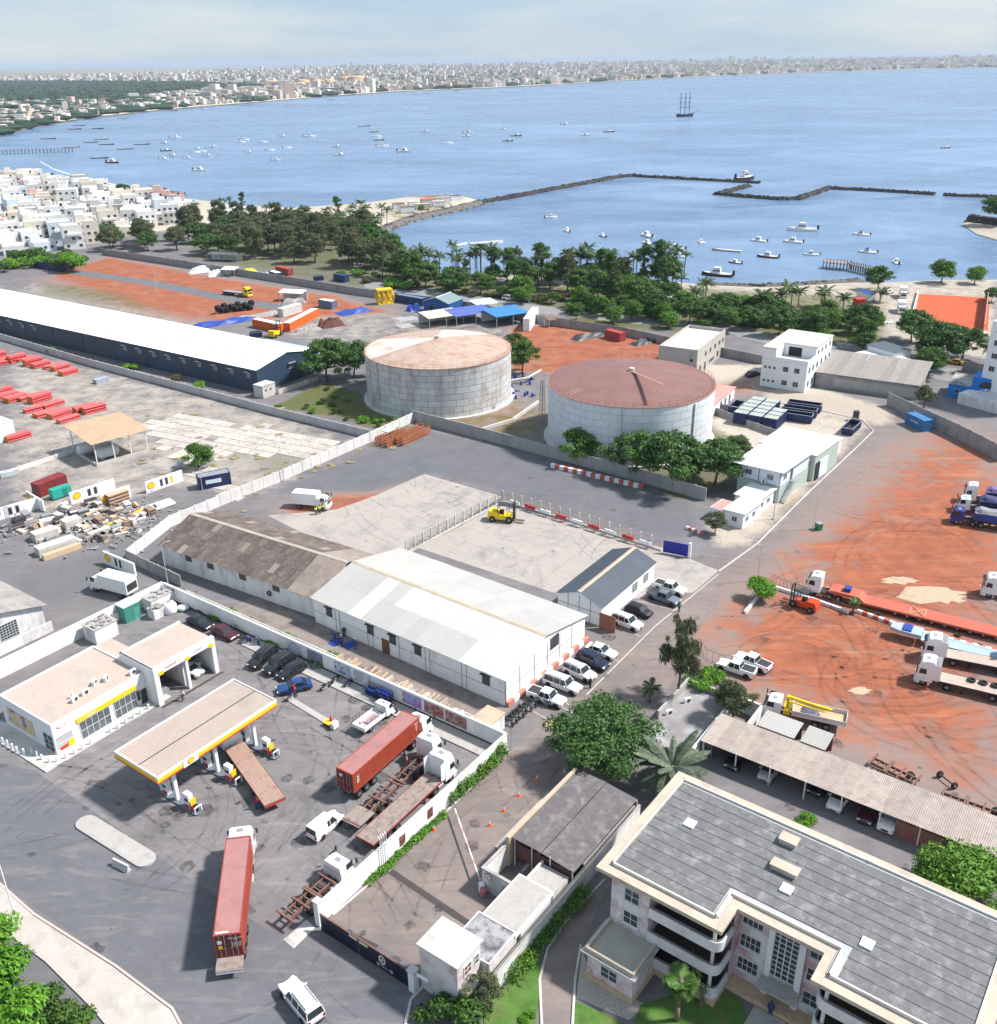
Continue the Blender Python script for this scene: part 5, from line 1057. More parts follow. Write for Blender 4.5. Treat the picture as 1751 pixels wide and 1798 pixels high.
MB().box(.2, 7.0, .2, .26, 1.0, 2.9).build('screen', M('rusty_screen', (.1, .05, .045), .9, .3, 2), t); 
mb = MB(); mb.box(-.5, 3.9, -4.4, -4.2, 0, 2.7); mb.box(-.5, -.3, -4.2, -.42, 0, 2.7); mb.box(3.7, 3.9, -4.2, 0, 0, 2.7); mb.build('yard_wall', OLDW, t); MB().box(-.55, 3.95, -4.47, -4.15, 2.702, 2.85).box(-.55, -.25, -4.15, -.42, 2.702, 2.85).build('coping', CONC, t)
door(t, 's', 2.6, -4.42, 1.5, 2.1, M('door_grey', (.42, .44, .48), .6)); sg = MB().cyl((.3, -4.41, 2.1), (.3, -4.44, 2.1), .42, 20).build('speed_sign', M('sign_red', (.55, .03, .03), .5), t); MB().cyl((.3, -4.441, 2.1), (.3, -4.455, 2.1), .32, 20).build('sign_face', WHITE, sg); text('lettering', '5', .5, DARK, sg, (.3, -4.46, 2.1), (math.pi/2, 0, 0), .003)
t = thing('guard_booth', 'flat roofed guard booth with white fascia at the barrier', 'booth', fd.w(0, 0), fd.rz)
MB().box(4.1, 6.9, -8.2, -3.2, 0, 2.5).build('wall', WHITE, t); MB().box(3.0, 7.0, -9.2, -2.9, 2.502, 2.9).build('roof_slab', WHITE, t); MB().box(3.2, 6.8, -9.0, -3.1, 2.902, 2.95).build('roof', CONC, t); MB().box(3.95, 6.9, -2.85, -.1, 2.3, 2.4).build('lean_roof', CONC, t); MB().box(4.1, 6.9, -2.85, -.1, 0, 2.29).build('lean_wall', OLDW, t)
window(t, 's', 5.7, -8.23, 1.0, 1.8, .8, 2, 1, pm=GLASS); MB().box(3.4, 6.9, -9.3, -8.25, .01, .12).build('step', M('blue_step', (.14, .2, .36), .7), t)
t = thing('boundary_wall', 'rough old boundary wall from the gatehouse up past the shed', 'wall', fd.w(0, 0), fd.rz); MB().box(7.42, 7.66, -15.5, 13, 0, 2.2).build('wall', OLDW, t); MB().box(7.38, 7.7, -15.5, 13, 2.202, 2.32).build('coping', CONC, t)
for i in range(2): MB().tube([fd_ for fd_ in [(7.45+.15*i, -15, 2.5), (7.45+.15*i, 12, 2.6)]], .03, 4).build('cable', BLACK, t)
# barrier boom
a, b = G(846, 1565), G(799, 1420, 1.); t = thing('boom_barrier', 'red and white boom barrier raised across the lane', 'barrier', a, heading(a, b)); ln = (Vector(b[:2])-Vector(a[:2])).length
MB().box(-.3, .3, -.25, .25, 0, 1.0).build('motor_housing', WHITE, t); MB().cyl((-.7, 0, .3), (-.7, 0, .9), .35, 10).build('counterweight', M('dusty_red', (.45, .15, .15), .7), t); n_ = 14
for i in range(n_): MB().box(.3+i*(ln-.3)/n_, .3+(i+1)*(ln-.3)/n_-.005, -.06, .06, .92, 1.05).build('boom_section', WHITE if i % 3 else M('faded_red_tape', (.6, .35, .33), .6), t)
for i, p in enumerate(((943, 1370), (911, 1398), (885, 1425), (860, 1450), (762, 1458))):
    t = thing('traffic_cone', 'orange and white traffic cone on the access lane', 'traffic cone', G(*p), 0, 'cones along the access lane'); MB().box(-.2, .2, -.2, .2, 0, .04).build('base', ORANGE, t); MB().cyl((0, 0, .04), (0, 0, .35), .14, 8, .08).build('cone', ORANGE, t); MB().cyl((0, 0, .352), (0, 0, .7), .08, 8, .03).build('sleeve', WHITE, t)
# drains and covers
GRATE = M('grate', (.06, .05, .05), .8)
for a_, b_, w_ in (((686, 1530), (823, 1622), .7), ((612, 1643), (660, 1666), .9)):
    p, q = G(*a_), G(*b_); struct('drain_channel', MB().cbox((0, 0, .0125), ((q-p).length, w_, .012)).build('drain_channel', GRATE, None, loc=(p+q)/2, rz=heading(p, q)), None)
for p, s in (((573, 1387), 1.3), ((537, 1400), 1.0), ((497, 1430), 1.0), ((118, 1436), .9), ((375, 1612), .9), ((1440, 920), .8), ((1400, 968), 0.9), ((890, 1430), .8), ((1065, 1187), .9), ((1262, 1103), .9), ((1232, 977), .9)):
    o = MB().cyl((0, 0, .012), (0, 0, .022), s*.5, 14).build('manhole_cover', M('manhole', (.13, .125, .125), .8, .2, 3), None, loc=G(*p)); o['kind'] = 'structure'
# planting along the wall
hedge([(648, 1552), (700, 1505), (760, 1450), (785, 1427)], .9, .55, VIVID, 'low grassy green border along the white wall', 90, .14, 'border_plants')
hedge([(795, 1412), (830, 1378), (860, 1350), (888, 1328)], 1.3, 1.7, LGREEN, 'leafy green shrubs climbing the white wall', 220, .16)
hedge([(898, 1722), (945, 1662), (990, 1610), (1032, 1570)], 1.9, 1.3, LGREEN, 'clipped green hedge beside the curved driveway', 320, .14)
# ================================================================ WAREHOUSES
def objvar(m, amt=.25):
    """tone differs a little from sheet to sheet"""
    nt = m.node_tree; b = nt.nodes['Principled BSDF']; lk = b.inputs['Base Color'].links[0].from_socket; oi = N(nt, 'ShaderNodeObjectInfo')
    hs = N(nt, 'ShaderNodeHueSaturation'); L(nt, ramp(nt, oi.outputs['Random'], 0, 1, 1-amt, 1+amt), hs.inputs['Value']); L(nt, lk, hs.inputs['Color']); L(nt, hs.outputs[0], b.inputs['Base Color']); return m
BROOF = objvar(M('brown_fibre_cement', (.125, .098, .088), .9, .2, 1.5, stain=(.25, .2, .17), samt=.35, sscale=1.5), .22)
BROOF2 = objvar(M('tan_fibre_cement', (.26, .215, .185), .9, .18, 1.2, stain=(.13, .1, .09), samt=.4, sscale=1.2), .15)
ZINC = objvar(M('zinc_sheet', (.38, .37, .355), .55, .06, .6, stain=(.35, .35, .35), samt=.2, sscale=.6), .05); ZINCW = objvar(M('new_zinc_sheet', (.52, .50, .47), .55, .06, .6, stain=(.42, .4, .37), samt=.3), .03)
SLATE = objvar(M('slate_sheet', (.085, .10, .125), .5, .12, .6), .06); GREYR = objvar(M('grey_fibre_cement', (.30, .275, .26), .9, .18, 1., stain=(.16, .14, .13), samt=.45, sscale=1.), .12)
def gable(t, W, D, ez, rz_, rx, mats, wall, n=10, rows=1, over=.35, rib=.09, ridge=None, y0=0.):
    """gabled shed: x across, y along; roof laid in sheets (n along, rows down each slope)"""
    mb = MB()
    for y in (y0, y0+D): mb.add([(0, y, 0), (W, y, 0), (W, y, ez), (rx, y, rz_-.02), (0, y, ez)], [(0, 1, 2, 3, 4) if y == y0 else (4, 3, 2, 1, 0)])
    mb.add([(0, y0, 0), (0, y0+D, 0), (0, y0+D, ez), (0, y0, ez)], [(0, 3, 2, 1)]); mb.add([(W, y0, 0), (W, y0+D, 0), (W, y0+D, ez), (W, y0, ez)], [(0, 1, 2, 3)]); mb.build('wall', wall, t)
    for s, xe in ((0, -over), (1, W+over)):
        sl = (rz_-ez)/(rx if s == 0 else W-rx); ze = rz_-abs(xe-rx)*sl
        for k in range(n):
            for r in range(rows):
                a0, a1 = r/rows, min(1., (r+1)/rows+.02); p0 = Vector((rx+(xe-rx)*a0, 0, rz_+(ze-rz_)*a0)); p1 = Vector((rx+(xe-rx)*a1, 0, rz_+(ze-rz_)*a1)); wy = (D+2*over)/n
                me = cached(('sheet', t.name, s, r, n), lambda: MB().corr((p0.x, 0, p0.z+.02), (0, wy+.02, 0), p1-p0, max(2, int(wy/.3)), (0, 0, 1), .05).mesh('roof_sheet', mats(s, 0, 0)))
                o = put('roof_sheet', me, t, (0, y0-over+k*wy, (rows-r)*.012+random.uniform(0, .008))); m_ = mats(s, k, r)
                if m_ is not me.materials[0]: o.material_slots[0].link = 'OBJECT'; o.material_slots[0].material = m_
    MB().add([(rx-.35, y0-over, rz_+.02), (rx-.35, y0+D+over, rz_+.02), (rx, y0+D+over, rz_+.13), (rx, y0-over, rz_+.13), (rx+.35, y0+D+over, rz_+.02), (rx+.35, y0-over, rz_+.02)], [(0, 3, 2, 1), (3, 5, 4, 2)]).build('ridge_cap', ridge or PCONC, t)
f = Fr(G(887, 1240), G(1030, 1122)); LW2 = 34.8; W2 = 18.9
t = thing('warehouse', 'long white warehouse with pale grey ribbed roof beside the parked cars', 'warehouse', f.w(0, 0), f.rz)
gable(t, W2, LW2, 4.2, 6.15, 8.8, lambda s, k, r: (ZINCW if (s == 0 and (k < 3 or (r == 0 and 3 <= k < 9))) or k == 10 else ZINC), WWALL, 14, 2, ridge=M('tan_ridge', (.45, .37, .28), .9))
mb = MB()
for y in (6.2, 7.0, 12.5, 13.3, 18, 23, 24, 29.5, 30.3): mb.box(-.06, -.004, y, y+.06, 0, 4.2)
mb.box(-.05, -.006, 0, LW2, 2.0, 2.05); tag(mb.build('joint_strip', GREYM, t), kind='stuff'); mb = MB()
for x in (3.2, 6.5, 9.5, 12.5, 15.5): mb.box(x, x+.05, -.05, -.004, 0, 4.4)
mb.box(0, W2, -.045, -.006, 2.4, 2.45); tag(mb.build('joint_strip', GREYM, t), kind='stuff')
for y in (3.0, 14.6, 19.2, 23.4, 31.6): window(t, 'w', y, -.02, 2.2, 1.1, 1.2, 3, 3, fm=DFR); MB().box(-.4, -.02, y-.8, y+.8, 3.6, 3.66).build('window_hood', DARK, t)
door(t, 'w', 20.6, -.02, 1.4, 2.3, BROWN); window(t, 's', 11.2, -.02, 3.1, 1.9, 1.7, 3, 4, fm=DFR); MB().cyl((0, -.1, 0), (0, -.1, 4.2), .1, 8).build('downpipe', GREYM, t)
t = thing('brick_border', 'red and white painted kerb blocks along the warehouse gable', 'kerb', f.w(0, -.35), f.rz)
for i in range(15): MB().box(i*1.28, i*1.28+1.2, -.25, .2, 0, .75).build('block', WHITE if i % 2 else M('brick_pink', (.55, .2, .15), .85, .15, 1), t)
# pavement strip and the cluttered planting trough between warehouse and poster wall
struct('yard_path', MB().box(-6.3, -.1, -1, 48, .0, .05).build('yard_path', M('dirty_paving', (.24, .2, .18), .9, .2, .5, stain=(.13, .1, .09), samt=.5), None, loc=f.w(0, 0), rz=f.rz), None)
t = thing('low_wall', 'low pale wall edging the strip behind the poster wall', 'wall', fb.w(0, 0), fb.rz); MB().box(3, 62, -2.3, -2.1, 0, .9).build('wall', PCONC, t)
for i in range(34):
    y = 2.5+i*.72+random.uniform(-.2, .2); t = thing('timber_crate' if i % 3 else 'stacked_boards', 'weathered timber boards stacked in the strip behind the poster wall', 'timber', fb.w(y+1.5, -1.05+random.uniform(-.2, .2)), fb.rz+math.pi/2+random.uniform(-.15, .15), 'timber stacked behind the poster wall'); hh = random.uniform(1.6, 2.7) if i > 6 else random.uniform(.9, 1.7)
    for k in range(random.randint(1, 3)): MB().box(-.7, .7, -.22+k*.17, -.08+k*.17, 0, hh-k*.2).build('board', random.choice((WOOD, TIMBER, PCONC, M('pale_board', (.45, .36, .3), .9, .2, 2))), t)
hut(( 858, 1283), (3.2, 2.6), 'small white lean-to with tan roof at the end of the timber strip', OLDW, M('tan_sheet', (.5, .36, .26), .8), h=2.2, rz=f.rz)
for i, y in enumerate((31, 34, 37, 40, 44, 48, 52, 56)):
    p = fb.w(y, -1.1); q = thing('weed_clump', 'dry grass and weeds in the strip behind the wall', 'weeds', p, i, 'weeds behind the poster wall'); q.scale = (.9, .9, .6); put('stem', TREES['drybush' if i % 3 else 'bush2'][0], q); tag(put('foliage', TREES['drybush' if i % 3 else 'bush2'][1], q), kind='stuff')
for i, (p, c_, q) in enumerate((((588, 1122), BLUEP, 'bending over blue sheets, leftmost of the four by the warehouse'), ((600, 1133), NAVY, 'standing beside blue sheets with hard hat'), ((605, 1118), NAVY, 'standing behind the others near the wall'), ((625, 1140), BLUEP, 'in bright blue, rightmost of the four by the warehouse'))): person(p, (610, 1140), c_, c_, 'person in blue overalls '+q, 'bend' if i == 0 else 'stand', cap=WHITE)
for i, p in enumerate(((590, 1128), (614, 1133))): tag(MB().add([(-1, -.7, .06), (.2, -.8, .12), (1, -.6, .08), (1.1, .6, .1), (0, .8, .14), (-1, .7, .08), (0, 0, .2)], [(0, 1, 6), (1, 2, 6), (2, 3, 6), (3, 4, 6), (4, 5, 6), (5, 0, 6)]).build('tarpaulin', BLUEP, None, loc=G(*p), rz=f.rz), 'blue sheet spread on the ground, %s of two by the warehouse' % ('left' if i == 0 else 'right'), 'tarpaulin')
# brown roofed warehouse
a, b = G(555, 1050, 3.7), G(275, 955, 3.7); ry = heading(a, b)-math.pi/2; fbn = Fr(a, a+Vector((math.cos(ry), math.sin(ry), 0)))
t = thing('warehouse', 'old white warehouse with patched dark brown sheet roof', 'warehouse', fbn.w(.3, .3), fbn.rz)
gable(t, 14.6, 33.2, 3.7, 6.2, 7.2, lambda s, k, r: BROOF2 if k < 5 or (k*7+r*3+s) % 23 == 0 else BROOF, OLDW, 30, 4, over=.5, ridge=M('pale_ridge', (.40, .35, .30), .9))
for y in (8, 15, 22, 27): window(t, 'w', y, -.02, 2.3, 1.3, .9, 2, 1, fm=DFR)
t_ = MB().ring((0, 0, 0), (1, 0, 0), .35, .12, 12, 5).build('hose_reel', DARK, t); t_.location = (-.15, 9.5, 1.5)
# small dark roofed store
f = Fr(G(1055, 1100), G(1152, 1015)); 
t = thing('store_house', 'white store with dark slate blue gabled roof beside the parking bays', 'store', f.w(0, 0), f.rz+math.pi/2)
gable(t, 7.4, 16.6, 3.3, 4.7, 3.7, lambda s, k, r: SLATE, WHITE, 8, 1, over=.3, ridge=M('tan_ridge', ()), y0=-16.6)
for y in (-13.8, -10.2): window(t, 'w', y, -.02, 1.1, 1.5, 1.4, 3, 3)
mb = MB()
for x in (1.8, 3.7, 5.6): mb.box(x, x+.05, .004, .05, 0, 4.)
mb.box(0, 7.4, .004, .045, 2., 2.05); tag(mb.build('joint_strip', DFR, t), kind='stuff'); MB().box(-2.6, 0, .4, .5, 0, 2.6).build('mesh_gate', M('rust_mesh', (.3, .12, .08), .8, .3, 3), t)
# left grey roofed sheds at the frame edge
a, b = G(150, 1080, 3.5), G(25, 1005, 3.5); fl = Fr(G(0, 1150), G(120, 1090))
t = thing('warehouse', 'grey fibre cement roofed warehouse with barred window at the left edge', 'warehouse', fl.w(0, 0), SITE)
gable(t, 14, 17, 4.4, 6.4, 7., lambda s, k, r: GREYR, OLDW, 14, 3, over=.6); t.location = fl.w(-6.5, .6)
window(t, 's', 8.7, -.03, 1.6, 2.6, 2.4, 6, 6, fm=M('rail_grey', (.6, .6, .6), .6)); MB().box(0, 14.5, -.75, -.55, 0, 1.6).build('plinth_wall', OLDW, t)
# ---- parked cars: two rows along the lane
PW = 'parked nose out beside the warehouse gable'
for i, (k, pt, r_, q, lb) in enumerate((('pickup', CARW, (935, 1222), (985, 1240), 'white pickup truck with red tail lamp nearest the motorcycles'), ('pickcap', CARW, (962, 1198), (1015, 1218), 'white pickup with canopy, second from the motorcycles'), ('suv', CARW, (994, 1176), (1042, 1198), 'white off road car beside the dark one'), ('suv', CARN, (1018, 1158), (1064, 1178), 'dark navy off road car between two white cars'), ('sedan', CARW, (1036, 1142), (1076, 1156), 'white saloon farthest along the warehouse gable'))): car(r_, q, k, pt, lb+', '+PW if len(lb) < 40 else lb, cat='pickup' if 'pick' in k else 'car')
car((1078, 1090), (1124, 1108), 'suv', CARW, 'white off road car beside the dark roofed store', ); car((1145, 1048), (1186, 1063), 'pickup', CARG, 'grey double cab pickup in front of the store', cat='pickup'); car((1156, 1032), (1196, 1045), 'pickup', CARW, 'white double cab pickup at the far end of the bays', cat='pickup')
TARP = M('black_cover', (.018, .02, .026), .55, .25, 3, bmp=.4)
t = car((1100, 1070), (1144, 1086), 'hatch', TARP, 'car under a dark fabric cover beside the store')
for o in t.children:
    for s_ in o.material_slots: s_.link = 'OBJECT'; s_.material = TARP
for a_, b_ in (((1120, 1055), (1180, 1070)), ((1090, 1100), (1125, 1118)), ((1172, 1022), (1215, 1040)), ((920, 1240), (960, 1262)), ((1138, 1042), (1178, 1062)), ((1020, 1262), (985, 1240)), ((985, 1230), (1000, 1238)), ((1060, 1150), (1090, 1163))): strip('bay_line', [a_, b_], .12, .009, .02, LINE)
struct('ramp_mark', MB().sheet(gp([(955, 1272), (970, 1262), (1012, 1285), (995, 1297)]), .016).build('ramp_mark', M('yellow_mark', (.6, .42, .2), .8, .2, 2)), None)
for i, p in enumerate(((893, 1272), (900, 1266), (905, 1260), (912, 1256), (917, 1249), (926, 1245), (934, 1238), (941, 1232), (960, 1240))): moto(p, (p[0]+12, p[1]+7), CARK if i != 8 else CARB, 'black motorcycle in the tight row at the warehouse corner' if i != 8 else 'blue motorcycle at the end of the row beside the white pickup', 'motorcycles at the warehouse corner' if i != 8 else None)
person((1036, 1208), (1050, 1220), BLACK, BLACK, 'person in black standing by the white off road cars'); person((1192, 1074), (1200, 1085), GREENP, NAVY, 'person in green shirt beside the grey pickup')
# ================================================================ APARTMENT BLOCK (bottom right)
fa_ = Fr(G(1047, 1519, 9.8), G(1262, 1632, 9.8)); CREAM = M('cream_cornice', (.50, .42, .34), .9, .1, .5, stain=(.33, .28, .24), samt=.45, sscale=.6)
PEEL = M('peeling_wall', (.72, .70, .70), .9, .08, .5, stain=(.5, .27, .28), samt=.72, sscale=.42); TILE = objvar(M('roof_tile', (.145, .145, .148), .9, .2, 1.5, stain=(.33, .33, .33), samt=.38, sscale=.9), .07)
t = thing('apartment_block', 'three storey apartment block with grey tiled flat roof and peeling pink walls', 'apartment block', fa_.w(0, 0), fa_.rz)
LA, DA, Z1 = 32., 15.8, 9.25
mb = MB(); mb.box(1.4, 5.2, .5, 14.4, 0, Z1); mb.box(5.202, 12.0, 3.1, 14.398, 0, Z1-.002); mb.box(12.002, 19.9, 4.4, 14.396, 0, Z1-.004); mb.box(19.902, 30.6, 3.1, 14.398, 0, Z1-.002); mb.box(27.5, 30.6, .5, 3.098, 0, Z1); mb.build('wall', PEEL, t)
OUT = [(0, 0), (12.1, 0), (12.1, 3.05), (19.6, 3.05), (19.6, 0), (LA, 0), (LA, DA), (0, DA)]; INN = [(1., 1.), (11.1, 1.), (11.1, 4.05), (20.6, 4.05), (20.6, 1.), (LA-1., 1.), (LA-1., DA-1.), (1., DA-1.)]
MB().prism(OUT, Z1, Z1+.4).build('cornice', CREAM, t); mb = MB(); n = len(INN)
for i in range(n):
    a, b = Vector(INN[i]), Vector(INN[(i+1) % n]); d = (b-a).normalized(); q = Vector((-d.y, d.x))*.15; c4 = [a-d*.0, b+d*.0, b+q, a+q]; mb.add([(*p, Z1+.402) for p in c4]+[(*p, Z1+.72) for p in c4], [(4, 5, 6, 7), (0, 1, 5, 4), (2, 3, 7, 6), (1, 2, 6, 5), (3, 0, 4, 7)])
mb.build('parapet', M('parapet_pale', (.68, .63, .57), .9, .1, .6, stain=(.4, .37, .34), samt=.4), t); MB().prism([(x+(.2 if x < 15 else -.2), y+(.2 if y < 8 else -.2)) for x, y in INN], Z1+.402, Z1+.5).build('roof', M('roof_screed', (.42, .42, .42), .9, .2, 1), t)
tm = cached('rtile', lambda: MB().add([(.0, 0, .02), (1.178, 0, .02), (1.178, 1.2, 0), (.0, 1.2, 0), (.0, 0, .075), (1.178, 0, .075), (1.178, 1.2, .03), (.0, 1.2, .03)], [(0, 3, 2, 1), (4, 5, 6, 7), (0, 1, 5, 4), (1, 2, 6, 5), (2, 3, 7, 6), (3, 0, 4, 7)]).mesh('roof_tile', TILE))
for i in range(25):
    for k in range(11):
        x, y = 1.25+i*1.18, 1.25+k*1.19
        if y+1.2 < DA-1.1 and not (9.8 < x < 20.7 and y < 4.2): o = put('roof_tile', tm, t, (x, y, Z1+.502+random.uniform(0, .012)))
for x, y in ((3.9, 9.0), (14.2, 6.8), (21.6, 5.2)): MB().box(x, x+1.0, y, y+1.05, Z1+.58, Z1+.75).build('skylight', WHITE, t)
for x, y, w_, d_ in ((12.0, 12.2, 1.5, 1.0), (12.6, 8.8, 2.3, .9)): MB().box(x, x+w_, y, y+d_, Z1+.5, Z1+1.0).build('roof_vent', PCONC, t); MB().box(x-.1, x+w_+.1, y-.1, y+d_+.1, Z1+1.002, Z1+1.15).build('vent_cap', CREAM, t)
MB().ring((0, 0, 0), (0, .5, 1), .3, .04, 10, 4).build('satellite_dish', WHITE, t, loc=(19.5, 15., Z1+.8))
BALC = M('balcony_white', (.70, .68, .68), .85, .08, .6, stain=(.5, .36, .35), samt=.4, sscale=.7); SHUT_SHADE = M('brown_shutter_and_shade', (.05, .035, .03), .7, .2, 2)
def balcony(x0, x1, yb, yf, z, rnd):
    def outline(o_):
        r = .9-o_; p = [(x0, yb), (x0, yf+o_)] if rnd > 0 else [(x1, yb), (x1, yf+o_)]
        cx, cy = (x1-.9, yf+.9) if rnd > 0 else (x0+.9, yf+.9)
        for i in range(7): a = math.pi/2*i/6; p.append((cx+rnd*r*math.sin(a), cy-r*math.cos(a)))
        p.append(((x1-o_) if rnd > 0 else x0+o_, yb)); return p
    o = MB().prism(outline(0.), z-.25, z).build('balcony', BALC, t); A, B = outline(0), outline(.14); mb = MB(); m = len(A)
    for i in range(1 if rnd > 0 else 1, m-1): mb.add([(*A[i], z+.002), (*A[i+1], z+.002), (*B[i+1], z+.002), (*B[i], z+.002), (*A[i], z+.85), (*A[i+1], z+.85), (*B[i+1], z+.85), (*B[i], z+.85)], [(0, 1, 5, 4), (3, 2, 6, 7), (4, 5, 6, 7), (1, 2, 6, 5), (0, 3, 7, 4)])
    MB().prism(outline(.15), z+.001, z+.012).build('floor', SHUT_SHADE, o); mb.build('balustrade', BALC, o); MB().tube([(*p, z+1.02) for p in B[1:]], .03, 5).build('handrail', GREYM, o)  # floor sheet coloured dark to stand in for shade inside the balcony
MB().box(5.21, 11.98, 3.0, 3.098, .95, Z1-.01).box(20, 27.5, 3.0, 3.098, .95, Z1-.01).build('loggia_wall', M('loggia_brown_shade', (.085, .062, .05), .85, .2, 1), t)  # brown back wall, its colour deepened with the shade of the recess
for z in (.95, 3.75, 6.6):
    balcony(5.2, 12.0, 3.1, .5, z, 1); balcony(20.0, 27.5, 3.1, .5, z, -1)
    for x in (7., 9.8, 22., 25): window(t, 's', x, 2.98, z+.02, 2.0, 2.2, 4, 2, fm=SHUT_SHADE, pm=PANE, name='balcony_door')
    for x in (11.2, 20.8): MB().cyl((x, 1.0, z), (x, 1.0, min(z+2.6, Z1)), .16, 10).build('column', BALC, t)
for z in (1.6, 4.4, 7.1):
    window(t, 's', 13.2, 4.37, z, 1.8, 1.4, 4, 2, sill=True); window(t, 's', 18.9, 4.37, z, 1.3, 1.4, 2, 2, sill=True)
    if z > 2: window(t, 's', 3.5, .47, z, 1.4, 1.4, 2, 2, sill=True)
    for y in (4, 8, 11.5): window(t, 'w', y, 1.37, z, 1.4, 1.3, 2, 2, sill=True)
window(t, 's', 16.2, 4.37, 2.9, 2.2, 5.2, 4, 9, fr=.1, name='stairwell_window')
for x in (14.75, 17.45): MB().box(x, x+.5, 4.05, 4.398, 0, Z1-.1).build('pilaster', WHITE, t)
MB().box(14.6, 18.1, 2.6, 4.04, 2.5, 2.7).build('entrance_canopy', CONC, t); door(t, 's', 16.2, 4.37, 1.4, 2.3, DARK)
mb = MB(); mb.box(1.3, 6.2, -3.5, .48, 0, .6); mb.build('plinth', TIMBER, t); MB().box(1.45, 6.05, -3.35, .49, .602, 3.3).build('annex_wall', PEEL, t); MB().box(1.0, 6.5, -3.85, .47, 3.302, 3.45).build('annex_slab', CONC, t)
mb = MB(); mb.box(1.3, 6.2, -3.55, -3.35, 3.452, 3.85); mb.box(1.3, 1.5, -3.348, .46, 3.452, 3.85); mb.box(6.0, 6.2, -3.348, .46, 3.452, 3.85); mb.build('annex_parapet', CREAM, t); MB().box(1.5, 6.0, -3.35, .46, 3.452, 3.5).build('annex_roof', M('annex_floor', (.38, .36, .3), .9, .12, .8), t)
window(t, 's', 3.7, -3.38, 1.3, 1.6, 1.2, 2, 2); MB().box(1.38, 12.0, .45, 3.1, .0, .7).box(12.01, 30.6, 2.9, 4.38, 0, .5).build('plinth', TIMBER, t)
person((1352, 1782), (1350, 1798), BLUEP, NAVY, 'person in blue shirt at the apartment block entrance')
struct('entrance_path', MB().box(14.8, 17.6, -3, 2.8, 0, .12).build('entrance_path', CONC, None, loc=fa_.w(0, 0), rz=fa_.rz), None)
struct('gravel_strip', MB().sheet(gp([(1022, 1668), (1040, 1715), (1135, 1765), (1105, 1792), (1012, 1752)]), .03).build('gravel_strip', M('gravel', (.42, .37, .32), .95, .35, 4, bmp=.8)), None)
t = flat_box('porch_roof', 'small cream flat porch roof behind the apartment block', fa_, 12., 16.2, 15.9, 19.6, 3.0, OLDW, CREAM, .0, 'porch'); MB().box(11.9, 16.3, 15.85, 19.7, 3.052, 3.2).build('roof_slab', CREAM, t)
# ================================================================ CARPORT AND RED EARTH YARD
f = Fr(G(1225, 1310), G(1650, 1480)); CPR = objvar(M('carport_sheet', (.37, .315, .28), .9, .15, 1.2, stain=(.22, .18, .16), samt=.4, sscale=1.), .1)
t = thing('carport', 'long open carport with tan corrugated roof over parked cars', 'carport', f.w(0, 0), f.rz)
for k in range(24): put('roof_sheet', cached('cps', lambda: MB().corr((0, -1.9, 2.55), (1.75, 0, 0), (0, 5.9, .25), 8, (0, 0, 1), .05).mesh('roof_sheet', CPR)), t, (1.0+k*1.72, 0, .008*(k % 2)))
for k in range(11):
    x = 1.3+k*4.05; MB().box(x, x+.14, -1.75, -1.61, 0, 2.6).build('post', OLDW, t); MB().box(x+.03, x+.11, -1.6, 3.7, 2.45, 2.54).build('beam', RUST, t)
MB().box(1.0, 42, 3.8, 4.0, 0, 2.6).build('back_wall', GCONC, t)
MB().box(23.3, 28.2, -1.7, -1.6, 0, 2.2).build('lattice_screen', M('lattice_brown', (.22, .1, .075), .8, .3, 4), t); MB().box(28.4, 31, -1.7, -1.6, 0, 2.3).build('end_wall', M('pink_wall', (.5, .36, .33), .9, .1, 1), t)
for x, k, pt, lb in ((5.0, 'sedan', CARK, 'black car in the first carport bay'), (8.9, 'hatch', M('car_silver', (.45, .46, .48), .3, .04, 1, coat=.5), 'silver car in the second carport bay'), (14.3, 'hatch', CARK, 'dark car deep in the carport'), (16.9, 'sedan', CARW, 'white car in the middle of the carport'), (20.2, 'sedan', CARM, 'dark red car in the shade of the carport'), (22.4, 'suv', CARW, 'white car at the lattice end of the carport')): car((0, 0), (1, 1), k, pt, lb, loc=f.w(x, .2 if 'deep' not in lb else 1.2), rz=f.rz-math.pi/2)
t = thing('phone_booth', 'glass and metal phone booth at the carport end', 'booth', f.w(1.9, -1.0), f.rz); MB().box(-.5, .5, -.5, .5, 2.2, 2.35).build('roof', GREYM, t); MB().box(-.45, .45, -.45, .45, .1, 2.19).build('glazing', PANE, t)
for x in (-.46, .46):
    for y in (-.46, .46): MB().box(x-.04, x+.04, y-.04, y+.04, 0, 2.2).build('post', GREYM, t)
t = thing('yard_wall', 'white wall and court between carport and lane', 'wall', f.w(0, 0), f.rz); MB().box(.5, .8, -3, 9.5, 0, 2.0).build('wall', WWALL, t); MB().box(.82, 4.2, 9.2, 9.5, 0, 2.1).box(4.0, 4.25, 4.6, 9.19, 0, 2.1).build('wall', WHITE, t); MB().box(-6.5, -6.2, 2, 11, 0, 1.2).box(-6.19, .4, 10.7, 11, 0, .9).build('wall', CONC, t)
struct('court_floor', MB().box(-6.2, .5, -3, 10.6, 0, .03).build('court_floor', M('wet_concrete', (.24, .22, .22), .6, .2, .3, stain=(.38, .38, .4), samt=.6, sscale=.25), None, loc=f.w(0, 0), rz=f.rz), None)
for i, (x, y) in enumerate(((-4.8, 7.2), (-5.6, 3.6), (-.6, 9.4))): aircon(thing('cooling_unit', ('far', 'near', 'right hand')[i]+' white cooling unit standing in the wet court', 'air conditioner', f.w(x, y), f.rz+1), (0, 0, 0))
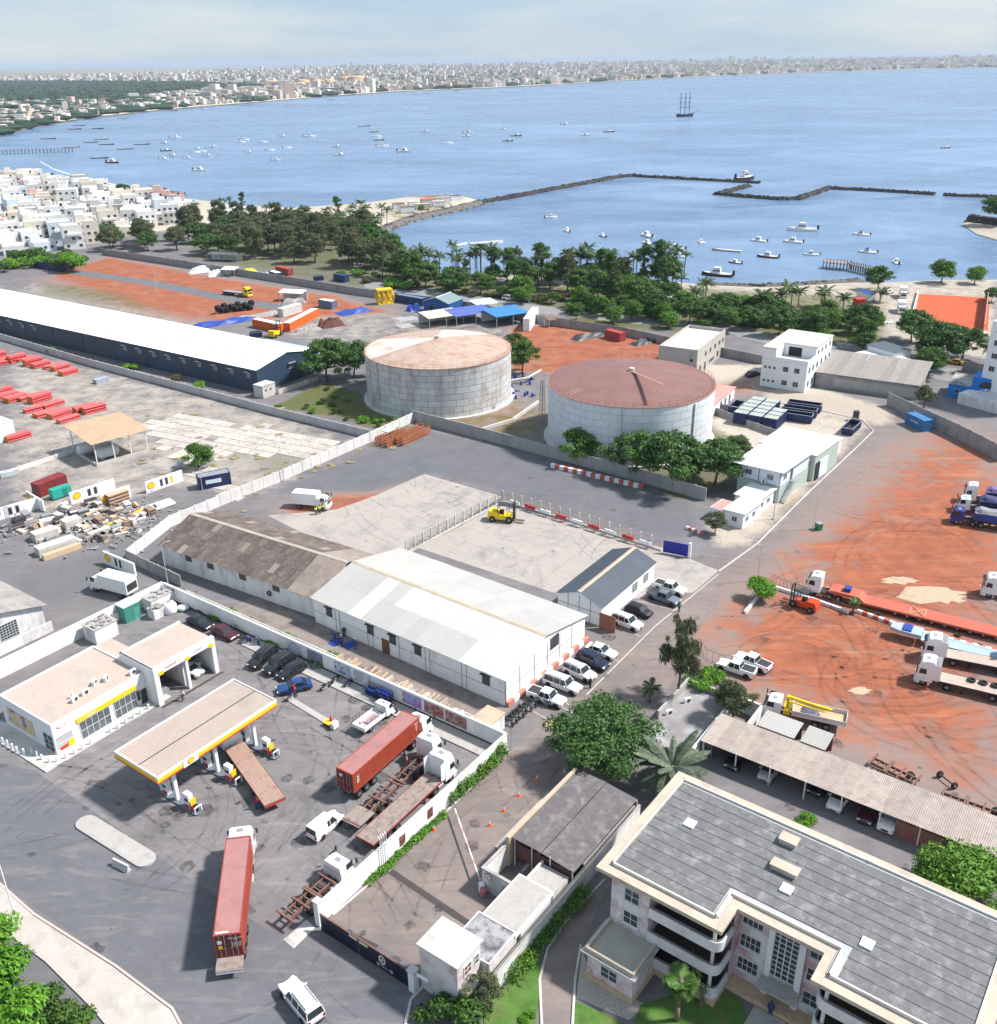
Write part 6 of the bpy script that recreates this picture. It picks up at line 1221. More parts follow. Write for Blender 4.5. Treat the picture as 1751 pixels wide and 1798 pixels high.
for i, (x, w_) in enumerate(((7.4, 4.6), (11.9, 3.0))):
    t = thing('lean_to', '%s grey zinc lean-to roof behind the carport' % ('larger' if i == 0 else 'smaller'), 'shed', f.w(x, 5.2), f.rz); MB().corr((-w_/2, 0, 2.1), (w_, 0, 0), (0, 3.2, .25), 16, (0, 0, 1), .04).build('roof_sheet', ZINC, t); MB().box(-w_/2, w_/2, .1, .2, 0, 2.05).build('front_wall', RUST, t); MB().box(-w_/2, w_/2, 3., 3.1, 0, 2.3).build('back_wall', RUST, t)
def frame_trailer(label, rear, front, n=5.5):
    t, h = truck('trailer_chassis', label, 'trailer', rear, front, z_=1.0); skeletal(t, -h, h, 1.0); axle(t, -h+1.2); return t
frame_trailer('bare rust brown trailer frame behind the carport', (1612, 1372), (1530, 1332)); frame_trailer('second bare trailer frame at the right edge behind the carport', (1770, 1436), (1652, 1394))
t = thing('wheel_axle', 'dusty loose axle with two wheels behind the carport', 'axle', G(1662, 1375), .4); axle(t, 0, .45, False)
# crane truck
t, h = truck('crane_truck', 'white dropside truck with folded yellow loader crane', 'truck', (1486, 1270), (1342, 1238), z_=1.); h = 4.9
add_cab(t, h, CARW, 3.1, False); chassis(t, -h+.3, h-.3, 1.0); axle(t, h-1.1, .5, False); axle(t, -h+2.2); axle(t, -h+3.5); flat_deck(t, -h, h-3.4, 1.45, mat=TIMBER, side=CARW); mb = MB()
for s in (-1, 1): mb.box(-h, h-3.4, s*1.25-.03, s*1.25+.03, 1.48, 2.0)
mb.box(-h-.03, -h+.03, -1.2, 1.2, 1.48, 2.0).box(h-3.46, h-3.4, -1.2, 1.2, 1.48, 2.3); mb.build('drop_side', M('dusty_white', (.62, .57, .53), .6, .1, 1), t)
MB().box(h-3.2, h-2.4, -1.1, 1.1, 1.1, 1.6).box(h-3.0, h-2.6, .1, .6, 1.6, 3.4).build('crane_base', YEL, t); MB().tube([(h-2.8, .35, 3.3), (h-5.6, .5, 3.0), (h-8., .55, 2.8)], .2, 6).tube([(h-2.9, .75, 2.9), (h-7.2, .8, 2.5)], .13, 6).build('crane_boom', YEL, t)
MB().blob((-.5, 0, 1.6), (1.2, .8, .25), 9, 5, .3).build('sheet_load', M('blue_grey_sheet', (.1, .11, .16), .6), t)
# forklifts: a body, mast, forks, cage and four wheels
def forklift(px, front, paint, label, s=1.):
    a, b = G(*px), G(*front); t = thing('forklift', label, 'forklift', a, heading(a, b)); t.scale = (s, s, s)
    MB().loft([[(x, -.75, .45), (x, .75, .45), (x, .75, z), (x, -.75, z)] for x, z in ((-2.3, 1.3), (-2.1, 1.7), (-1.0, 1.6), (-.4, 1.15), (1.2, 1.05))]).build('body', paint, t); MB().box(-2.35, -1.6, -.7, .7, .4, 1.1).build('counterweight', paint, t); mb = MB()
    for x in (-.9, .7):
        for y in (-.6, .6): mb.cyl((x, y, 1.1), (x*.8, y*.9, 2.7), .05, 5)
    mb.box(-.85, .7, -.65, .65, 2.66, 2.75); mb.build('cab_frame', DARK, t); MB().box(-.6, 0, -.3, .3, 1.1, 1.7).build('seat', BLACK, t)
    for y in (-.45, .45): MB().box(1.5, 1.68, y-.09, y+.09, .2, 3.3).build('mast', DARK, t); MB().box(1.7, 3.1, y-.09, y+.09, .12, .2).build('fork', DARK, t)
    MB().box(1.52, 1.66, -.36, .36, 1.6, 1.75).box(1.52, 1.66, -.36, .36, 3.1, 3.25).build('mast_crossbar', DARK, t)
    for x, r in ((1.0, .55), (-1.6, .45)):
        for y in (-.8, .8): wheel_at(t, x, y, r, .36)
    return t
FORG = M('forklift_orange', (.62, .07, .02), .45, .08, 1); forklift((1408, 1066), (1370, 1052), FORG, 'orange forklift parked beside the rusty fence', 1.05); forklift((885, 914), (925, 918), YEL, 'yellow forklift in the fenced concrete yard', 1.2)
# low loader
t, h = truck('low_loader', 'long orange low loader with white tractor behind the fence', 'truck', (1790, 1118), (1520, 1052), z_=1.); LOW = M('low_loader_orange', (.46, .115, .07), .65, .12, .6, stain=(.42, .1, .06), samt=.3)
MB().box(-h, h, -1.4, 1.4, .75, 1.05).build('deck', LOW, t); MB().loft([[(x, -1.3, z0), (x, 1.3, z0), (x, 1.3, z1), (x, -1.3, z1)] for x, z0, z1 in ((h, .75, 1.05), (h+.8, 1.2, 1.7), (h+4.3, 1.2, 1.75), (h+5.2, 1.3, 1.6))]).build('gooseneck', LOW, t); MB().box(h+2.2, h+3.2, -.5, .6, 1.75, 2.3).build('winch', BLUEP, t)
for i in range(10): axle(t, -h+1+i*1.7, .42)
mb = MB(); mb.cyl((2, -1.2, 1.1), (4, 1.2, 1.15), .06, 5).cyl((2, 1.2, 1.1), (4, -1.2, 1.15), .06, 5).cyl((2, -1.2, 1.1), (2, 1.2, 1.1), .06, 5).cyl((4, -1.2, 1.1), (4, 1.2, 1.1), .06, 5); mb.build('support_frame', TIMBER, t); tractor(t, h+8.6, CARW, 3.4, True, 2)
# three lorries at right
def right_lorry(label, rear, front, paint=CARW, deck='flat', H=3.7, hi=True, mat=None, load=None, defl=True):
    a, b = G(*rear), G(*front); t = thing('flatbed_truck', label, 'truck', ((a+b)/2)[:2]+(0,) if False else (a+b)/2, heading(a, b)); h = (b-a).length/2
    tractor(t, h, paint, H, hi, 1 if deck != 'tip' else 2, defl)
    if deck == 'flat': flat_deck(t, -h, h-2.9, 1.3, mat=mat or M('deck_board', (.46, .37, .31), .9, .15, 1.5), side=DARK); trailer_gear(t, -h, h-3, 1.15, axles=(1.2, 2.5, 3.8), mat=DARK)
    else:
        z = 1.2; tip = BLUEP if paint is CARB2 else NAVY
        MB().loft([[(x, -1.22, z+.2), (x, 1.22, z+.2), (x, 1.25, z+1.5), (x, -1.25, z+1.5)] for x in (-h, h-3.6)]).build('tipper_body', tip, t); MB().loft([[(x, -1.24, z+1.52), (x, 1.24, z+1.52), (x, .7, z+1.52+k), (x, -.7, z+1.55+k)] for x, k in ((-h, .3), (-h+2, .6), (0, .45), (h-4.4, .7), (h-3.6, .2))]).build('load_cover', load or M('grey_cover', (.25, .24, .26), .8, .2, 1), t)
        trailer_gear(t, -h, h-3.6, 1.1, axles=(1.2, 2.5, 3.8), mat=DARK)
    return t
CARB2 = M('truck_blue', (.01, .03, .22), .35, .1, 1, coat=.4)
t = right_lorry('white truck with plank flatbed carrying loose tyres, nearest of the pair', (1800, 1238), (1606, 1192)); h = (G(1606, 1192)-G(1800, 1238)).length/2
for i in range(3): put('spare_tyre', tyre_mesh(.55), t, (h-6.6-i*1.4, -.6, 1.34))
right_lorry('white truck with plank flatbed, farther of the pair', (1810, 1190), (1618, 1152))
t, h = truck('trailer_chassis', 'pale blue gooseneck trailer parked behind the flatbed trucks', 'trailer', (1760, 1152), (1580, 1106), z_=1.1); PBL = M('pale_blue_steel', (.34, .43, .53), .6, .12, .8, stain=(.4, .35, .33), samt=.3)
MB().box(-h, h-3, -1.25, 1.25, .9, 1.1).box(h-3, h-.4, -.6, .6, 1.2, 1.5).build('deck', PBL, t); MB().loft([[(x, -k, 1.2), (x, k, 1.2), (x, k, 1.7), (x, -k, 1.7)] for x, k in ((h-3, 1.2), (h, 1.15), (h+1.2, .7))]).build('gooseneck', PBL, t); MB().box(h-1.6, h-.4, -.9, .9, 1.702, 1.9).build('winch', BLUEP, t); MB().box(-h-.1, -h+.1, -1.25, 1.25, .9, 3.2).build('headboard', BLUEP, t); [axle(t, -h+x, .42) for x in (1.5, 2.8, 4.1)]
right_lorry('dark blue tipper truck with grey covered load at the right edge', (1800, 935), (1668, 915), CARB2, 'tip', 3.2, False, defl=False); right_lorry('white tipper truck with navy covered load behind the dark blue one', (1815, 913), (1678, 895), CARW, 'tip', 3.3, False, load=M('navy_cover', (.05, .06, .14), .8), defl=False); right_lorry('white truck with purple striped load, farthest of the three tippers', (1820, 898), (1690, 878), CARW, 'tip', 3.6, True, load=M('purple_cover', (.16, .12, .28), .8, .4, 3), defl=False)
right_lorry('white cab truck entering at the right edge of the red yard', (1860, 1066), (1722, 1042), CARW, 'flat', 3.5, True, defl=False)
# small white pickups under the drooping tree
car((1342, 1178), (1300, 1160), 'pickup', CARW, 'white pickup with empty bed beside the drooping tree', cat='pickup'); car((1330, 1192), (1256, 1168), 'pickup', CARW, 'white small truck half hidden by the drooping tree', cat='pickup')
# fences of the yard: kerb blocks and rusty rails
def rail_fence(pts, label, h=1.6, step=.55, mat=None, name='rail_fence', post=None):
    P_ = [G(x, y) for x, y in pts]; t = thing(name, label, 'fence', P_[0])
    for a, b in zip(P_[:-1], P_[1:]):
        d = b-a; n = max(1, int(d.length/step)); o = a-P_[0]
        for z in (.25, h): MB().cyl((o.x, o.y, z), (o.x+d.x, o.y+d.y, z), .035, 5).build('rail', mat or RUST, t)
        for i in range(n+1): q = o+d*(i/n); put('picket', cached(('pk', h, (mat or RUST).name), lambda: MB().cyl((0, 0, 0), (0, 0, h), .022, 4).mesh('picket', mat or RUST)), t, q)
    return t
rail_fence([(1362, 1030), (1420, 1050), (1490, 1082)], 'rusty rail fence behind the orange forklift'); rail_fence([(1498, 1083), (1580, 1108), (1660, 1130), (1751, 1155)], 'row of thin rusty rods standing along the painted kerb', 1.9, 3., RUST); rail_fence([(1312, 1075), (1340, 1030), (1360, 1022)], 'bent rusty railing beside the green creeper', 1.2); rail_fence([(1226, 1140), (1240, 1160), (1272, 1172)], 'broken rusty railing beside the drooping tree', 1.8, .9)
KBW = M('kerb_red', (.5, .12, .09), .85, .2, 1)
def block_row(pts, n, label, dims=(1., .4, .5), red=True):
    P_ = [G(x, y) for x, y in pts]; t = thing('kerb_blocks', label, 'kerb', P_[0]); segs = list(zip(P_[:-1], P_[1:])); tot = sum((b-a).length for a, b in segs); k = 0
    for i in range(n):
        s = (i+.5)/n*tot
        for a, b in segs:
            if s <= (b-a).length: break
            s -= (b-a).length
        p = a+(b-a).normalized()*s-P_[0]; MB().cbox((0, 0, dims[2]/2), (tot/n*.96, dims[1], dims[2])).build('block', KBW if red and i % 2 else WHITE, t, loc=p, rz=heading(a, b)+random.uniform(-.04, .04))
    return t
block_row([(1505, 1075), (1600, 1108), (1751, 1146)], 24, 'red and white painted kerb along the low loader'); block_row([(1362, 1034), (1430, 1056), (1492, 1078)], 12, 'dusty pale kerb blocks at the foot of the rusty fence', red=False); block_row([(968, 820), (1060, 842), (1130, 858)], 20, 'stacked red and white kerb blocks below the grey wall', (1, .7, .8)); block_row([(1205, 928), (1235, 940)], 6, 'red and white kerb blocks under the small prefab tree'); block_row([(1308, 1078), (1335, 1045), (1358, 1030)], 7, 'rough stone edging beside the green creeper', red=False)
for i, p in enumerate(((1540, 1082), (1682, 1116), (1720, 1135), (1495, 1078), (1600, 1090))): tag(put('tyre', tyre_mesh(.5), None, G(*p)), 'old tyre lying along the painted kerb', 'tyre', 'old tyres along the painted kerb')
for i, (p, r) in enumerate((((1578, 1020), 2.), ((1640, 1045), 3.8), ((1660, 1050), 2.4), ((1510, 1213), 1.2))):
    mb = MB(); n = 18; mb.sheet([(r*random.uniform(.5, 1.1)*math.cos(6.283*k/n)*1.6, r*random.uniform(.4, 1)*math.sin(6.283*k/n)*.8) for k in range(n)], .012+i*.005); struct('sand_patch', mb.build('sand_patch', M('spilt_sand', (.44, .34, .24), .95, .12, 2), None, loc=G(*p)), None)
# shrubs and lamps of the yard
tree((1330, 1052), 'vivid', .75, 'bright green creeper on the stone edging by the lane', rz=1.); palm((1498, 1075), 1.6, .5, 'fan', 'short dusty palm growing between fence and kerb', n=14)
lamp_pole((1330, 1020), 6.5, (1310, 1030), 'white lamp post at the bend of the lane', .6); lamp_pole((1428, 930), 7.5, (1440, 925), 'white lamp post by the green bin', .6); lamp_pole((1358, 912), 6.5, (1370, 905), 'white lamp post in front of the green prefab', .6); lamp_pole((34, 1632), 9.5, (-10, 1640), 'white lamp post on the pavement', 1.5, WHITE)
t = thing('waste_bin', 'green wheeled bin at the edge of the red earth', 'bin', G(1437, 930), .3); MB().box(-.4, .4, -.5, .5, .15, 1.2, -.05, -.05).build('bin_body', GREENP, t); MB().box(-.48, .48, -.58, .58, 1.202, 1.35).build('lid', GREYM, t); [wheel_at(t, x, y, .12, .08) for x in (-.35, .35) for y in (-.4, .4)]
# ================================================================ PREFABS, SKIPS, OFFICES AND WALLS (upper right)
PGRN = M('pale_green_sheet', (.52, .60, .53), .6, .05, .5); PBLUE = M('pale_blue_panel', (.62, .69, .76), .6, .04, .5); ROOFW = M('white_sheet_roof', (.74, .77, .74), .6, .04, .5, stain=(.55, .58, .52), samt=.25); GREENF = M('green_trim', (.32, .45, .30), .6)
f = Fr(G(1365, 893), G(1490, 800))
t = thing('prefab_office', 'two storey prefab office with pale roof and outside stair', 'office', f.w(0, 0), f.rz)
MB().corr((2.2, .98, 0), (12.6, 0, 0), (0, 0, 3.2), 40, (0, -1, 0), .04).corr((2.2, 9.4, 0), (0, -8.4, 0), (0, 0, 3.2), 30, (-1, 0, 0), .04).build('lower_wall', PGRN, t); MB().box(2.25, 14.8, 1.0, 9.4, 0, 6.1).build('wall', PBLUE, t)
mb = MB(); mb.box(2.2, 2.245, 1, 9.4, 3.2, 3.3)
for y in (1., 5.2, 9.3): mb.box(2.19, 2.246, y, y+.12, 3.3, 6.1)
mb.build('panel_joint', DFR, t); MB().add([(1.4, .2, 6.5), (15.6, .2, 6.5), (15.6, 10.4, 6.12), (1.4, 10.4, 6.12), (1.4, .2, 6.4), (15.6, .2, 6.4), (15.6, 10.4, 6.02), (1.4, 10.4, 6.02)], [(0, 1, 2, 3), (4, 7, 6, 5), (0, 4, 5, 1), (1, 5, 6, 2), (2, 6, 7, 3), (3, 7, 4, 0)]).build('roof', ROOFW, t)
for y in (3.0, 7.3): window(t, 'w', y, 2.2, 4.2, 1.2, 1.0, 2, 1); aircon(t, (1.95, y+1.1, 3.35), -math.pi/2); MB().box(1.9, 2.2, y-.4, y+.4, 1.7, 1.9).build('vent_hood', WHITE, t)
window(t, 's', 4.2, .97, 4.2, 1.0, 1.0, 2, 1); door(t, 's', 7., .97, .9, 2.1, DFR, 3.2); st = MB()
for i in range(14): st.box(6.2-i*.28, 6.5-i*.28, -.1, .9, 3.1-i*.225, 3.15-i*.225)
for y in (-.1, .9): st.cyl((6.4, y, 4.1), (2.5, y, 1.0), .03, 5).cyl((6.5, y, 3.1), (2.4, y, .05), .05, 5)
tag(st.build('stair', GREYM, t), kind='stuff'); MB().box(6.4, 8.6, -.1, .95, 3.05, 3.15).build('landing', GREYM, t); mb = MB()
for x in (1.0, 2.2, 3.4, 4.6, 5.8): mb.cyl((x, -1.2, 0), (x, -1.2, 1.0), .03, 4)
mb.cyl((1., -1.2, 1.0), (5.8, -1.2, 1.0), .03, 4); mb.build('yard_rail', YEL, t)
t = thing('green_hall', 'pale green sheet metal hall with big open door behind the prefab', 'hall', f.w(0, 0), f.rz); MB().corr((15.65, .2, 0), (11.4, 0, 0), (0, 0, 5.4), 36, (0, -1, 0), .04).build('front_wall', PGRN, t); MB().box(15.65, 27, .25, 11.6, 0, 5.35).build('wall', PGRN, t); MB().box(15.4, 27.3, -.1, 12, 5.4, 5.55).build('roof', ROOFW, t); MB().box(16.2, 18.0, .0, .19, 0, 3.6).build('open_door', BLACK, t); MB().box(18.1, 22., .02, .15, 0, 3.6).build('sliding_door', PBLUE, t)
for i, (x, y, w_, d_, lb) in enumerate(((-11.8, 1.0, 6.8, 3.6, 'small white prefab office nearest the blue gate'), (-4.8, 1.6, 6.2, 4.6, 'white prefab office below the green stair'))):
    t = flat_box('prefab_cabin', lb, f, x, x+w_, y, y+d_, 2.9, M('cabin_white', (.72, .75, .76), .6, .04, .6), ROOFW, 0, 'cabin'); MB().add([(x-.3, y-.5, 3.1), (x+w_+.3, y-.5, 3.1), (x+w_+.3, y+d_+.3, 2.92), (x-.3, y+d_+.3, 2.92)], [(0, 1, 2, 3)]).build('roof_sheet', ROOFW, t)
    for u in (x+1.5, x+4.): window(t, 's', u, y-.03, 1.1, .9, .9, 2, 1)
    window(t, 'w', y+1.6, x-.03, 1.1, .9, .9, 2, 1)
t = flat_box('prefab_cabin', 'low cabin with pink sheet roof behind the small tree', f, -11.5, -7, 5, 7.6, 2.3, WHITE, M('pink_roof', (.5, .27, .24), .8, .12, .6), 0, 'cabin')
for i, (x, y, w_, d_, m_, lb) in enumerate(((28.5, 2.2, 5.5, 3.4, ROOFW, 'white cabin beyond the green hall'), (27.5, 9.0, 6.2, 5.4, M('red_rust_roof', (.36, .09, .07), .8, .25, 1.5), 'small white house with rust red roof beside the skips'))): t = flat_box('prefab_cabin', lb, f, x, x+w_, y, y+d_, 2.9, WHITE, m_, 0, 'cabin'); MB().box(x-.25, x+w_+.25, y-.25, y+d_+.25, 2.96, 3.05).build('roof_sheet', m_, t); window(t, 'w', y+d_*.35, x-.03, 1., 1., .9, 2, 1); door(t, 'w', y+d_*.75, x-.03, .9, 2.1, DFR)
fs = Fr(G(1252, 730), G(1300, 690)); t = flat_box('long_shed', 'long white shed with pink roof between tank and skips', fs, 0, 14.5, 0, 3.8, 2.7, WHITE, M('pink_roof', ()), 0, 'shed'); MB().box(-.3, 14.8, -.3, 4.1, 2.76, 2.85).build('roof_sheet', M('pink_roof', ()), t)
for x in (5, 8, 11): door(t, 's', x, -.03, .9, 2.0, DFR)
# skips: open boxes and covered ones
def skip(p, rz, label, dims=(6., 2.4, 1.6), lid=None, group=None):
    t = thing('waste_skip', label, 'skip', p, rz, group); a, b, h = dims[0]/2, dims[1]/2, dims[2]; MB().box(-a, a, -b, b, .15, .25).build('floor', DARK, t)
    for s in (-1, 1): MB().corr((-a, s*b, .25), (2*a, 0, 0), (0, 0, h-.25), 8, (0, s, 0), .08).build('side_wall', NAVY, t); MB().corr((s*a, -b, .25), (0, 2*b, 0), (0, 0, h-.25), 4, (s, 0, 0), .06).build('end_wall', NAVY, t)
    mb = MB()
    for s in (-1, 1): mb.box(-a-.08, a+.08, s*b-.06, s*b+.1, h, h+.1)
    mb.box(-a-.08, -a+.06, -b, b, h, h+.1).box(a-.06, a+.08, -b, b, h, h+.1); mb.build('rim', GREYM if not lid else NAVY, t)
    if lid: MB().box(-a+.06, a-.06, -b+.06, b-.06, h+.02, h+.14).build('lid', lid, t)
    return t
LIDG = M('skip_lid', (.38, .42, .38), .7, .2, 1.5, stain=(.2, .22, .2), samt=.4); sr = heading(G(1330, 745), G(1375, 705))
for i in range(3):
    for k in range(5 if i else 3): p = G(1330, 748)+Vector((math.cos(sr), math.sin(sr), 0))*(k*2.7)+Vector((-math.sin(sr), math.cos(sr), 0))*(i*3.4-3); skip(p, sr+math.pi/2, 'tall navy skip with grey lid in the block of lidded skips', (3.1, 2.4, 2.6), LIDG, 'lidded navy skips')
for i, p in enumerate(((1293, 722), (1396, 738), (1404, 729), (1412, 720))): skip(G(*p), sr-math.pi/2+.1 if i else sr, ('open navy skip beside the long pink roofed shed', 'nearest of three open navy skips side by side', 'middle of three open navy skips side by side', 'farthest of three open navy skips side by side')[i], (7.5 if i else 5, 2.4, 1.8))
skip(G(1494, 757), sr-.05, 'single open navy skip near the corner of the lane', (6.5, 2.4, 1.6))
t = thing('water_tank', 'dark water tank on a stand near the single skip', 'tank', G(1502, 738)); MB().cyl((0, 0, .9), (0, 0, 2.2), .7, 12).build('tank_body', DARK, t); MB().box(-.6, .6, -.6, .6, 0, .9).build('stand', GREYM, t)
# two storey white house with roof terrace
f = Fr(G(1412, 690), G(1467, 644)); t = thing('white_house', 'white three level building with open roof terrace', 'house', f.w(0, 0), f.rz)
block(t, 0, 19.5, 0, 11.3, 7.0, WHITE, PCONC, 0); MB().box(6, 19.5, 0, 11.3, 7.06, 9.8).box(0, 6, 8., 11.3, 7.06, 9.8).build('upper_wall', WHITE, t); MB().box(-.2, 19.7, -.2, 11.5, 9.802, 10.05).build('roof_slab', PCONC, t) if False else MB().prism([(6, -.2), (19.7, -.2), (19.7, 11.5), (-.2, 11.5), (-.2, 8), (6, 8)], 9.802, 10.05).build('roof_slab', PCONC, t)
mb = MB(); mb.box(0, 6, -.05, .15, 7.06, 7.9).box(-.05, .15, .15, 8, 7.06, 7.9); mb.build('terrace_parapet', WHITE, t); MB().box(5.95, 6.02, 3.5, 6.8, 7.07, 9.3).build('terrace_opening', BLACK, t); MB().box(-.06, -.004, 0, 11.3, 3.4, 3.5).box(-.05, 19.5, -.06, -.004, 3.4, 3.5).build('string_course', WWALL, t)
for z in (1.2, 4.6):
    for y in (2.4, 5.2): window(t, 'w', y, -.03, z, 1.2, 1.1, 2, 2, fm=GREYM)
    for y in (8., 9.2, 10.3): window(t, 'w', y, -.03, z+.2, .5, .5, 1, 1, fm=GREYM)
    for x in (2, 5, 8, 11.5, 15, 18): window(t, 's', x, -.03, z, .9, 1.3, 2, 1, fm=GREYM)
for x in (8, 11, 14, 17.5): window(t, 's', x, -.03, 7.9, .8, 1.0, 1, 1, fm=GREYM)
# raw concrete block building
f = Fr(G(1222, 662), G(1277, 616)); RAW = M('raw_block', (.45, .42, .38), .95, .12, .8, stain=(.33, .31, .29), samt=.4); t = thing('unfinished_building', 'unfinished grey block building with pale flat roof', 'building', f.w(0, 0), f.rz); block(t, 0, 24, 0, 10.4, 6.2, RAW, M('pale_screed', (.62, .58, .53), .9, .1, .5), .9, .2)
for x in (7, 11, 15, 19, 22): window(t, 's', x, -.03, 3.9, 1.1, 1.2, 1, 1, fm=RAW, pm=BLACK)
for x in (11, 12.5, 14, 18, 21.5): window(t, 's', x, -.03, .9, .9 if x < 15 else 1.3, 1. if x < 15 else 1.6, 1, 1, fm=RAW, pm=BLACK)
for x in (3, 7): window(t, 's', x, -.03, .05, 1.1, 2.2, 1, 1, fm=RAW, pm=BLACK)
window(t, 'w', 1.5, -.03, 3.9, .8, .7, 1, 1, fm=RAW, pm=BLACK)
for i in range(9): MB().cyl((i*3, .1, 7.1), (i*3, .1, 7.8), .06, 4).build('rebar', RUST, t)
# grey store, white roofed house, blue house, tower
f = Fr(G(1430, 678), G(1572, 698)); t = thing('grey_store', 'grey rendered store with sagging fibre cement roof', 'store', f.w(0, 0), f.rz); MB().box(0, 24, 0, 13.5, 0, 3.5).build('wall', GCONC, t); MB().box(4.5, 23.5, -.08, -.004, .6, 2.8).build('wall_recess', CONC, t)
for k in range(13): MB().corr((-.2+k*1.88, -.3, 3.7), (1.86, 0, 0), (random.uniform(-.05, .05)+.6, 16, 1.8), 8, (0, 0, 1), .06).build('roof_sheet', GREYR, t)
f2_ = Fr(G(1555, 668), G(1640, 650)); t = flat_box('pale_roof_house', 'low house with pale sheet roof and blue awning', f2_, 0, 11, -2, 14, 3.4, WHITE, ROOFW, 0, 'house'); MB().box(8, 14, 5, 14, 0, 4.6).build('rear_wall', WHITE, t); MB().add([(7.6, 4.7, 4.7), (14.4, 4.7, 4.7), (14.4, 14.4, 4.9), (7.6, 14.4, 4.9)], [(0, 1, 2, 3)]).build('rear_roof', SLATE, t); MB().add([(2, -6, 2.9), (9, -6, 2.9), (10.5, -2.1, 3.3), (1, -2.1, 3.3)], [(0, 1, 2, 3)]).build('awning', M('sky_blue_sheet', (.06, .3, .65), .6, .1, .6), t)
BLW = M('bright_blue_wall', (.01, .19, .62), .7, .06, .5); f3 = Fr(G(1662, 696), G(1712, 704)); t = thing('blue_house', 'bright blue low house with arched upper window', 'house', f3.w(0, 0), f3.rz); MB().box(0, 5, 0, 8, 0, 3.2).box(5.002, 11, .2, 6, 0, 5.6).build('wall', BLW, t); MB().corr((-.2, -.3, 3.3), (5.2, 0, 0), (0, 8.6, .5), 12, (0, 0, 1), .05).build('roof_sheet', M('patchy_roof', (.4, .38, .35), .8, .5, 1.2, stain=(.1, .1, .1), samt=.6), t); door(t, 's', 5.9, .17, 1.0, 2.2, DARK); window(t, 's', 2., -.03, 1.2, 1.0, 1., 1, 1)
mb = MB(); pts = [(8.3+1.9*math.cos(a), 3.4+1.5*math.sin(a)) for a in np.linspace(0, math.pi, 11)]; mb.add([(x, .16, z) for x, z in pts], [tuple(range(11))]); mb.build('arched_window', GLASS, t); aircon(t, (8.4, 0, 2.5)); MB().ring((0, 0, 0), (0, -1, .6), .45, .06, 10, 4).build('satellite_dish', WHITE, t, loc=(4.2, .3, 4.0))
f = Fr(G(1715, 702), G(1790, 722)); t = thing('apartment_tower', 'tall white apartment tower at the right edge', 'apartment block', f.w(0, 0), f.rz); block(t, 0, 14, 0, 16, 18.6, WHITE, PCONC, .5)
for k in range(6):
    for x in (2., 6.5, 11): window(t, 's', x, -.03, 1.4+k*3.05, 1.3, 1.2, 2, 1)
MB().box(-1.5, 9, -6, -.02, 0, 2.6).build('porch', OLDW, t)
for i in range(7): MB().box(1.2+i*.9, 1.5+i*.9, -5.5, -.4, 2.9, 3.0).build('pergola_slat', WHITE, t)
# boundary walls built of bays
def bay_wall(pts, h, label, bay=3., mat=GCONC, post=None, name='boundary_wall', thick=.18, cope=None, skipf=None):
    P_ = [G(x, y) for x, y in pts]; t = thing(name, label, 'wall', P_[0])
    for a, b in zip(P_[:-1], P_[1:]):
        d = b-a; n = max(1, round(d.length/bay)); ln = d.length/n; r_ = heading(a, b); pm_ = cached(('bay', round(ln, 2), h, mat.name), lambda: MB().box(.13, ln-.13, -thick/2, thick/2, 0, h).mesh('wall_panel', mat)); ps = cached(('bpost', h, (post or mat).name), lambda: MB().box(-.13, .13, -thick*.75, thick*.75, 0, h+.12).mesh('wall_post', post or mat))
        for i in range(n): q = a+d*(i/n)-P_[0]; put('wall_panel', pm_, t, q, r_); put('wall_post', ps, t, q, r_)
    return t
LPAN = objvar(M('precast_panel', (.50, .485, .48), .9, .1, .6, stain=(.33, .3, .29), samt=.35, sscale=.6, streak=.6), .08); WPAN = objvar(M('white_panel', (.66, .645, .63), .9, .08, .6, stain=(.42, .38, .36), samt=.35, sscale=.6, streak=.6), .06)
bay_wall([(1558, 712), (1605, 735), (1680, 770), (1760, 812)], 3.2, 'grey boundary wall curving round the lane bend', 4.)
bay_wall([(1100, 590), (1160, 603), (1340, 640)], 2.4, 'grey wall behind the unfinished building', 5.); bay_wall([(1470, 612), (1570, 628), (1620, 637)], 1.8, 'low dark wall along the back road', 5.); bay_wall([(1300, 726), (1245, 715)], 1.4, 'dark low wall below the skips', 4.); bay_wall([(1245, 722), (1330, 755), (1372, 770)], 1.5, 'old stained wall between rubble and skips', 4.)
bay_wall([(1690, 650), (1760, 662)], 2.4, 'grey wall behind the yellow taxi', 4.)
pad('back_road', [(1300, 575), (1470, 610), (1640, 640), (1760, 662), (1760, 685), (1620, 662), (1460, 628), (1290, 590)], M('back_asphalt', (.23, .225, .23), .9, .15, .3), .008); pad('clay_court', [(1607, 550), (1614, 516), (1738, 523), (1735, 580), (1650, 580)], M('clay_court', (.46, .085, .03), .9, .1, .15, stain=(.42, .12, .05), samt=.3), .02, 'bright orange clay court by the water'); bay_wall([(1602, 552), (1612, 514)], 1.2, 'thin white edge of the clay court', 4., WHITE); rail_fence([(1614, 514), (1740, 522)], 'thin fence along the far side of the clay court', 2.2, 3.)
bay_wall([(1733, 524), (1725, 590)], 3.6, 'pink and red wall at the end of the clay court', 4., M('pink_wall', ()))
car((1690, 641), (1662, 637), 'sedan', M('taxi_yellow', (.55, .35, .02), .3, .05, 1), 'yellow taxi on the back road', cat='taxi'); car((1311, 663), (1333, 657), 'sedan', CARN, 'dark car in front of the white house'); car((1570, 642), (1590, 646), 'hatch', M('car_teal', (.1, .3, .35), .3), 'teal car beside the pale roofed house')
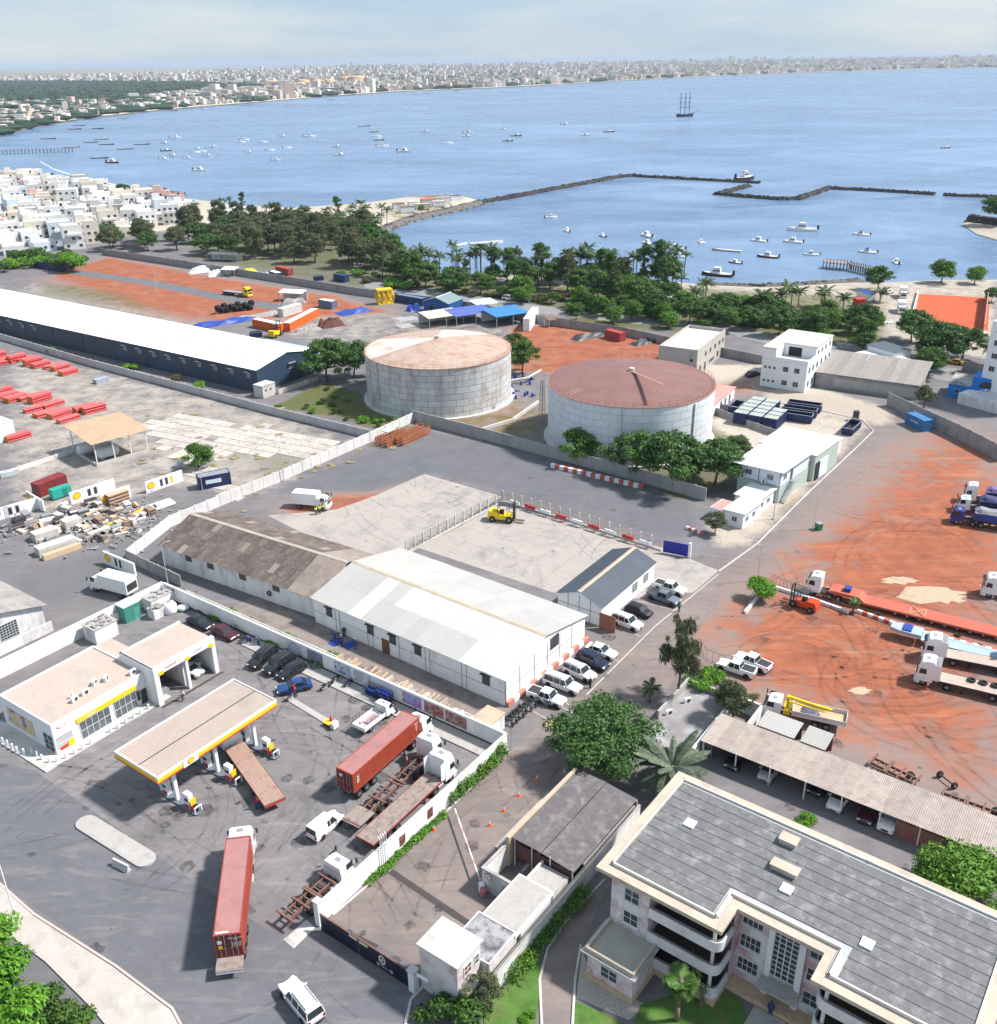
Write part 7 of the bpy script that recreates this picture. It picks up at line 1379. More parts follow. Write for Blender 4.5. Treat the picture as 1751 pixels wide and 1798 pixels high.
CBL = cmat('light_blue', (.04, .16, .36)); t = container((1612, 750), (1642, 765), 6.1, CBL, 'light blue shipping container against the boundary wall', Hc=2.6, name='shipping_container'); text('lettering', 'KAMAK', .7, WHITE, t, (0, -1.25, 1.4), (math.pi/2, 0, 0))
for i, (p, q) in enumerate((((1582, 548), (1584, 560)), ((1585, 522), (1587, 534)))):
    a, b = G(*p), G(*q); t = thing('box_truck', '%s white box truck beside the clay court' % ('nearer', 'farther')[i], 'truck', a, heading(a, b)); add_cab(t, 3.4, CARW, 3.0, False); MB().box(-3.6, 1.2, -1.2, 1.2, .9, 3.4).build('cargo_box', CARW, t); [axle(t, x, .45, False) for x in (2.4, -2.2)]
car((1552, 517), (1566, 514), 'sedan', CARW, 'white car by the shore near the box trucks')
hut((1520, 524), (3, 6), 'small stall with white and blue roof near the shore', WHITE, BLUEP, rz=.3, name='beach_stall', cat='stall', h=2.2); hut((1508, 537), (3, 3), 'red and white kiosk among the trees', REDP, REDP, rz=.2, name='kiosk', cat='kiosk')
mb = MB()
for i in range(40): mb.blob((random.uniform(-9, 9), random.uniform(-2.5, 2.5), .3), (random.uniform(.5, 1.1), random.uniform(.4, .8), .4), 6, 4, .2)
tag(mb.build('white_sacks', WHITE, None, loc=G(1535, 566)), 'heap of white sacks on the sandy ground', 'sacks', kind='stuff')
# blue gate and fence of the inner yard
def mesh_fence(pts, label, h=2.2):
    P_ = [G(x, y) for x, y in pts]; t = thing('mesh_fence', label, 'fence', P_[0])
    for a, b in zip(P_[:-1], P_[1:]):
        d = b-a; n = round(d.length/2.2); ln = d.length/n; r_ = heading(a, b)
        pk = cached(('mf', round(ln, 2)), lambda: tag_mesh(ln, h)); ps = cached('mfp', lambda: MB().box(-.12, .12, -.1, .1, 0, h+.2).mesh('fence_post', PCONC))
        for i in range(n): q = a+d*(i/n)-P_[0]; put('fence_panel', pk, t, q, r_); put('fence_post', ps, t, q, r_)
        MB().box(0, d.length, -.15, .15, 0, .35).build('fence_base', PCONC, t, loc=a-P_[0], rz=r_)
    return t
def tag_mesh(ln, h):
    mb = MB()
    for i in range(10): x = .12+(ln-.24)*i/9; mb.cyl((x, 0, .35), (x, 0, h), .018, 3)
    for z in (.5, 1.3, h): mb.cyl((.1, 0, z), (ln-.1, 0, z), .022, 3)
    return mb.mesh('fence_panel', M('fence_brown', (.2, .15, .13), .8))
mesh_fence([(714, 972), (800, 926), (884, 882)], 'mesh fence with concrete posts between the two concrete yards'); mesh_fence([(884, 882), (1000, 915), (1162, 968)], 'mesh fence in front of the asphalt yard', )
for i in range(9): a, b = G(893, 884), G(1150, 964); p = a.lerp(b, (i+.5)/9); tag(MB().box(-1.1, 1.1, -.12, .12, .6, 1.2).build('fence_sign', REDP if i % 2 else WHITE, None, loc=p-Vector((.2, .4, 0)), rz=heading(a, b)), 'red or white board hung on the mesh fence', 'sign', 'boards on the mesh fence')
a, b = G(1163, 970), G(1205, 978); t = thing('blue_gate', 'bright blue sheet gate with white post', 'gate', a, heading(a, b)); [MB().box(i*1.05+.1, i*1.05+1.13, -.05, .05, .15, 2.3).build('gate_panel', M('gate_blue', (.012, .018, .30), .5, .1, .6), t) for i in range(4)]; MB().box(4.4, 4.8, -.2, .2, 0, 2.7).build('post', WHITE, t)
bay_wall([(388, 888), (500, 842), (650, 776), (727, 740)], 2.2, 'pale panel wall with posts between the left and middle yards', 2.6, WPAN); bay_wall([(727, 740), (850, 772), (985, 808), (1180, 862), (1240, 880)], 2.6, 'grey panel wall in front of the storage tanks', 2.7, objvar(M('grey_panel', (.36, .35, .345), .9, .1, .6, stain=(.24, .22, .21), samt=.35, streak=.6), .07))
bay_wall([(-20, 590), (150, 640), (300, 680), (480, 728), (660, 772)], 1.9, 'long pale panel wall in front of the navy warehouse', 2.8, LPAN)
# ================================================================ STORAGE TANKS
def tank(c, base_px_r, R_, H, label, plate, roofm, roofh, rim, seed, rows):
    t = thing('storage_tank', label, 'storage tank', c); nst = 34; rh = H/rows
    pl = {}
    for r in range(rows):
        for i in range(nst):
            def mk():
                mb = MB(); a0, a1 = .035/R_, 2*math.pi/nst-.035/R_; k = 4; vs = []
                for j in range(k+1):
                    a = a0+(a1-a0)*j/k
                    for z in (.035, rh-.035): vs.append((R_*math.cos(a), R_*math.sin(a), z))
                mb.add(vs, [(2*j, 2*j+2, 2*j+3, 2*j+1) for j in range(k)]); return mb.mesh('shell_plate', plate)
            o = put('shell_plate', cached(('plate', label), mk), t, (0, 0, r*rh)); o.rotation_euler = (0, 0, 2*math.pi*(i+(r % 2)*.5)/nst)
    MB().lathe([(R_-.05, 0), (R_-.05, H)], n=72).build('shell', M('seam_steel', (.20, .185, .175), .8, .2, 1, stain=(.2, .1, .06), samt=.4) if seed == 1 else M('seam_pale', (.40, .42, .45), .8, .2, 1), t, True)
    MB().lathe([(R_+.02, H), (R_+.15, H), (R_+.15, H+.12), (R_*.97, H+.16)], n=72).build('rim', rim, t); ns = 24; b_ = MB().lathe([(R_+.9, 0), (R_+.9, .35), (R_, .36)], n=48).build('base_ring', PCONC, t)
    for i in range(ns):
        a0, a1 = 2*math.pi*i/ns, 2*math.pi*(i+1)/ns; mb = MB(); vs = [(0, 0, H+roofh)]; fs = []
        for j in range(5):
            for q in range(4): a = a0+(a1-a0)*q/3; r_ = R_*(j+1)/5*.995; vs.append((r_*math.cos(a), r_*math.sin(a), H+.15+(roofh-.15)*(1-((j+1)/5)**1.3)))
        fs += [(0, 1+q, 2+q) for q in range(3)]
        for j in range(4): fs += [(1+j*4+q, 5+j*4+q, 6+j*4+q, 2+j*4+q) for q in range(3)]
        o = mb.add(vs, fs).build('roof_plate', roofm(i), t)
    rl = MB()
    for i in range(60): a = 2*math.pi*i/60; rl.cyl(((R_-.1)*math.cos(a), (R_-.1)*math.sin(a), H+.1), ((R_-.1)*math.cos(a), (R_-.1)*math.sin(a), H+1.1), .035, 4)
    for z in (.6, 1.1): rl.tube([((R_-.1)*math.cos(2*math.pi*i/60), (R_-.1)*math.sin(2*math.pi*i/60), H+z) for i in range(61)], .03, 4)
    tag(rl.build('guard_rail', rim, t), kind='stuff'); MB().lathe([(.01, .9), (.6, .9), (.6, 0), (.9, 0)], (0, 0, H+roofh-.3), 10).build('centre_vent', PCONC, t); return t
P1 = objvar(M('tank_plate_weathered', (.52, .53, .53), .75, .12, .5, stain=(.33, .24, .19), samt=.5, sscale=.5, streak=.75), .09); P2 = objvar(M('tank_plate_white', (.66, .69, .73), .7, .05, .5, stain=(.5, .47, .45), samt=.2, sscale=.4, streak=.8), .03)
RSTR = M('rust_rail', (.34, .17, .12), .85, .2, 1); RO1 = M('tank_roof_pale', (.60, .55, .49), .85, .12, .3, stain=(.42, .26, .18), samt=.5, sscale=.25); RO2 = M('tank_roof_rusty', (.44, .34, .28), .9, .15, .3, stain=(.34, .2, .15), samt=.6, sscale=.3); RO3 = M('tank_roof_red', (.215, .115, .105), .85, .12, .25, stain=(.16, .08, .075), samt=.4, sscale=.2)
c1 = (G(645, 703)+G(897, 693))/2; c1 = Vector((c1.x, c1.y+1.5, 0)); T1 = tank(c1, 0, 17.6, 11.8, 'weathered grey plate storage tank with rusty pale roof', P1, lambda i: RO1 if (i in (10, 11, 12, 13, 3, 4, 5)) else RO2, 2.6, RSTR, 1, 8)
c2 = (G(962, 775)+G(1247, 765))/2; c2 = Vector((c2.x, c2.y+1.5, 0)); T2 = tank(c2, 0, 17.6, 12.4, 'white storage tank with red brown roof and number on its side', P2, lambda i: RO3, 2.4, RSTR, 2, 8)
a = -1.70; text('number', '2', 2.2, DARK, T2, ((17.66)*math.cos(a), 17.66*math.sin(a), 5.2), (math.pi/2, 0, a+math.pi/2), .01)
for T_, aa in ((T1, (-2.45,)), (T2, (-1.8, -.9))):
    for q in aa: MB().cyl((17.75*math.cos(q), 17.75*math.sin(q), 0), (17.75*math.cos(q), 17.75*math.sin(q), 12), .16, 6).build('downpipe', M('pipe_pale', (.55, .48, .43), .8, .2, 2), T_)
mb = MB()
for s in (-.5, .5): mb.tube([(s, 0, 14.85), (s*1., -17.2, 12.7)], .05, 4)
mb.build('roof_walkway', M('walkway_pale', (.5, .38, .34), .8), T2).rotation_euler = (0, 0, -1.0); o = MB().box(-.4, .4, -17, 0, 0, .05).build('roof_walkway', RSTR, T2); o.location = (0, 0, 14.65); o.rotation_euler = (-.126, 0, .25)
# lattice mast, pipe, drums between the tanks
t = thing('lattice_mast', 'slender rusty lattice mast between the two tanks', 'mast', G(952, 745)); mb = MB()
for k in range(9):
    z0, z1 = k*1.15, (k+1)*1.15; r0, r1 = .9-.06*k, .9-.06*(k+1)
    for i in range(4): p = lambda r, i, z: (r*math.cos(i*math.pi/2), r*math.sin(i*math.pi/2), z); mb.cyl(p(r0, i, z0), p(r1, i, z1), .05, 4).cyl(p(r0, i, z0), p(r1, i+1, z1), .035, 3).cyl(p(r1, i, z1), p(r1, i+1, z1), .035, 3)
tag(mb.build('lattice', M('mast_grey', (.25, .22, .2), .8), t), kind='stuff'); t = thing('pipe_run', 'pale curved pipe beside the weathered tank', 'pipe', (0, 0, 0)); MB().tube([G(898, 668, 1.), G(925, 664, 1.2), G(940, 656, 1.8), G(950, 650, 2.2)], .35, 8).build('pipe', PCONC, t)
strip('pipe_kerb', [(945, 708), (900, 740), (845, 757)], .5, 0, .7, PCONC, kind='structure')
for i in range(26):
    p = (random.uniform(845, 875), random.uniform(712, 722)) if i < 7 else (random.uniform(897, 935), random.uniform(660, 703)); o = tag(put('drum', cached('drum', lambda: MB().lathe([(.01, 0), (.3, 0), (.32, .3), (.3, .33), (.32, .6), (.3, .88), (.01, .88)], n=10).mesh('drum', BLUEP, True)), None, G(*p)), 'blue drum lying about beside the weathered tank' if i >= 7 else 'blue drum in the cluster at the foot of the weathered tank', 'drum', 'loose blue drums' if i >= 7 else 'clustered blue drums')
    if i % 4 == 0: o.rotation_euler = (1.57, 0, i)
# stacked rusty frames in the yard corner
for i, (p, ln, nm) in enumerate((((690, 775), 7.5, 'left stack of rusty steel frames in the yard corner'), ((722, 770), 9.5, 'right stack of rusty steel frames in the yard corner'))):
    t = thing('steel_frame_stack', nm, 'frames', G(*p), SITE)
    for k in range(3):
        z = k*.65; mb = MB()
        for y in (-1.6, 0, 1.6): mb.box(-ln/2, ln/2, y-.07, y+.07, z, z+.14).box(-ln/2, ln/2, y-.07, y+.07, z+.42, z+.55)
        for x in np.linspace(-ln/2, ln/2-.1, 9): mb.box(x, x+.12, -1.6, 1.6, z+.56, z+.64).box(x, x+.1, -1.65, -1.55, z+.14, z+.42)
        tag(mb.build('frame', M('frame_orange', (.36, .13, .06), .8, .25, 1.2), t), kind='stuff')
tag(MB().box(-1.4, 1.4, -1, 1, 0, .12).build('sheet', PCONC, None, loc=G(683, 770, 0)+Vector((0, 0, 2.0)), rz=SITE), 'pale sheet lying on the left steel frames', 'sheet')
# white box truck in the middle yard
t, h = truck('box_truck', 'small white box truck with doors open in the middle yard', 'truck', (520, 888), (578, 893), z_=0); h = 3.4; add_cab(t, h, CARW, 2.9, False); MB().box(-h, h-2.0, -1.1, 1.1, .9, 3.1).build('cargo_box', CARW, t); [axle(t, x, .42, False) for x in (h-1.0, -h+1.3)]; MB().box(-h-.05, -h, -1., 1., 1., 3.).build('rear_door', GREYM, t)
for i, p in enumerate(((562, 902), (568, 899), (556, 904))): person(p, (550, 890), M('hi_vis', (.55, .6, .05), .7), NAVY, ('person in yellow vest nearest the box truck cab', 'second person in yellow vest beside the box truck', 'person in yellow vest bending over sheets at the box truck')[i], 'bend' if i == 2 else 'stand')
# ================================================================ NAVY LONG WAREHOUSE
a, b = G(450, 650, 5.9), G(0, 553, 5.9); ry = heading(a, b)-math.pi/2; fn = Fr(a, a+Vector((math.cos(ry), math.sin(ry), 0))); WN = fn.l(G(548, 613, 5.9))[0]
NAVW = M('navy_cladding', (.028, .055, .095), .5, .1, .3); WROOF = objvar(M('white_metal_roof', (.80, .80, .79), .5, .03, .3), .02)
t = thing('long_warehouse', 'very long navy clad warehouse with white metal roof', 'warehouse', fn.w(0, 0), fn.rz); gable(t, WN, 150, 5.9, 7.9, WN/2, lambda s, k, r: WROOF, NAVW, 25, 1, over=.3, ridge=WROOF)
for k in range(25):
    for x in (.28, .72):
        xx = WN*x; zz_ = 5.9+2.0*(1-abs(2*x-1))+.14; o = MB().box(-1.9, 1.9, -.35, .35, 0, .06).build('skylight', M('skylight_grey', (.45, .47, .48), .5), t, loc=(xx, 4+k*5.9, zz_)); o.rotation_euler = (0, -math.atan2(2., WN/2)*(1 if x < .5 else -1), .35)
for i in range(24):
    y = 3+i*6.0
    if not (54 < y < 92): window(t, 'w', y, -.03, 3.6, 1.1, 1.1, 2, 2); MB().box(-.9, -.02, y-.7, y+.7, 5.0, 5.08).build('window_hood', GREYM, t)
for k in range(11): MB().box(-.05, -.004, k*14, k*14+.12, 0, 5.9).build('panel_joint', BLACK, t)
window(t, 's', WN*.55, -.03, 3.5, 1.2, 1.1, 2, 2); MB().box(WN*.5, WN*.62, -.8, -.02, 4.9, 4.98).build('window_hood', GREYM, t); MB().box(WN+.4, WN+7, 2, 26, 3.6, 3.7).build('lean_roof', M('sky_sheet', (.3, .5, .68), .6), t)
t = hut((466, 694), (4.2, 3.2), 'small raw concrete guard hut at the warehouse corner', PCONC, PCONC, rz=fn.rz, h=3.0); window(t, 's', .5, -1.62, 1.6, .5, .5, 1, 1, fm=PCONC, pm=BLACK); window(t, 's', -1.1, -1.62, 1.6, .5, .5, 1, 1, fm=PCONC, pm=BLACK); bay_wall([(490, 692), (560, 668)], 1.2, 'low pale wall beside the raw concrete hut', 4., PCONC)
# ================================================================ LEFT YARD
# broken slabs with grass in the joints
sl_a = heading(G(260, 745), G(560, 800)); sh = [cached(('slab', k), lambda: MB().box(-1.35, 1.35, -1.35, 1.35, 0, .07+.02*k).mesh('slab', objvar(M('slab_%d' % k, (.44+.03*k, .40+.03*k, .37+.02*k), .9, .14, .8, stain=(.26, .2, .16), samt=.45, sscale=1.), .1))) for k in range(3)]
poly = np.array(gp([(235, 745), (330, 725), (480, 748), (618, 785), (560, 812), (450, 800), (360, 812), (400, 850), (455, 868), (405, 880), (330, 840), (285, 790)])); a = G(235, 745); n_ = 0
U, V_ = Vector((math.cos(sl_a), math.sin(sl_a), 0)), Vector((-math.sin(sl_a), math.cos(sl_a), 0))
for i in range(-4, 34):
    for k in range(-26, 22):
        p = a+U*(i*2.85)+V_*(k*2.85)
        if n_ < 290 and random.random() > .06 and sdist(np.array([[p.x, p.y]]), poly)[0] > .6: o = put('slab', random.choice(sh), ground, p, sl_a+random.uniform(-.02, .02)); n_ += 1
wd = MB()
for i in range(60): q = random.choice(poly)+NR.normal(size=2)*4; wd.blob((q[0], q[1], .1), (random.uniform(.3, 1.2), random.uniform(.3, 1.), random.uniform(.08, .14)), 6, 4, .35)
tag(wd.build('dry_weeds', M('dry_weed', (.24, .2, .11), .95, .4, 2)), 'dry weeds growing between broken slabs', 'weeds', kind='stuff')
# red pipe bundles
PIPER = M('pipe_red', (.52, .035, .04), .5, .12, 1.5); PIPEO = M('pipe_end_orange', (.75, .30, .03), .6, .1, 2)
def pipe_bundle(px, w_, h, ln, label, rz=.85):
    t = thing('pipe_bundle', label, 'pipes', G(*px), rz, 'bundles of red pipes'); r = .17; mb = MB(); eb = MB()
    for k in range(int(h/.32)):
        for i in range(int(w_/.36)): y = (i-w_/.72)*.36+(k % 2)*.1; z = r+k*.32; mb.cyl((-ln/2, y, z), (ln/2, y, z), r, 6); eb.cyl((-ln/2-.02, y, z), (-ln/2, y, z), r*.95, 6)
    tag(mb.build('pipe', PIPER, t), kind='stuff'); tag(eb.build('pipe_end', PIPEO, t), kind='stuff'); return t
for i, (x, y) in enumerate(((-4, 626), (14, 632), (30, 634), (44, 632), (58, 640), (72, 643), (92, 645), (106, 648), (120, 656), (2, 690), (12, 698), (28, 702), (52, 700), (70, 704), (92, 712), (62, 720), (80, 728), (104, 730), (120, 738), (150, 720), (165, 722), (32, 770), (0, 640))): pipe_bundle((x, y), 2.6 if i % 3 else 2., random.uniform(1., 2.1), 4.6 if i < 9 else 5.2, 'bundle of red pipes with orange ends stacked in the left yard', .9+random.uniform(-.1, .1))
tag(MB().box(-1.8, 1.8, -.9, .9, 0, 1.1).build('pallet_stack', M('grey_blue', (.3, .34, .4), .8, .2, 2), None, loc=G(178, 671), rz=.9), 'grey block stack beside the red pipe bundles', 'pallet stack')
# open tank shed
f = Fr(G(172, 818), G(264, 792)); t = thing('tank_shed', 'open steel shed with tan roof over white cylinder tanks', 'shed', f.w(0, 0), f.rz); MB().corr((-.8, -.9, 5.), (12.6, 0, 0), (0, 13.5, .8), 42, (0, 0, 1), .05).build('roof_sheet', M('tan_roof', (.50, .36, .24), .85, .12, .5), t)
for x in (0, 3.8, 7.4, 11.):
    for y in (0, 11.5): MB().cyl((x, y, 0), (x, y, 4.9), .12, 6).build('post', WHITE, t)
MB().box(-.3, 11.3, -.35, -.1, 0, .6).box(-.35, -.1, -.1, 11.6, 0, .6).build('bund_wall', PCONC, t)
for i, (x, y) in enumerate(((3.5, 2.6), (1.5, 7.5))): q = thing('cylinder_tank', ('white cylinder tank at the front of the open shed', 'white cylinder tank at the back of the open shed')[i], 'tank', f.w(x, y), f.rz); MB().lathe([(.01, -2.3), (.8, -2.2), (1.15, -1.8), (1.15, 1.8), (.8, 2.2), (.01, 2.3)], (0, 0, 1.5), 16, 'X').build('tank_body', M('tank_white', (.62, .65, .68), .6, .06, 1), q, True); [MB().box(s-.15, s+.15, -.7, .7, 0, .6).build('saddle', GREYM, q) for s in (-1.4, 1.4)]
bay_wall([(130, 795), (0, 838)], .9, 'low white wall left of the open tank shed', 4., WPAN); t = hut((-4, 772), (6, 5), 'white and grey shed at the left edge', WHITE, ROOFW, h=4)
tree((350, 822), 'dense', 1.0, 'small dense tree standing in the broken slab yard')
container((90, 862), (130, 846), 6.1, cmat('maroon', (.22, .03, .03)), 'maroon shipping container in the left yard'); t = container((377, 852), (408, 846), 6.1, NAVY, 'navy site office container with grey roof', roofmat=GREYM); MB().box(-1.8, 1.2, -1.28, -1.23, 1.0, 1.8).build('sign_panel', PBLUE, t)
t = thing('generator', 'teal green generator set beside the maroon container', 'generator', G(108, 872), .85); MB().box(-1.9, 1.9, -.8, .8, .25, 2., .1, .05).build('housing', M('teal', (.02, .33, .26), .5), t); MB().box(-2, 2, -.85, .85, 0, .25).build('skid', DARK, t); door(t, 's', .6, -.82, .8, 1.3, M('teal_dark', (.02, .2, .16), .5), .4)
# old station sign panels: white boards with scallop, yellow and dark panes
def sign_wall(px, ang, ln, label, flat=False, k=0):
    t = thing('sign_panel', label, 'sign', G(*px), ang); o = MB().box(-ln/2, ln/2, -.15, .15, 0, 2.3).build('board', WHITE, t); pecten(o, (-ln*.36, -.16, 1.3), .7, (0, 0, 0))
    for i, m_ in enumerate((DARK, DARK, YEL if k else WHITE)): MB().box(ln*(-.12+i*.14), ln*(-.12+i*.14)+ln*.07, -.17, -.151, .5, 1.9).build('panel', m_, o)
    if flat: o.rotation_euler = (-1.45, 0, 0); o.location.z = .3
    return t
for i, (p, an, ln, fl_) in enumerate((((28, 905), .75, 9, 0), ((165, 872), .85, 9, 0), ((290, 855), .85, 8, 0), ((275, 898), .8, 8, 1), ((212, 1000), -.6, 8, 0), ((65, 890), -.75, 7, 0), ((205, 880), .85, 6, 0))): sign_wall(p, an, ln, ('leaning old sign wall at the left edge', 'long old sign wall behind the timber stack', 'old sign wall with yellow pane near the navy container', 'old sign panel lying flat on the ground', 'old sign wall behind the white box truck', 'narrow old sign wall beside the maroon container', 'short old sign wall in the junk yard')[i], fl_, i == 2)
t, h = truck('box_truck', 'white box truck parked by the perimeter wall corner', 'truck', (240, 1050), (165, 1030), z_=0); h = 3.9; add_cab(t, h, CARW, 3.1, False); MB().box(-h, h-2.0, -1.2, 1.2, .95, 3.3).build('cargo_box', CARW, t); MB().box(-h-.06, -h-.002, -1., 1., 1.4, 2.6).build('rear_shutter', DARK, t); [axle(t, x, .45, False) for x in (h-1.1, -h+1.6)]
JK = [M('junk_pale', (.5, .46, .43), .9, .2, 2), WOOD, TIMBER, DARK, M('junk_brown', (.3, .2, .14), .9, .3, 2), GREYM, WHITE, PCONC]
reg = np.array(gp([(10, 920), (120, 885), (240, 885), (290, 905), (240, 935), (150, 960), (60, 950)]))
for i in range(95):
    while True:
        p = np.array([random.uniform(reg[:, 0].min(), reg[:, 0].max()), random.uniform(reg[:, 1].min(), reg[:, 1].max())])
        if sdist(p[None], reg)[0] > 0: break
    t = thing('scrap_stack', 'stack of scrap boards and metal in the junk yard', 'scrap', (p[0], p[1], 0), .85+random.choice((0, 1.57))+random.uniform(-.3, .3), 'scrap stacks in the junk yard'); m_ = random.choice(JK); w_, d_ = random.uniform(.8, 2.6), random.uniform(.5, 1.2)
    for k in range(random.randint(2, 5)): MB().box(-w_/2+random.uniform(-.15, .15), w_/2, -d_/2, d_/2+random.uniform(-.1, .2), k*.24, k*.24+.2).build('board', m_ if k % 3 else random.choice(JK), t)
mb = MB()
for i in range(520): p = reg.mean(0)+NR.normal(size=2)*(6.5, 5); mb.cbox((p[0], p[1], random.uniform(.05, .5)), (random.uniform(.1, 1.6), random.uniform(.08, .4), random.uniform(.05, .3)), random.uniform(0, 3))
tag(mb.build('yard_debris', JUNK), 'small scrap and rubble strewn through the junk yard', 'debris', kind='stuff')
for i, (p, d_, m_, lb) in enumerate((((100, 965), (6.5, 2.2, 1.5), PCONC, 'long pale wrapped stack at the junk yard edge'), ((80, 945), (4, 2.4, 1.6), JK[0], 'pale crate stack beside the weedy patch'), ((128, 928), (3, 2.2, 2.), JK[0], 'tall pale wrapped pallet in the junk yard'), ((185, 935), (6, 1.2, .9), PCONC, 'long pale beam bundle in front of the wall'), ((206, 925), (3, 1.2, .9), YEL, 'yellow metal case in the junk yard'), ((110, 972), (6.5, 1., .9), TIMBER, 'orange timber beam beside the pale stack'))): tag(MB().box(-d_[0]/2, d_[0]/2, -d_[1]/2, d_[1]/2, 0, d_[2], .04, .04).build('wrapped_stack', m_, None, loc=G(*p), rz=.8), lb, 'stack')
t = thing('timber_stack', 'tall stack of timber layers before the old sign wall', 'timber', G(207, 882), .85)
for k in range(7): MB().box(-2, 2, -1, 1, k*.33, k*.33+.24).build('layer', RUST if k % 2 else TIMBER, t)
for i, p in enumerate(((8, 838), (18, 836), (28, 833), (317, 820))): tag(MB().box(-.6, .6, -.6, .6, .1, 1.2).build('bulk_container', M('ibc_white', (.6, .63, .66), .6), None, loc=G(*p), rz=.5), 'white cube bulk container in the left yard', 'container', 'white bulk containers')
t = thing('lattice_mast', 'grey lattice mast at the left edge of the junk yard', 'mast', G(22, 942)); mb = MB()
for k in range(12):
    for i in range(3): p = lambda i, z: (.35*math.cos(i*2.09), .35*math.sin(i*2.09), z); mb.cyl(p(i, k), p(i, k+1), .04, 4).cyl(p(i, k), p(i+1, k+1), .025, 3)
tag(mb.build('lattice', GREYM, t), kind='stuff')
for p, lb in (((360, 888), 'tall lamp post behind the brown roof'), ((268, 935), 'lamp post in front of the junk yard'), ((498, 845), 'lamp post along the pale panel wall'), ((296, 1030), 'curved lamp post at the perimeter wall corner'), ((275, 510), 'lamp post on the far red field'), ((495, 560), 'lamp post beside the orange containers')): lamp_pole(p, 7.5, (p[0]+8, p[1]-3), lb, 1.0)
bay_wall([(225, 985), (320, 1030)], 2.0, 'rough grey wall beside the brown warehouse', 3., GCONC); bay_wall([(388, 888), (300, 925), (225, 985)], 2.1, 'white panel wall curving to the brown warehouse', 2.6, WPAN)
# ================================================================ FAR RED FIELD AND DEPOT
CGRY = cmat('white_box', (.62, .62, .6)); CNV = cmat('navy_box', (.02, .05, .13)); COR = M('bright_orange', (.75, .14, .02), .6, .08, .5)
CGN = cmat('slate_blue', (.12, .18, .28)); CRD = cmat('brick_red', (.35, .06, .05))
for c, a, ln, m_, kw, lb in (((472, 578), (490, 582), 12.2, COR, dict(roofmat=ROOFW), 'orange container with pale roof, left of the pair'), ((530, 568), (545, 560), 20, COR, dict(roofmat=ROOFW), 'long orange container with pale roof, right of the pair'), ((510, 551), (530, 545), 9, CGRY, {}, 'white container behind the orange pair'), ((576, 540), (588, 542), 6.1, CGN, dict(roofmat=ROOFW), 'slate blue container on the pale concrete'), ((485, 489), (497, 493), 6.1, CNV, dict(roofmat=ROOFW), 'navy container beside the red one'), ((500, 481), (520, 486), 9, CRD, {}, 'brick red container by the back wall'), ((722, 533), (740, 536), 12.2, CNV, dict(roofmat=CGN), 'long navy container behind the blue hut'), ((600, 494), (612, 496), 6, CNV, {}, 'dark container by the green bins'), ((1080, 596), (1095, 600), 6.1, CRD, {}, 'dark red container at the back of the orange clay field')): container(c, a, ln, m_, lb, **kw)
BHUT = M('hut_blue', (.015, .09, .26), .6, .1, .4); f = Fr(G(745, 548), G(777, 552)); t = thing('blue_hut', 'blue sheet metal hut with grey green gabled roof', 'hut', f.w(0, 0), f.rz); gable(t, 9.5, 9, 3.6, 5.2, 4.7, lambda s, k, r: M('hut_roof', (.22, .29, .30), .6, .1, .5), BHUT, 4, 1, over=.2); door(t, 's', 3, -.03, 1.4, 2.2, BLACK)
t, h = truck('flatbed_truck', 'yellow cab flatbed truck on the red field', 'truck', (392, 516), (442, 522), z_=0); h = 6; tractor(t, h, YEL, 3.4, True); flat_deck(t, -h, h-2.8, 1.3, side=DARK, mat=M('grey_deck', (.3, .3, .31), .8)); trailer_gear(t, -h, h-3, 1.1)
forklift((485, 590), (498, 583), YEL, 'yellow forklift beside the orange containers', 1.3)
for i in range(16): t = put('fender', cached('fend', lambda: MB().ring((0, 0, 0), (1, 0, 0), .95, .5, 14, 6).ring((1, 0, 0), (1, 0, 0), .95, .5, 14, 6).cyl((-.4, 0, 0), (1.4, 0, 0), .8, 10).mesh('fender', BLACK, True)), None, G(382+i % 8*8, 551-(i % 8)*.9, 0)+Vector((0, (i//8)*2.6, 1.0 if i % 3 else 1.8)), .9, .72); tag(t, 'big black rubber fender in the heap on the red field', 'fender', 'heap of black fenders')
def tarp(px, sx, sy, m_, label, hh=.8):
    mb = MB(); n = 7; vs = []
    for i in range(n):
        for k in range(n): e = min(i, n-1-i, k, n-1-k); vs.append(((i/(n-1)-.5)*sx, (k/(n-1)-.5)*sy, 0.02 if e == 0 else random.uniform(.2, 1)*hh))
    mb.add(vs, [(i*n+k, (i+1)*n+k, (i+1)*n+k+1, i*n+k+1) for i in range(n-1) for k in range(n-1)]); return tag(mb.build('covered_heap', m_, None, loc=G(*px), rz=.6), label, 'heap')
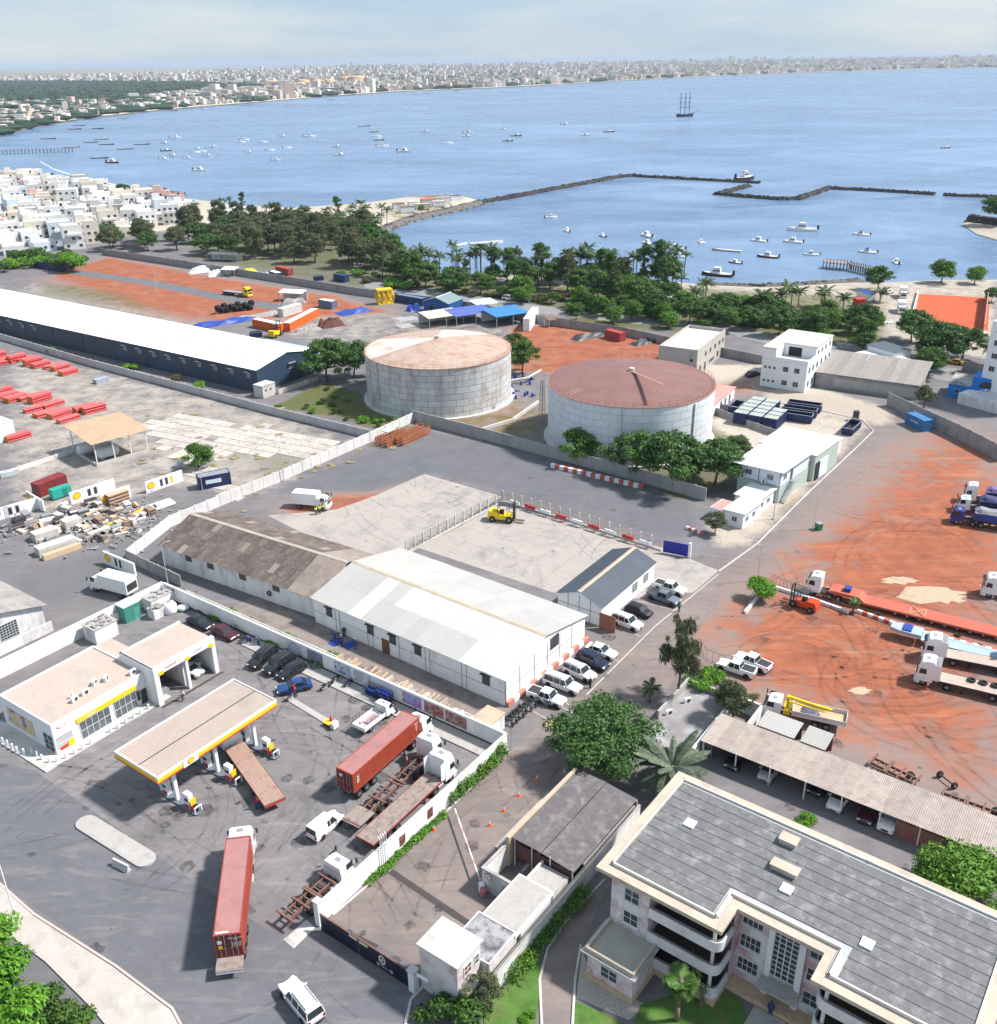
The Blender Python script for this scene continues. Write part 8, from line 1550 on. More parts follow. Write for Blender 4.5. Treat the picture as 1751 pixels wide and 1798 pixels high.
for p, sx, sy, m_, lb, hh in (((395, 567), 22, 6, BLUEP, 'long heap under blue sheets beside the fenders', 1.2), ((455, 555), 16, 5, JUNK, 'grey scrap heap beside the blue sheets', .9), ((622, 548), 12, 6, BLUEP, 'blue framed load on the pale concrete', 1.), ((582, 572), 8, 5, M('scrap_rust', (.13, .05, .04), .9, .4, 2), 'dark rust coloured scrap heap', 2.6), ((468, 483), 16, 4, JUNK, 'pale scrap row along the back wall', 1.4), ((440, 478), 5, 3, YEL, 'yellow covered heap by the back wall', 1.6), ((515, 533), 9, 4, JUNK, 'grey scrap beside the open roofed store', 2.), ((540, 580), 9, 3, JUNK, 'grey scrap along the orange container', 1.2), ((727, 545), 5, 3, BLUEP, 'blue covered crate before the navy container', 2.4), ((1035, 592), 12, 4, DARK, 'dark steel section stack on the orange clay field', 1.4), ((1130, 602), 9, 4, DARK, 'dark pipe stack by the back wall', 1.2), ((352, 478), 9, 4, PBLUE, 'row of white and blue crates on the red field', 2.6), ((378, 484), 6, 4, WHITE, 'white wrapped crates on the red field', 2.4), ((1215, 545), 18, 7, JUNK, 'pale rubble heap among the trees by the shore', 1.5), ((1155, 525), 16, 7, WHITE, 'white wreckage heap by the shore', 2.), ((1330, 562), 14, 6, WHITE, 'white rubble beside the dark trees', .8)): tarp(p, sx, sy, m_, lb, hh)
t = thing('yellow_machine', 'yellow steel machine frame beside the navy container', 'machine', G(676, 533), .4); mb = MB()
for i in range(4):
    for k in range(3): mb.cyl((i*1.6-2.4, k*1.4-1.4, 0), (i*1.6-2.4, k*1.4-1.4, 5.), .16, 5)
    mb.ring((i*1.6-2.4, 0, 2.4), (1, .3, 0), 1.7, .2, 12, 5)
tag(mb.box(-2.6, 2.6, -1.6, 1.6, 4.6, 5).box(-2.6, 2.6, -1.6, 1.6, 0, .3).build('frame', YEL, t), kind='stuff')
for p, w_, d_, h, m_, lb, ca in (((515, 528), 9, 4, 3, ROOFW, 'open roofed store with white sheet roof', 'shed'), ((405, 484), 6, 4, 2.6, ROOFW, 'small open shelter by the back wall', 'shelter'), ((825, 563), 14, 9, 3, M('blue_purple_sheet', (.10, .14, .42), .6, .1, .4), 'blue sheet roof shelter behind the weathered tank', 'shelter'), ((775, 568), 12, 8, 3, M('cream_sheet', (.62, .58, .45), .7), 'cream sheet roof shelter behind the weathered tank', 'shelter'), ((888, 566), 12, 10, 3.4, M('pool_blue', (.05, .22, .6), .5, .1, .3), 'bright blue roofed shelter behind the weathered tank', 'shelter'), ((850, 548), 8, 6, 3.2, M('mint_sheet', (.55, .68, .7), .7), 'pale mint roof shelter near the blue hut', 'shelter'), ((972, 572), 5, 3, 2.2, M('brown_sheet', (.2, .14, .11), .8), 'small brown roofed kiosk at the clay field edge', 'kiosk'), ((395, 458), 14, 4, 2.8, M('dark_sheet', (.09, .09, .1), .8), 'dark roofed row of stalls under the trees', 'shed')):
    t = thing('open_shelter', lb, ca, G(*p), .5 if p[0] > 700 else -.25); MB().corr((-w_/2, -d_/2, h), (w_, 0, 0), (0, d_, .5), int(w_*2), (0, 0, 1), .05).build('roof_sheet', m_, t); MB().box(-w_/2, w_/2, d_/2-.2, d_/2, 0, h).build('back_wall', OLDW, t); [MB().box(x-.1, x+.1, -d_/2+.1, -d_/2+.3, 0, h).build('post', GREYM, t) for x in (-w_/2+.2, 0, w_/2-.2)]
f = Fr(G(930, 582), G(948, 556)); t = flat_box('white_block', 'white walled flat roofed block beside the blue roof', f, 0, 16, 0, 2, 3.6, WHITE, PCONC, .2, 'building'); 
t = thing('truss_load', 'white steel trusses stacked behind the weathered tank', 'trusses', G(715, 572), .5); [MB().box(-3, 3, y, y+.15, 0, .15).box(-3, 3, y, y+.15, 2.2, 2.35).box(-3, -2.85, y, y+.15, .15, 2.2).box(2.85, 3, y, y+.15, .15, 2.2).build('truss', WHITE, t) for y in (-2, -.8, .4, 1.6)]
[skip(G(*p), .4, lb, (3.5, 2, 1.6)) for p, lb in (((560, 492), 'green bin by the dark container'), ((450, 592), 'small navy skip beside the orange containers'))]
bay_wall([(180, 447), (330, 470), (500, 497), (640, 520), (800, 540), (960, 570), (1100, 590)], 2.6, 'long grey wall behind the red field and depot', 5.); bay_wall([(60, 470), (110, 478), (130, 470)], 2.8, 'dark gate wall at the end of the red field', 4., NAVY)
strip('field_road', [(130, 478), (260, 496), (420, 528), (520, 545)], 7, .004, .012, ROAD)
for p, q, k, pt, lb in (((885, 526), (903, 528), 'suv', CARW, 'white off road car under the trees'), ((908, 529), (930, 531), 'sedan', CARB, 'blue car beside the white off road car'), ((625, 471), (640, 468), 'sedan', CARW, 'white car under the palms'), ((1030, 546), (1048, 544), 'pickup', BLUEP, 'white and blue pickup by the garden road')): car(p, q, k, pt, lb)
t, h = truck('tipper_truck', 'blue tipper truck parked by the garden road', 'truck', (1080, 550), (1040, 545), z_=0); add_cab(t, h, CARW, 3., False); MB().box(-h, h-2.3, -1.2, 1.2, 1., 2.3).build('tipper_body', BLUEP, t); [axle(t, x, .45, False) for x in (h-1, -h+1.2)]
pad('garden_road', [(640, 492), (960, 538), (1300, 575), (1300, 588), (960, 552), (640, 505)], M('back_asphalt', ()), .006)
# ================================================================ TREES
tree((1050, 1335), 'spread', 1.0, 'big spreading dark green tree over the lane and dark shed', sq=(1, 1, .8), rz=.5); tree((1190, 1222), 'wispy', 1.3, 'drooping grey green tree by the wet court', sq=(.72, .72, 1)); tree((1287, 1262), 'wispy2', .72, 'small drooping tree at the carport wall'); tree((1280, 1235), 'dense', .6, 'green leafy tree beside the white pickups'); tree((1225, 1205), 'bush2', .9, 'green bush beside the drooping tree', cat='bush', name='bush'); tree((1252, 1190), 'bush2', .8, 'bright bush behind the drooping tree', cat='bush', name='bush')
palm((1178, 1385), 3.0, 1.35, 'silver', 'silvery date palm beside the apartment block', n=34); palm((1140, 1232), 2.2, .55, 'coco', 'small palm behind the big spreading tree', n=12)
tree((1700, 1585), 'dense', 1.3, 'round green tree behind the apartment block', sq=(1.2, 1, .8)); tree((1640, 1560), 'dense', .9, 'smaller green tree behind the apartment block'); tree((1415, 1447), 'bush2', .6, 'small green bush behind the roof cornice', cat='bush', name='bush')
for i, (p, s) in enumerate((((-10, 1690), 1.0), ((18, 1745), 1.0), ((-20, 1790), 1.3), ((50, 1810), .9))): tree(p, 'vivid', s, ('leftmost vivid green tree below the pavement', 'vivid green tree at the pavement edge', 'vivid green tree in the bottom left corner', 'low vivid green tree right of the corner one')[i])
for i, p in enumerate(((120, 1800), (150, 1812), (95, 1770))): tree(p, 'bush', .9, ('dark bush below the pavement, middle', 'dark bush below the pavement, right', 'dark bush below the pavement, left')[i], cat='bush', name='bush')
tree((848, 1772), 'wispy2', .5, 'thin olive like tree beside the gatehouse'); tree((770, 1788), 'bush', .95, 'blue green bush at the gatehouse wall', cat='bush', name='bush'); tree((828, 1808), 'bush', 1.3, 'dark rounded bush below the gatehouse', cat='bush', name='bush'); tree((925, 1790), 'bush2', .35, 'small shrub on the lawn', cat='bush', name='bush')
palm((1188, 1792), 4.6, .85, 'fan', 'fan palm with dry skirt before the apartment block', n=30)
for o in [o for o in bpy.data.objects if o.name.startswith('palm_tree')][-1:]:
    for i in range(26): q = put('dry_frond', cached('dryf', lambda: frond_mesh('dry_frond', 1.6, .3, 1.2, FRONDB, 12)), o, (0, 0, 4.5)); q.rotation_euler = (0, 1.0, i*2.4)
FROND['yucca'] = [frond_mesh('frond', .9, .12, a_, VIVID, 8) for a_ in (.3, .6, 1.)]
for i, (p, h) in enumerate((((1205, 1760), 2.2), ((1225, 1745), 2.6), ((1190, 1748), 2.9), ((1232, 1765), 1.6), ((1215, 1735), 3.2))): palm(p, h, 1., 'yucca', 'spiky yucca stem in the clump beside the fan palm', 'yucca stems by the apartment block', n=14)
for p, k, s, lb in (((1255, 938), 'wispy2', .55, 'small grey tree in front of the prefab cabins'), ((1016, 812), 'dense', 1.35, 'round light green tree before the white tank'), ((1115, 838), 'broad2', 1.5, 'left dark tree of the three before the white tank'), ((1180, 855), 'broad2', 1.75, 'middle dark tree of the three before the white tank'), ((1255, 850), 'broad2', 1.5, 'right dark tree of the three before the white tank'), ((1290, 815), 'broad', .9, 'tree behind the prefab office'), ((575, 670), 'broad2', 1.8, 'dark tree at the navy warehouse corner'), ((622, 664), 'broad2', 1.6, 'dark tree touching the weathered tank'), ((917, 655), 'broad', 1.3, 'tree right of the weathered tank'), ((905, 628), 'broad', 1.0, 'tree behind the weathered tank'), ((1622, 716), 'wispy2', .7, 'dusty tree over the light blue container'), ((1640, 640), 'broad2', 1.9, 'largest dark tree by the clay court'), ((1690, 630), 'broad2', 1.5, 'dark tree right of the largest one by the clay court'), ((1600, 600), 'broad2', 1.5, 'dark tree left of the clay court'), ((1630, 660), 'broad', 1.1, 'leafy tree on the back road'), ((1540, 510), 'broad', 1.25, 'round tree by the wooden jetty'), ((1653, 497), 'dense', 1.6, 'lone bright tree on the right shore'), ((1711, 498), 'dense', 1.2, 'second lone tree on the right shore'), ((1740, 530), 'broad2', .8, 'tree at the right edge by the shore'), ((1515, 620), 'broad', .9, 'tree behind the white house')): tree(p, k, s, lb)
palm((1738, 655), 7, 1.4, 'coco', 'tall coconut palm beside the apartment tower', n=18)
def grove(kinds, n, poly, s0, s1, label, group, cat='tree', name='tree', mind=3.):
    P_ = np.array(gp(poly)); pts = []; tries = 0
    while len(pts) < n and tries < 6000:
        tries += 1; p = np.array([random.uniform(P_[:, 0].min(), P_[:, 0].max()), random.uniform(P_[:, 1].min(), P_[:, 1].max())])
        if sdist(p[None], P_)[0] > 0 and all((p[0]-q[0])**2+(p[1]-q[1])**2 > mind**2 for q in pts): pts.append(p)
    for p in pts:
        k = random.choice(kinds); t = thing(name, label, cat, (p[0], p[1], 0), random.uniform(0, 6.28), group); s = random.uniform(s0, s1); t.scale = (s, s, s*random.uniform(.85, 1.15)); put('trunk' if 'bush' not in k else 'stem', TREES[k][0], t); tag(put('crown' if 'bush' not in k else 'foliage', TREES[k][1], t), kind='stuff')
grove(['wispy2', 'wispy', 'wispy2', 'broad2'], 62, [(330, 410), (420, 395), (560, 400), (650, 425), (690, 470), (640, 480), (520, 468), (420, 458), (300, 440)], 1.2, 1.7, 'grey green tree in the grove behind the red field', 'grove behind the red field', mind=5.5)
grove(['wispy2', 'dense', 'broad'], 14, [(640, 425), (690, 455), (745, 484), (690, 496), (640, 476)], 1., 1.5, 'tree by the cove below the peninsula', 'trees by the cove', mind=4.5)
grove(['wispy2', 'broad2'], 7, [(165, 420), (235, 410), (270, 440), (190, 448)], 1.2, 1.6, 'dark tree among the last houses of the quarter', 'trees by the last houses', mind=5)
grove(['broad2', 'broad', 'dense', 'casuarina'], 26, [(700, 485), (900, 500), (1180, 500), (1200, 540), (1000, 548), (720, 512)], .9, 1.6, 'green garden tree between depot and shore', 'garden trees behind the depot', mind=6)
grove(['wispy', 'casuarina', 'broad2'], 14, [(830, 488), (1180, 500), (1180, 520), (830, 505)], 1.2, 1.55, 'tall dark shore tree behind the storage tanks', 'tall shore trees', mind=6.5)
grove(['broad', 'broad2', 'dense'], 34, [(1000, 545), (1200, 545), (1540, 575), (1560, 610), (1300, 585), (1100, 572), (990, 565)], .8, 1.35, 'green tree along the garden road', 'trees along the garden road', mind=5.5)
grove(['bush', 'bush2', 'drybush'], 60, [(560, 490), (960, 545), (1320, 588), (1560, 615), (1560, 600), (1240, 530), (900, 515), (640, 480)], .9, 1.9, 'garden bush along the road behind the depot', 'garden bushes', 'bush', 'bush', 2.5)
grove(['bush2', 'bush', 'drybush'], 12, [(480, 712), (570, 682), (640, 722), (700, 755), (620, 745)], .4, .8, 'low weed bush before the weathered tank', 'weed bushes by the tank', 'bush', 'bush', 3)
grove(['bush', 'bush2'], 16, [(0, 455), (120, 450), (160, 470), (90, 480), (0, 480)], 1.4, 2.6, 'bush at the edge of the housing quarter', 'bushes at the quarter edge', 'bush', 'bush', 3.5); tree((125, 478), 'vivid', 1.7, 'bright round tree beside the dark gate')
for p, s, k in (((312, 668), 1., 'drybush'), ((350, 680), .9, 'bush2'), ((230, 648), 1., 'bush2'), ((90, 618), .9, 'bush2'), ((700, 745), .9, 'bush2'), ((640, 740), .8, 'bush2')): tree(p, k, s, 'shrub along the long pale panel wall', 'shrubs along the panel wall', 'bush', 'bush')
for p, h, s, k in [((x, y), h, s, 'date') for x, y, h, s in ((748, 478, 7, 1.35), (800, 480, 6, 1.3), (862, 482, 8, 1.2), (885, 484, 8, 1.3), (720, 474, 5, 1.), (838, 482, 7, 1.), (960, 490, 8, 1.1), (1020, 490, 8, 1.2), (1098, 500, 7, 1.2), (1195, 520, 6, 1.), (1222, 535, 4, 1.3), (1335, 560, 7, 1.3), (1370, 555, 7, 1.2), (1440, 545, 5, 1.1), (1480, 545, 4, 1.1), (655, 480, 5, 1.1), (640, 470, 6, 1.), (672, 486, 7, 1.), (1545, 530, 3, 1.2))]: palm(p, h, s, k, 'date palm on the shore behind the tanks and depot', 'date palms on the shore', n=18, zoff=0)
for x, y, h, s in [(random.uniform(690, 1210), random.uniform(478, 498), random.uniform(7, 10.5), random.uniform(1., 1.35)) for _ in range(44)]+[(random.uniform(470, 690), random.uniform(388, 425), 7, 1.2) for _ in range(16)]+[(random.uniform(1220, 1560), random.uniform(520, 560), 5, 1.2) for _ in range(9)]: palm((x, y), h, s, 'date', 'date palm in the palm belt along the shore', 'palm belt along the shore', n=16)
for x, y, h, s in ((500, 395, 7, 1.2), (520, 398, 6, 1.2), (540, 396, 7, 1.3), (575, 398, 8, 1.3), (590, 400, 6, 1.2), (635, 380, 7, 1.3), (605, 405, 7, 1.2), (670, 396, 5, 1.1), (470, 385, 6, 1.1), (490, 380, 6, 1.1), (390, 372, 6, 1.1), (405, 374, 7, 1.1), (345, 380, 6, 1.1), (272, 352, 7, 1.2), (292, 356, 6, 1.), (308, 358, 6, 1.), (323, 360, 6, 1.), (142, 340, 6, 1.2), (160, 342, 7, 1.2), (172, 344, 6, 1.2), (36, 322, 6, 1.2), (60, 322, 5, 1.1), (93, 324, 6, 1.1), (190, 395, 5, 1.1), (320, 430, 6, 1.3), (120, 340, 5, 1.1)): palm((x, y), h, s, 'coco', 'coconut palm along the bay shore', 'coconut palms along the bay', n=15)
for p, k, s, lb in (((220, 350), 'broad2', 1.5, 'dark tree above the beach, right'), ((240, 352), 'broad2', 1.3, 'dark tree above the beach, second from right'), ((48, 325), 'broad2', 1.3, 'dark tree above the beach, left'), ((595, 390), 'casuarina', 1.2, 'tall dark casuarina by the peninsula'), ((427, 372), 'casuarina', 1.0, 'pointed dark casuarina above the roofs'), ((620, 410), 'dense', 1.6, 'bright green tree at the cove, left'), ((640, 402), 'dense', 1.7, 'bright green tree at the cove, right'), ((740, 372), 'dense', .7, 'small tree on the peninsula'), ((100, 425), 'broad', 1.2, 'green tree between the white houses')): tree(p, k, s, lb)
# ================================================================ HOUSING QUARTER (left)
HW_ = [M('house_white', (.74, .73, .71), .9, .05, .3, stain=(.5, .47, .44), samt=.3), M('house_cream', (.66, .60, .52), .9, .06, .3), M('house_pink', (.62, .40, .37), .9, .06, .3), M('house_grey', (.42, .40, .38), .9, .08, .3), M('house_blueish', (.60, .66, .72), .9, .05, .3)]
hp = np.array(gp([(-60, 300), (0, 307), (90, 322), (200, 343), (330, 368), (345, 392), (240, 410), (180, 432), (110, 440), (60, 452), (-60, 455)])); ha = heading(G(0, 440), G(180, 425)); c0 = G(80, 380); n_ = 0
U, V_ = Vector((math.cos(ha), math.sin(ha), 0)), Vector((-math.sin(ha), math.cos(ha), 0))
for k in range(-14, 15):
    for i in range(-14, 14):
        p = c0+U*(i*12.5+(k % 2)*4+random.uniform(-2, 2))+V_*(k*12.5+random.uniform(-2, 2))
        if sdist(np.array([[p.x, p.y]]), hp)[0] < 2 or random.random() < .1: continue
        m_ = random.choices(HW_, (10, 4, 1.2, 2, 3))[0]; w_, d_, h = random.uniform(8.5, 11.8), random.uniform(8.5, 11.5), random.choice((3.4, 6.4, 6.6, 9.4, 9.4)); lb = {'house_white': 'white', 'house_cream': 'cream', 'house_pink': 'pink', 'house_grey': 'raw grey', 'house_blueish': 'bluish white'}[m_.name]
        t = thing('town_house', lb+' flat roofed house in the dense quarter by the bay', 'house', p, ha+random.choice((0, 0, .22, -.18)), lb+' houses of the quarter'); block(t, -w_/2, w_/2, -d_/2, d_/2, h, m_, random.choice((PCONC, HW_[0], HW_[1])), random.uniform(.4, 1.1), .25)
        if random.random() < .55: a_ = random.uniform(1.5, 2.8); block(t, -w_/2+.4, -w_/2+.4+a_*1.6, d_/2-3.5, d_/2-.4, h+2.6, m_, PCONC, 0, .1, h+.05)
        if random.random() < .4: MB().cyl((w_/4, 0, h+.05), (w_/4, 0, h+1.4), .6, 8).build('water_tank', BLACK if random.random() < .5 else WHITE, t)
        for fl in range(int(h//3)):
            for u in (-w_*.3, 0, w_*.3):
                if random.random() < .8: window(t, 's', u, -d_/2-.02, fl*3.05+1.1, 1.3, 1.2, 1, 1, fm=WFR)
            for u in (-d_*.25, d_*.25):
                if random.random() < .75: window(t, 'e', u, w_/2+.02, fl*3.05+1.1, 1.2, 1.2, 1, 1, fm=WFR)
            if fl and random.random() < .5: MB().box(-w_*.3, w_*.35, -d_/2-1.1, -d_/2-.003, fl*3.05-.1, fl*3.05+.9).build('balcony', HW_[0], t)
for p, m_, lb in (((310, 385), M('terracotta', (.62, .16, .07), .8), 'orange roofed house at the end of the quarter'), ((400, 385), HW_[0], 'white beach house under the palms, left'), ((430, 378), HW_[0], 'white beach house under the palms, right')): t = thing('beach_house', lb, 'house', G(*p), .2); block(t, -6, 6, -4, 4, 4.2, HW_[0], m_, .3); window(t, 's', 0, -4.02, 1.2, 2, 1.2, 2, 1)
# ================================================================ BAY: breakwaters, jetties, boats
ROCK = M('black_rock', (.035, .033, .034), .9, .4, .4, stain=(.12, .11, .1), samt=.3)
def rocks(pts, wd, h, n, label, name='breakwater', mat=ROCK, z=SEA, cat='breakwater', rs=1.3):
    P_ = [G(x, y, SEA) for x, y in pts]; t = thing(name, label, cat, (P_[0].x, P_[0].y, z-.8)); core = MB(); st = MB(); tot = sum((b-a).length for a, b in zip(P_[:-1], P_[1:]))
    for a, b in zip(P_[:-1], P_[1:]):
        d = (b-a).normalized(); q = Vector((-d.y, d.x, 0)); a0, b0 = a-P_[0]-d*wd*.3, b-P_[0]+d*wd*.3; vs = []
        for c in (a0, b0): vs += [c+q*wd/2, c+q*wd*.22+Vector((0, 0, h)), c-q*wd*.22+Vector((0, 0, h)), c-q*wd/2]
        core.add(vs, [(0, 1, 5, 4), (1, 2, 6, 5), (2, 3, 7, 6), (0, 3, 2, 1), (4, 5, 6, 7)])
        for i in range(int(n*(b-a).length/tot)): u = random.uniform(-.5, .5); c = a0+(b0-a0)*random.random()+q*(wd*u); r = random.uniform(.6, rs); st.blob((c.x, c.y, h*(1-abs(u)*1.7)+.1), (r, r*.8, r*.7), 5, 3, .25)
    core.build('core', mat, t); tag(st.build('rocks', mat, t), kind='stuff'); return t
rocks([(838, 358), (900, 347), (1000, 328), (1090, 311), (1110, 310)], 5.5, 2.5, 420, 'long black rock breakwater reaching out from the peninsula'); rocks([(1110, 310), (1200, 315), (1330, 322)], 5, 2.2, 240, 'outer black rock breakwater with the moored tug')
rocks([(1312, 328), (1260, 342), (1300, 346), (1370, 351), (1400, 350), (1455, 332), (1540, 336), (1636, 342)], 5.5, 2.4, 480, 'angled black rock breakwater across the harbour mouth'); rocks([(1662, 344), (1790, 349)], 5, 2.2, 120, 'short black rock breakwater at the right edge'); rocks([(838, 360), (780, 374), (720, 388), (682, 402), (665, 415)], 8, 3., 260, 'rocky shore of the peninsula', 'riprap', M('grey_rock', (.13, .12, .11), .9, .3, .5), cat='shore'); rocks([(1250, 507), (1330, 510), (1420, 506), (1500, 500)], 9, 2.8, 300, 'grey rocks along the shore behind the gardens', 'riprap', M('grey_rock', ()), cat='shore')
struct('sandbank', MB().sheet(gp([(1690, 395), (1705, 385), (1760, 383), (1760, 425), (1715, 412)], SEA), SEA+.25).build('sandbank', M('wet_sand', (.36, .31, .25), .8, .15, .1)), None); rocks([(1712, 390), (1760, 396)], 10, 4, 90, 'dark rocky islet on the sandbank', 'islet', cat='islet'); tree((1752, 392), 'broad2', 2.2, 'dark tree on the rocky islet', z=-1)
for k, (x, y) in enumerate(((700, 366), (725, 362), (752, 358), (778, 355), (800, 352), (742, 367), (770, 362), (715, 372))): hut((x, y), (random.uniform(5, 9), random.uniform(3, 5)), ('rust roofed', 'white', 'orange roofed', 'grey', 'dark', 'tan', 'pale', 'brown')[k]+' fishing hut on the peninsula', (OLDW, WHITE, PCONC)[k % 3], (RUST, WHITE, ORANGE, CONC, DARK, TIMBER, PCONC, RUST)[k], rz=.3, name='fishing_hut', h=2.8)
def jetty(a, b, label, n=10, wd=2.4, z=.2):
    p, q = G(*a, SEA), G(*b, SEA); t = thing('jetty', label, 'jetty', (p.x, p.y, 0), heading(p, q)); ln = (q-p).length; MB().box(0, ln, -wd/2, wd/2, z-.25, z).build('deck', WOOD, t)
    for i in range(n): [MB().cyl((ln*i/(n-1), s*wd*.45, -6), (ln*i/(n-1), s*wd*.45, z+.6), .18, 5).build('pile', DARK, t) for s in (-1, 1)]
    return t
jetty((1490, 474), (1535, 485), 'wooden jetty on piles near the right shore', 12); jetty((1448, 470), (1490, 474), 'wider landing stage at the end of the jetty', 8, 6); jetty((-20, 272), (128, 267), 'long dark pier at the left beach', 24, 4., 1.)
HULLW = M('hull_white', (.78, .78, .77), .4, .03, 1); HULLD = M('hull_dark', (.03, .03, .04), .5); DECK = M('boat_deck', (.55, .52, .47), .7)
def boat_meshes(hull):
    s = [(-1, .34, .55), (-.5, .38, .55), (.2, .36, .6), (.7, .2, .7), (1., .02, .8)]; mb = MB().loft([[(x*.5, -w_*.45, 0), (x*.5, w_*.45, 0), (x*.5, w_*.5, h*.16), (x*.5, -w_*.5, h*.16)] for x, w_, h in s]); dk = MB().loft([[(x*.5*.94, -w_*.42, h*.16-.01), (x*.5*.94, w_*.42, h*.16-.01), (x*.5*.94, w_*.42, h*.16+.006), (x*.5*.94, -w_*.42, h*.16+.006)] for x, w_, h in s])
    cb = MB().loft([[(x, -w_, .09), (x, w_, .09), (x*.9, w_*.8, z), (x*.9, -w_*.8, z)] for x, w_, z in ((-.12, .11, .24), (.12, .11, .24), (.24, .07, .12))])
    return mb.mesh('hull', hull), dk.mesh('deck', DECK), cb.mesh('cabin', HULLW), MB().box(-.1, .1, -.1, .1, .26, .28).cyl((-.09, .09, .1), (-.09, .09, .26), .008, 4).cyl((.09, -.09, .1), (.09, -.09, .26), .008, 4).mesh('roof', HULLW), MB().box(-.56, -.5, -.05, .05, .05, .2).mesh('outboard_motor', BLACK)
def boat(px, ln, ang, label, hull=HULLW, kind='motor', group=None, roofm=None):
    p = G(*px, SEA); t = thing('boat', label, 'boat', (p.x, p.y, SEA-.12), ang, group); t.scale = (ln, ln, ln); ms = cached(('boat', hull.name), lambda: boat_meshes(hull)); put('hull', ms[0], t); put('deck', ms[1], t)
    if kind == 'canoe': t.scale = (ln, ln*.5, ln*.65)
    else: put('cabin', ms[2], t); put('window_band', cached('bwin', lambda: MB().box(-.1, .125, -.1, .1, .15, .2).mesh('window_band', GLASS)), t)
    if kind == 'motor':
        q = put('roof', ms[3], t); put('outboard_motor', ms[4], t)
        if roofm: q.material_slots[0].link = 'OBJECT'; q.material_slots[0].material = roofm
    if kind == 'sail': put('mast', cached('mast', lambda: MB().cyl((.08, 0, .1), (.08, 0, 1.45), .008, 5).cyl((.08, 0, .3), (-.35, 0, .28), .007, 4).mesh('mast', GREYM)), t)
    return t
NB = [((968, 382), 7, .3, 'white motor boat alone nearest the breakwater'), ((996, 406), 7, 1.9, 'white motor boat lying bow away'), ((1058, 415), 6, 2.0, 'green covered boat', M('green_hull', (.02, .25, .2), .5)), ((1136, 415), 9, 2.0, 'white cabin cruiser, larger of two rafted'), ((1137, 428), 7, 2.1, 'white dinghy rafted to the cabin cruiser'), ((1186, 438), 9, 2.6, 'white fishing boat left of the catamaran'), ((1191, 451), 7, 2.6, 'small white boat close to the shore trees'), ((1332, 424), 8, 2.5, 'white boat with upright cabin'), ((1392, 426), 9, 2.7, 'white boat with tower right of the centre'), ((1348, 452), 9, 2.7, 'white boat with dark hull line', HULLD), ((1424, 448), 7, 2.9, 'low white launch'), ((1408, 405), 14, 2.95, 'long white motor yacht with black waterline'), ((1512, 413), 8, 2.6, 'white boat with green canopy', HULLW, GREENP), ((1523, 444), 8, 2.6, 'boat with blue canopy', HULLW, BLUEP), ((1574, 462), 7, 1.5, 'white boat near the right shore'), ((1291, 462), 6, 2.4, 'small dark boat with outboard', HULLD), ((1259, 484), 12, 2.75, 'long dark hulled launch near the shore', HULLD)]
for b_ in NB: boat(b_[0], b_[1], b_[2], b_[3]+' in the inner harbour', b_[4] if len(b_) > 4 else HULLW, roofm=b_[5] if len(b_) > 5 else None)
boat((1231, 426), 7, 1.6, 'white catamaran with thin mast in the inner harbour', kind='sail'); boat((1276, 441), 13, 2.7, 'long grey open boat in the inner harbour', M('grey_hull', (.4, .4, .4), .6), 'canoe'); boat((855, 428), 16, .35, 'long white fishing canoe behind the palms', kind='canoe'); boat((808, 430), 9, .8, 'white fishing canoe among the palm tops', kind='canoe')
for x, y, ln in ((748, 232, 11), (787, 252, 11), (660, 240, 12), (657, 232, 10), (666, 246, 11), (892, 248, 11), (907, 239, 12), (883, 228, 10), (598, 273, 11), (592, 258, 10), (1070, 232, 13), (1028, 238, 11), (820, 240, 12), (424, 250, 9), (463, 250, 9), (374, 258, 9)): boat((x, y), ln, random.uniform(-.4, .4), 'sailing yacht moored in the bay', HULLW if random.random() < .75 else HULLD, 'sail', 'yachts moored in the bay')
for x, y, ln in ((710, 267, 14), (672, 257, 12), (430, 246, 10), (544, 240, 14), (497, 240, 9), (475, 264, 9), (485, 281, 8), (344, 268, 9), (355, 266, 9), (351, 300, 12), (290, 252, 9), (292, 265, 10), (288, 280, 9), (308, 242, 12), (198, 286, 13), (305, 274, 8), (330, 278, 8), (365, 274, 8), (505, 260, 9), (822, 234, 12), (993, 219, 12), (437, 268, 8), (348, 262, 7)): boat((x, y), ln, random.uniform(-.6, .6), 'white motor boat moored in the bay', HULLW if random.random() < .8 else HULLD, 'motor', 'motor boats moored in the bay')
for x, y in ((178, 245), (188, 254), (215, 209), (140, 221), (132, 227), (172, 226), (85, 244), (175, 278), (160, 250), (305, 195), (220, 262), (640, 222), (582, 176), (748, 164), (800, 160), (856, 158), (1290, 134), (1400, 134), (945, 150), (126, 259), (250, 254)): boat((x, y), 16, random.uniform(-.3, .3), 'long dark fishing canoe lying in the bay', HULLD if random.random() < .6 else M('canoe_brown', (.3, .2, .13), .8), 'canoe', 'fishing canoes in the bay')
boat((1661, 260), 10, .3, 'small dark boat far out in the bay', HULLD, 'sail')
t = boat((1308, 316), 22, .4, 'old tug boat grounded by the outer breakwater', HULLD); t.scale = (15, 16, 22)
p = G(1202, 205, SEA); t = thing('tall_ship', 'dark three masted tall ship far out in the bay', 'ship', (p.x, p.y, SEA-.5), .25); MB().loft([[(x, -w_, 0), (x, w_, 0), (x, w_*1.1, z), (x, -w_*1.1, z)] for x, w_, z in ((-12, 1.5, 5), (-9, 2.8, 4.2), (0, 3.2, 3.6), (8, 2.5, 4.2), (13, .3, 5.4))]).build('hull', HULLD, t)
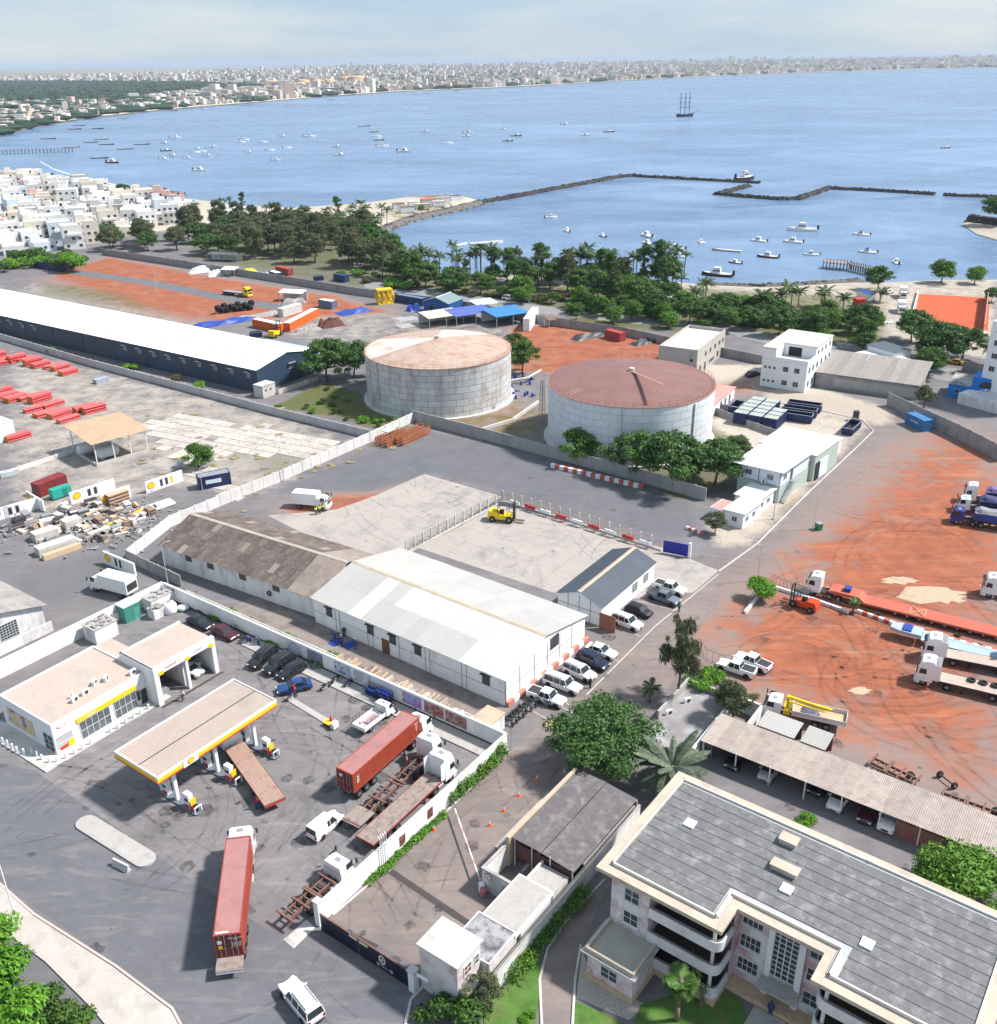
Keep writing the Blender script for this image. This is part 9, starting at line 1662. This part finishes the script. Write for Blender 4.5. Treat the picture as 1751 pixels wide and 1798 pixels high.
for x in (-7, 0, 6.5):
    m_ = MB().cyl((x, 0, 3), (x, 0, 32), .42, 6).build('mast', HULLD, t)
    for z, w_ in ((13, 6), (19, 5), (25, 4)): MB().cyl((x, -w_*.6, z), (x, w_*.6, z), .3, 5).cyl((x-w_*.5, 0, z), (x+w_*.5, 0, z+.1), .28, 5).build('yard', HULLD, m_)
MB().cyl((13, 0, 5), (20, 0, 8), .3, 5).build('bowsprit', HULLD, t)
# ================================================================ FAR CITY ACROSS THE BAY
CM = [M('city_white', (.64, .60, .56), .9, .08, .01), M('city_cream', (.52, .44, .37), .9, .1, .01), M('city_grey', (.42, .39, .37), .9, .1, .01), M('city_pink', (.56, .42, .37), .9, .1, .01)]
fl = np.array(farp); seg = np.linalg.norm(np.diff(fl, axis=0), axis=1); cum = np.concatenate([[0], np.cumsum(seg)])
def shore_pt(s): i = min(np.searchsorted(cum, s, 'right')-1, len(seg)-1); return fl[i]+(fl[i+1]-fl[i])*((s-cum[i])/seg[i])
cube = [MB().box(-.5, .5, -.5, .5, -.2, 1).box(-.3, .1, -.2, .3, 1.001, 1.2).mesh('city_house', m_) for m_ in CM]; k = 0
WOODP = np.array(gp([(-80, 184), (-80, 147), (120, 146), (345, 149), (460, 154), (450, 162), (350, 165), (300, 171), (150, 182)], SEA))
bulk = [MB() for _ in CM]; smax = cum[-1]; green = MB()
def city_box(x, y, dist):
    global k
    e = .62 if y < 2300 else (1+max(0, y-4000)/9000); w_, d_ = random.uniform(9, 24)*e, random.uniform(9, 20)*e; h = e* random.choice((4, 7, 7, 10, 10, 13, 16))*random.uniform(.9, 1.2)*(1.7 if random.random() < .05 else 1); i = random.choices(range(4), (8, 3, 3, 1.5))[0]; r_ = random.uniform(-.5, .5)
    if k < 300 and dist < 140: o = tag(put('city_house', cube[i], None, (x, y, SEA+.9), r_, (w_, d_, h)), ('white', 'cream', 'grey', 'pinkish')[i]+' flat roofed house on the far shore of the bay', 'house', ('white', 'cream', 'grey', 'pinkish')[i]+' houses on the far shore'); k += 1
    else: bulk[i].cbox((x, y, SEA+.9+h/2), (w_, d_, h), r_)
tries = 0
for it in range(19000):
    s = random.uniform(cum[7], smax) if it % 5 == 0 else random.random()**1.15*smax; p = shore_pt(s); d0 = np.linalg.norm(p); dd = 45+d0*.012+(random.random()**1.5)*(9500 if d0 > 2500 else 1200+d0*2.2) if it > 420 else 45+d0*.012+random.random()*60
    q = p*(1+dd/d0)
    if q[1] > 14500 or abs(q[0]) > q[1]*.62+60: continue
    if sdist(q[None], WOODP)[0] > -20: continue
    if it > 420 and random.random() < .14: green.blob((q[0], q[1], 2), (random.uniform(15, 45), random.uniform(8, 20), random.uniform(5, 8)), 6, 4, .3); continue
    city_box(q[0], q[1], dd-(45+d0*.012) if it <= 420 else 999)
for b_, m_, nm in zip(bulk, CM, ('white', 'cream', 'grey', 'pinkish')): tag(b_.build('city_mass', m_), nm+' houses massed in the far city', 'city', kind='stuff')
FARG = M('far_foliage', (.025, .055, .035), .9, .4, .03, stain=(.015, .03, .025), samt=.5, sscale=.05); tag(green.build('far_trees', FARG), 'dark tree clumps between the far city houses', 'trees', kind='stuff')
mb = MB(); n_ = 0
while n_ < 2600:
    p = np.array([random.uniform(WOODP[:, 0].min(), WOODP[:, 0].max()), random.uniform(WOODP[:, 1].min(), WOODP[:, 1].max())])
    if sdist(p[None], WOODP)[0] > 0: r = random.uniform(6, 13); mb.blob((p[0], p[1], 3.5), (r, r, random.uniform(5, 9)), 6, 4, .25); n_ += 1
tag(mb.build('far_wood', FARG), 'dark green wood behind the far beach', 'wood', kind='stuff')
for i, (x, y, r) in enumerate(((610, 149, 30), (629, 149, 32), (478, 152, 22), (533, 151, 22), (558, 150, 20), (578, 149, 20))): p = G(x, y, SEA); t = thing('oil_tank', 'beige oil tank in the far city', 'storage tank', (p.x, p.y, SEA+.9), 0, 'beige oil tanks in the far city'); MB().lathe([(r, 0), (r, r*.75), (r*.5, r*.86), (.1, r*.9)], n=24).build('shell', M('tank_beige', (.55, .38, .22), .8, .08, .02), t, True)
for x, y, w_, h, m_, lb in ((644, 150, 7, 22, REDP, 'red tower block in the far city'), (1008, 137, 60, 16, PBLUE, 'large white and blue hall in the far city'), (1285, 112, 70, 70, CM[0], 'white pointed monument building on the far skyline'), (616, 138, 16, 40, CM[0], 'tall white block behind the oil tanks')): p = G(x, y, SEA); t = thing('city_block', lb, 'building', (p.x, p.y, SEA+.9), .2); MB().box(-w_, w_, -15, 15, 0, h, 0 if w_ < 65 else w_*.7, 0).build('wall', m_, t); MB().box(-w_*.5, w_*.2, -10, 10, h+.01, h+3).build('roof_plant', CM[2], t)
# ---- label rows and groves one by one, by their place
_by = {}
for o in bpy.data.objects:
    if o.parent is None and o.get('category') and not o.get('kind'): _by.setdefault(o['label'], []).append(o)
WORDS = 'leftmost,second,third,fourth,fifth,sixth,seventh,eighth,ninth,tenth'.split(',')
for lb, os_ in _by.items():
    if 1 < len(os_) <= 100:
        for i, o in enumerate(sorted(os_, key=lambda o: o.location.x/max(1, o.location.y))):
            sfx = ', leftmost one' if i == 0 else ', rightmost one' if i == len(os_)-1 else ', %s from left' % (WORDS[i] if i < 10 else '%d%s' % (i+1, 'st' if (i+1) % 10 == 1 and i != 10 else 'nd' if (i+1) % 10 == 2 and i != 11 else 'rd' if (i+1) % 10 == 3 and i != 12 else 'th')); o['label'] = lb+sfx
# ---- sea air
hz = bpy.data.materials.new('sea_haze'); hz.use_nodes = True; nt = hz.node_tree; nt.nodes.remove(nt.nodes['Principled BSDF']); pv = nt.nodes.new('ShaderNodeVolumePrincipled'); pv.inputs['Density'].default_value = 5.5e-5; pv.inputs['Color'].default_value = (.72, .82, .95, 1); L(nt, pv.outputs[0], nt.nodes['Material Output'].inputs['Volume'])
o = MB().box(-25000, 25000, -400, 22000, -8, 90).build('haze', hz); o['kind'] = 'stuff'; o['label'] = 'pale sea haze'
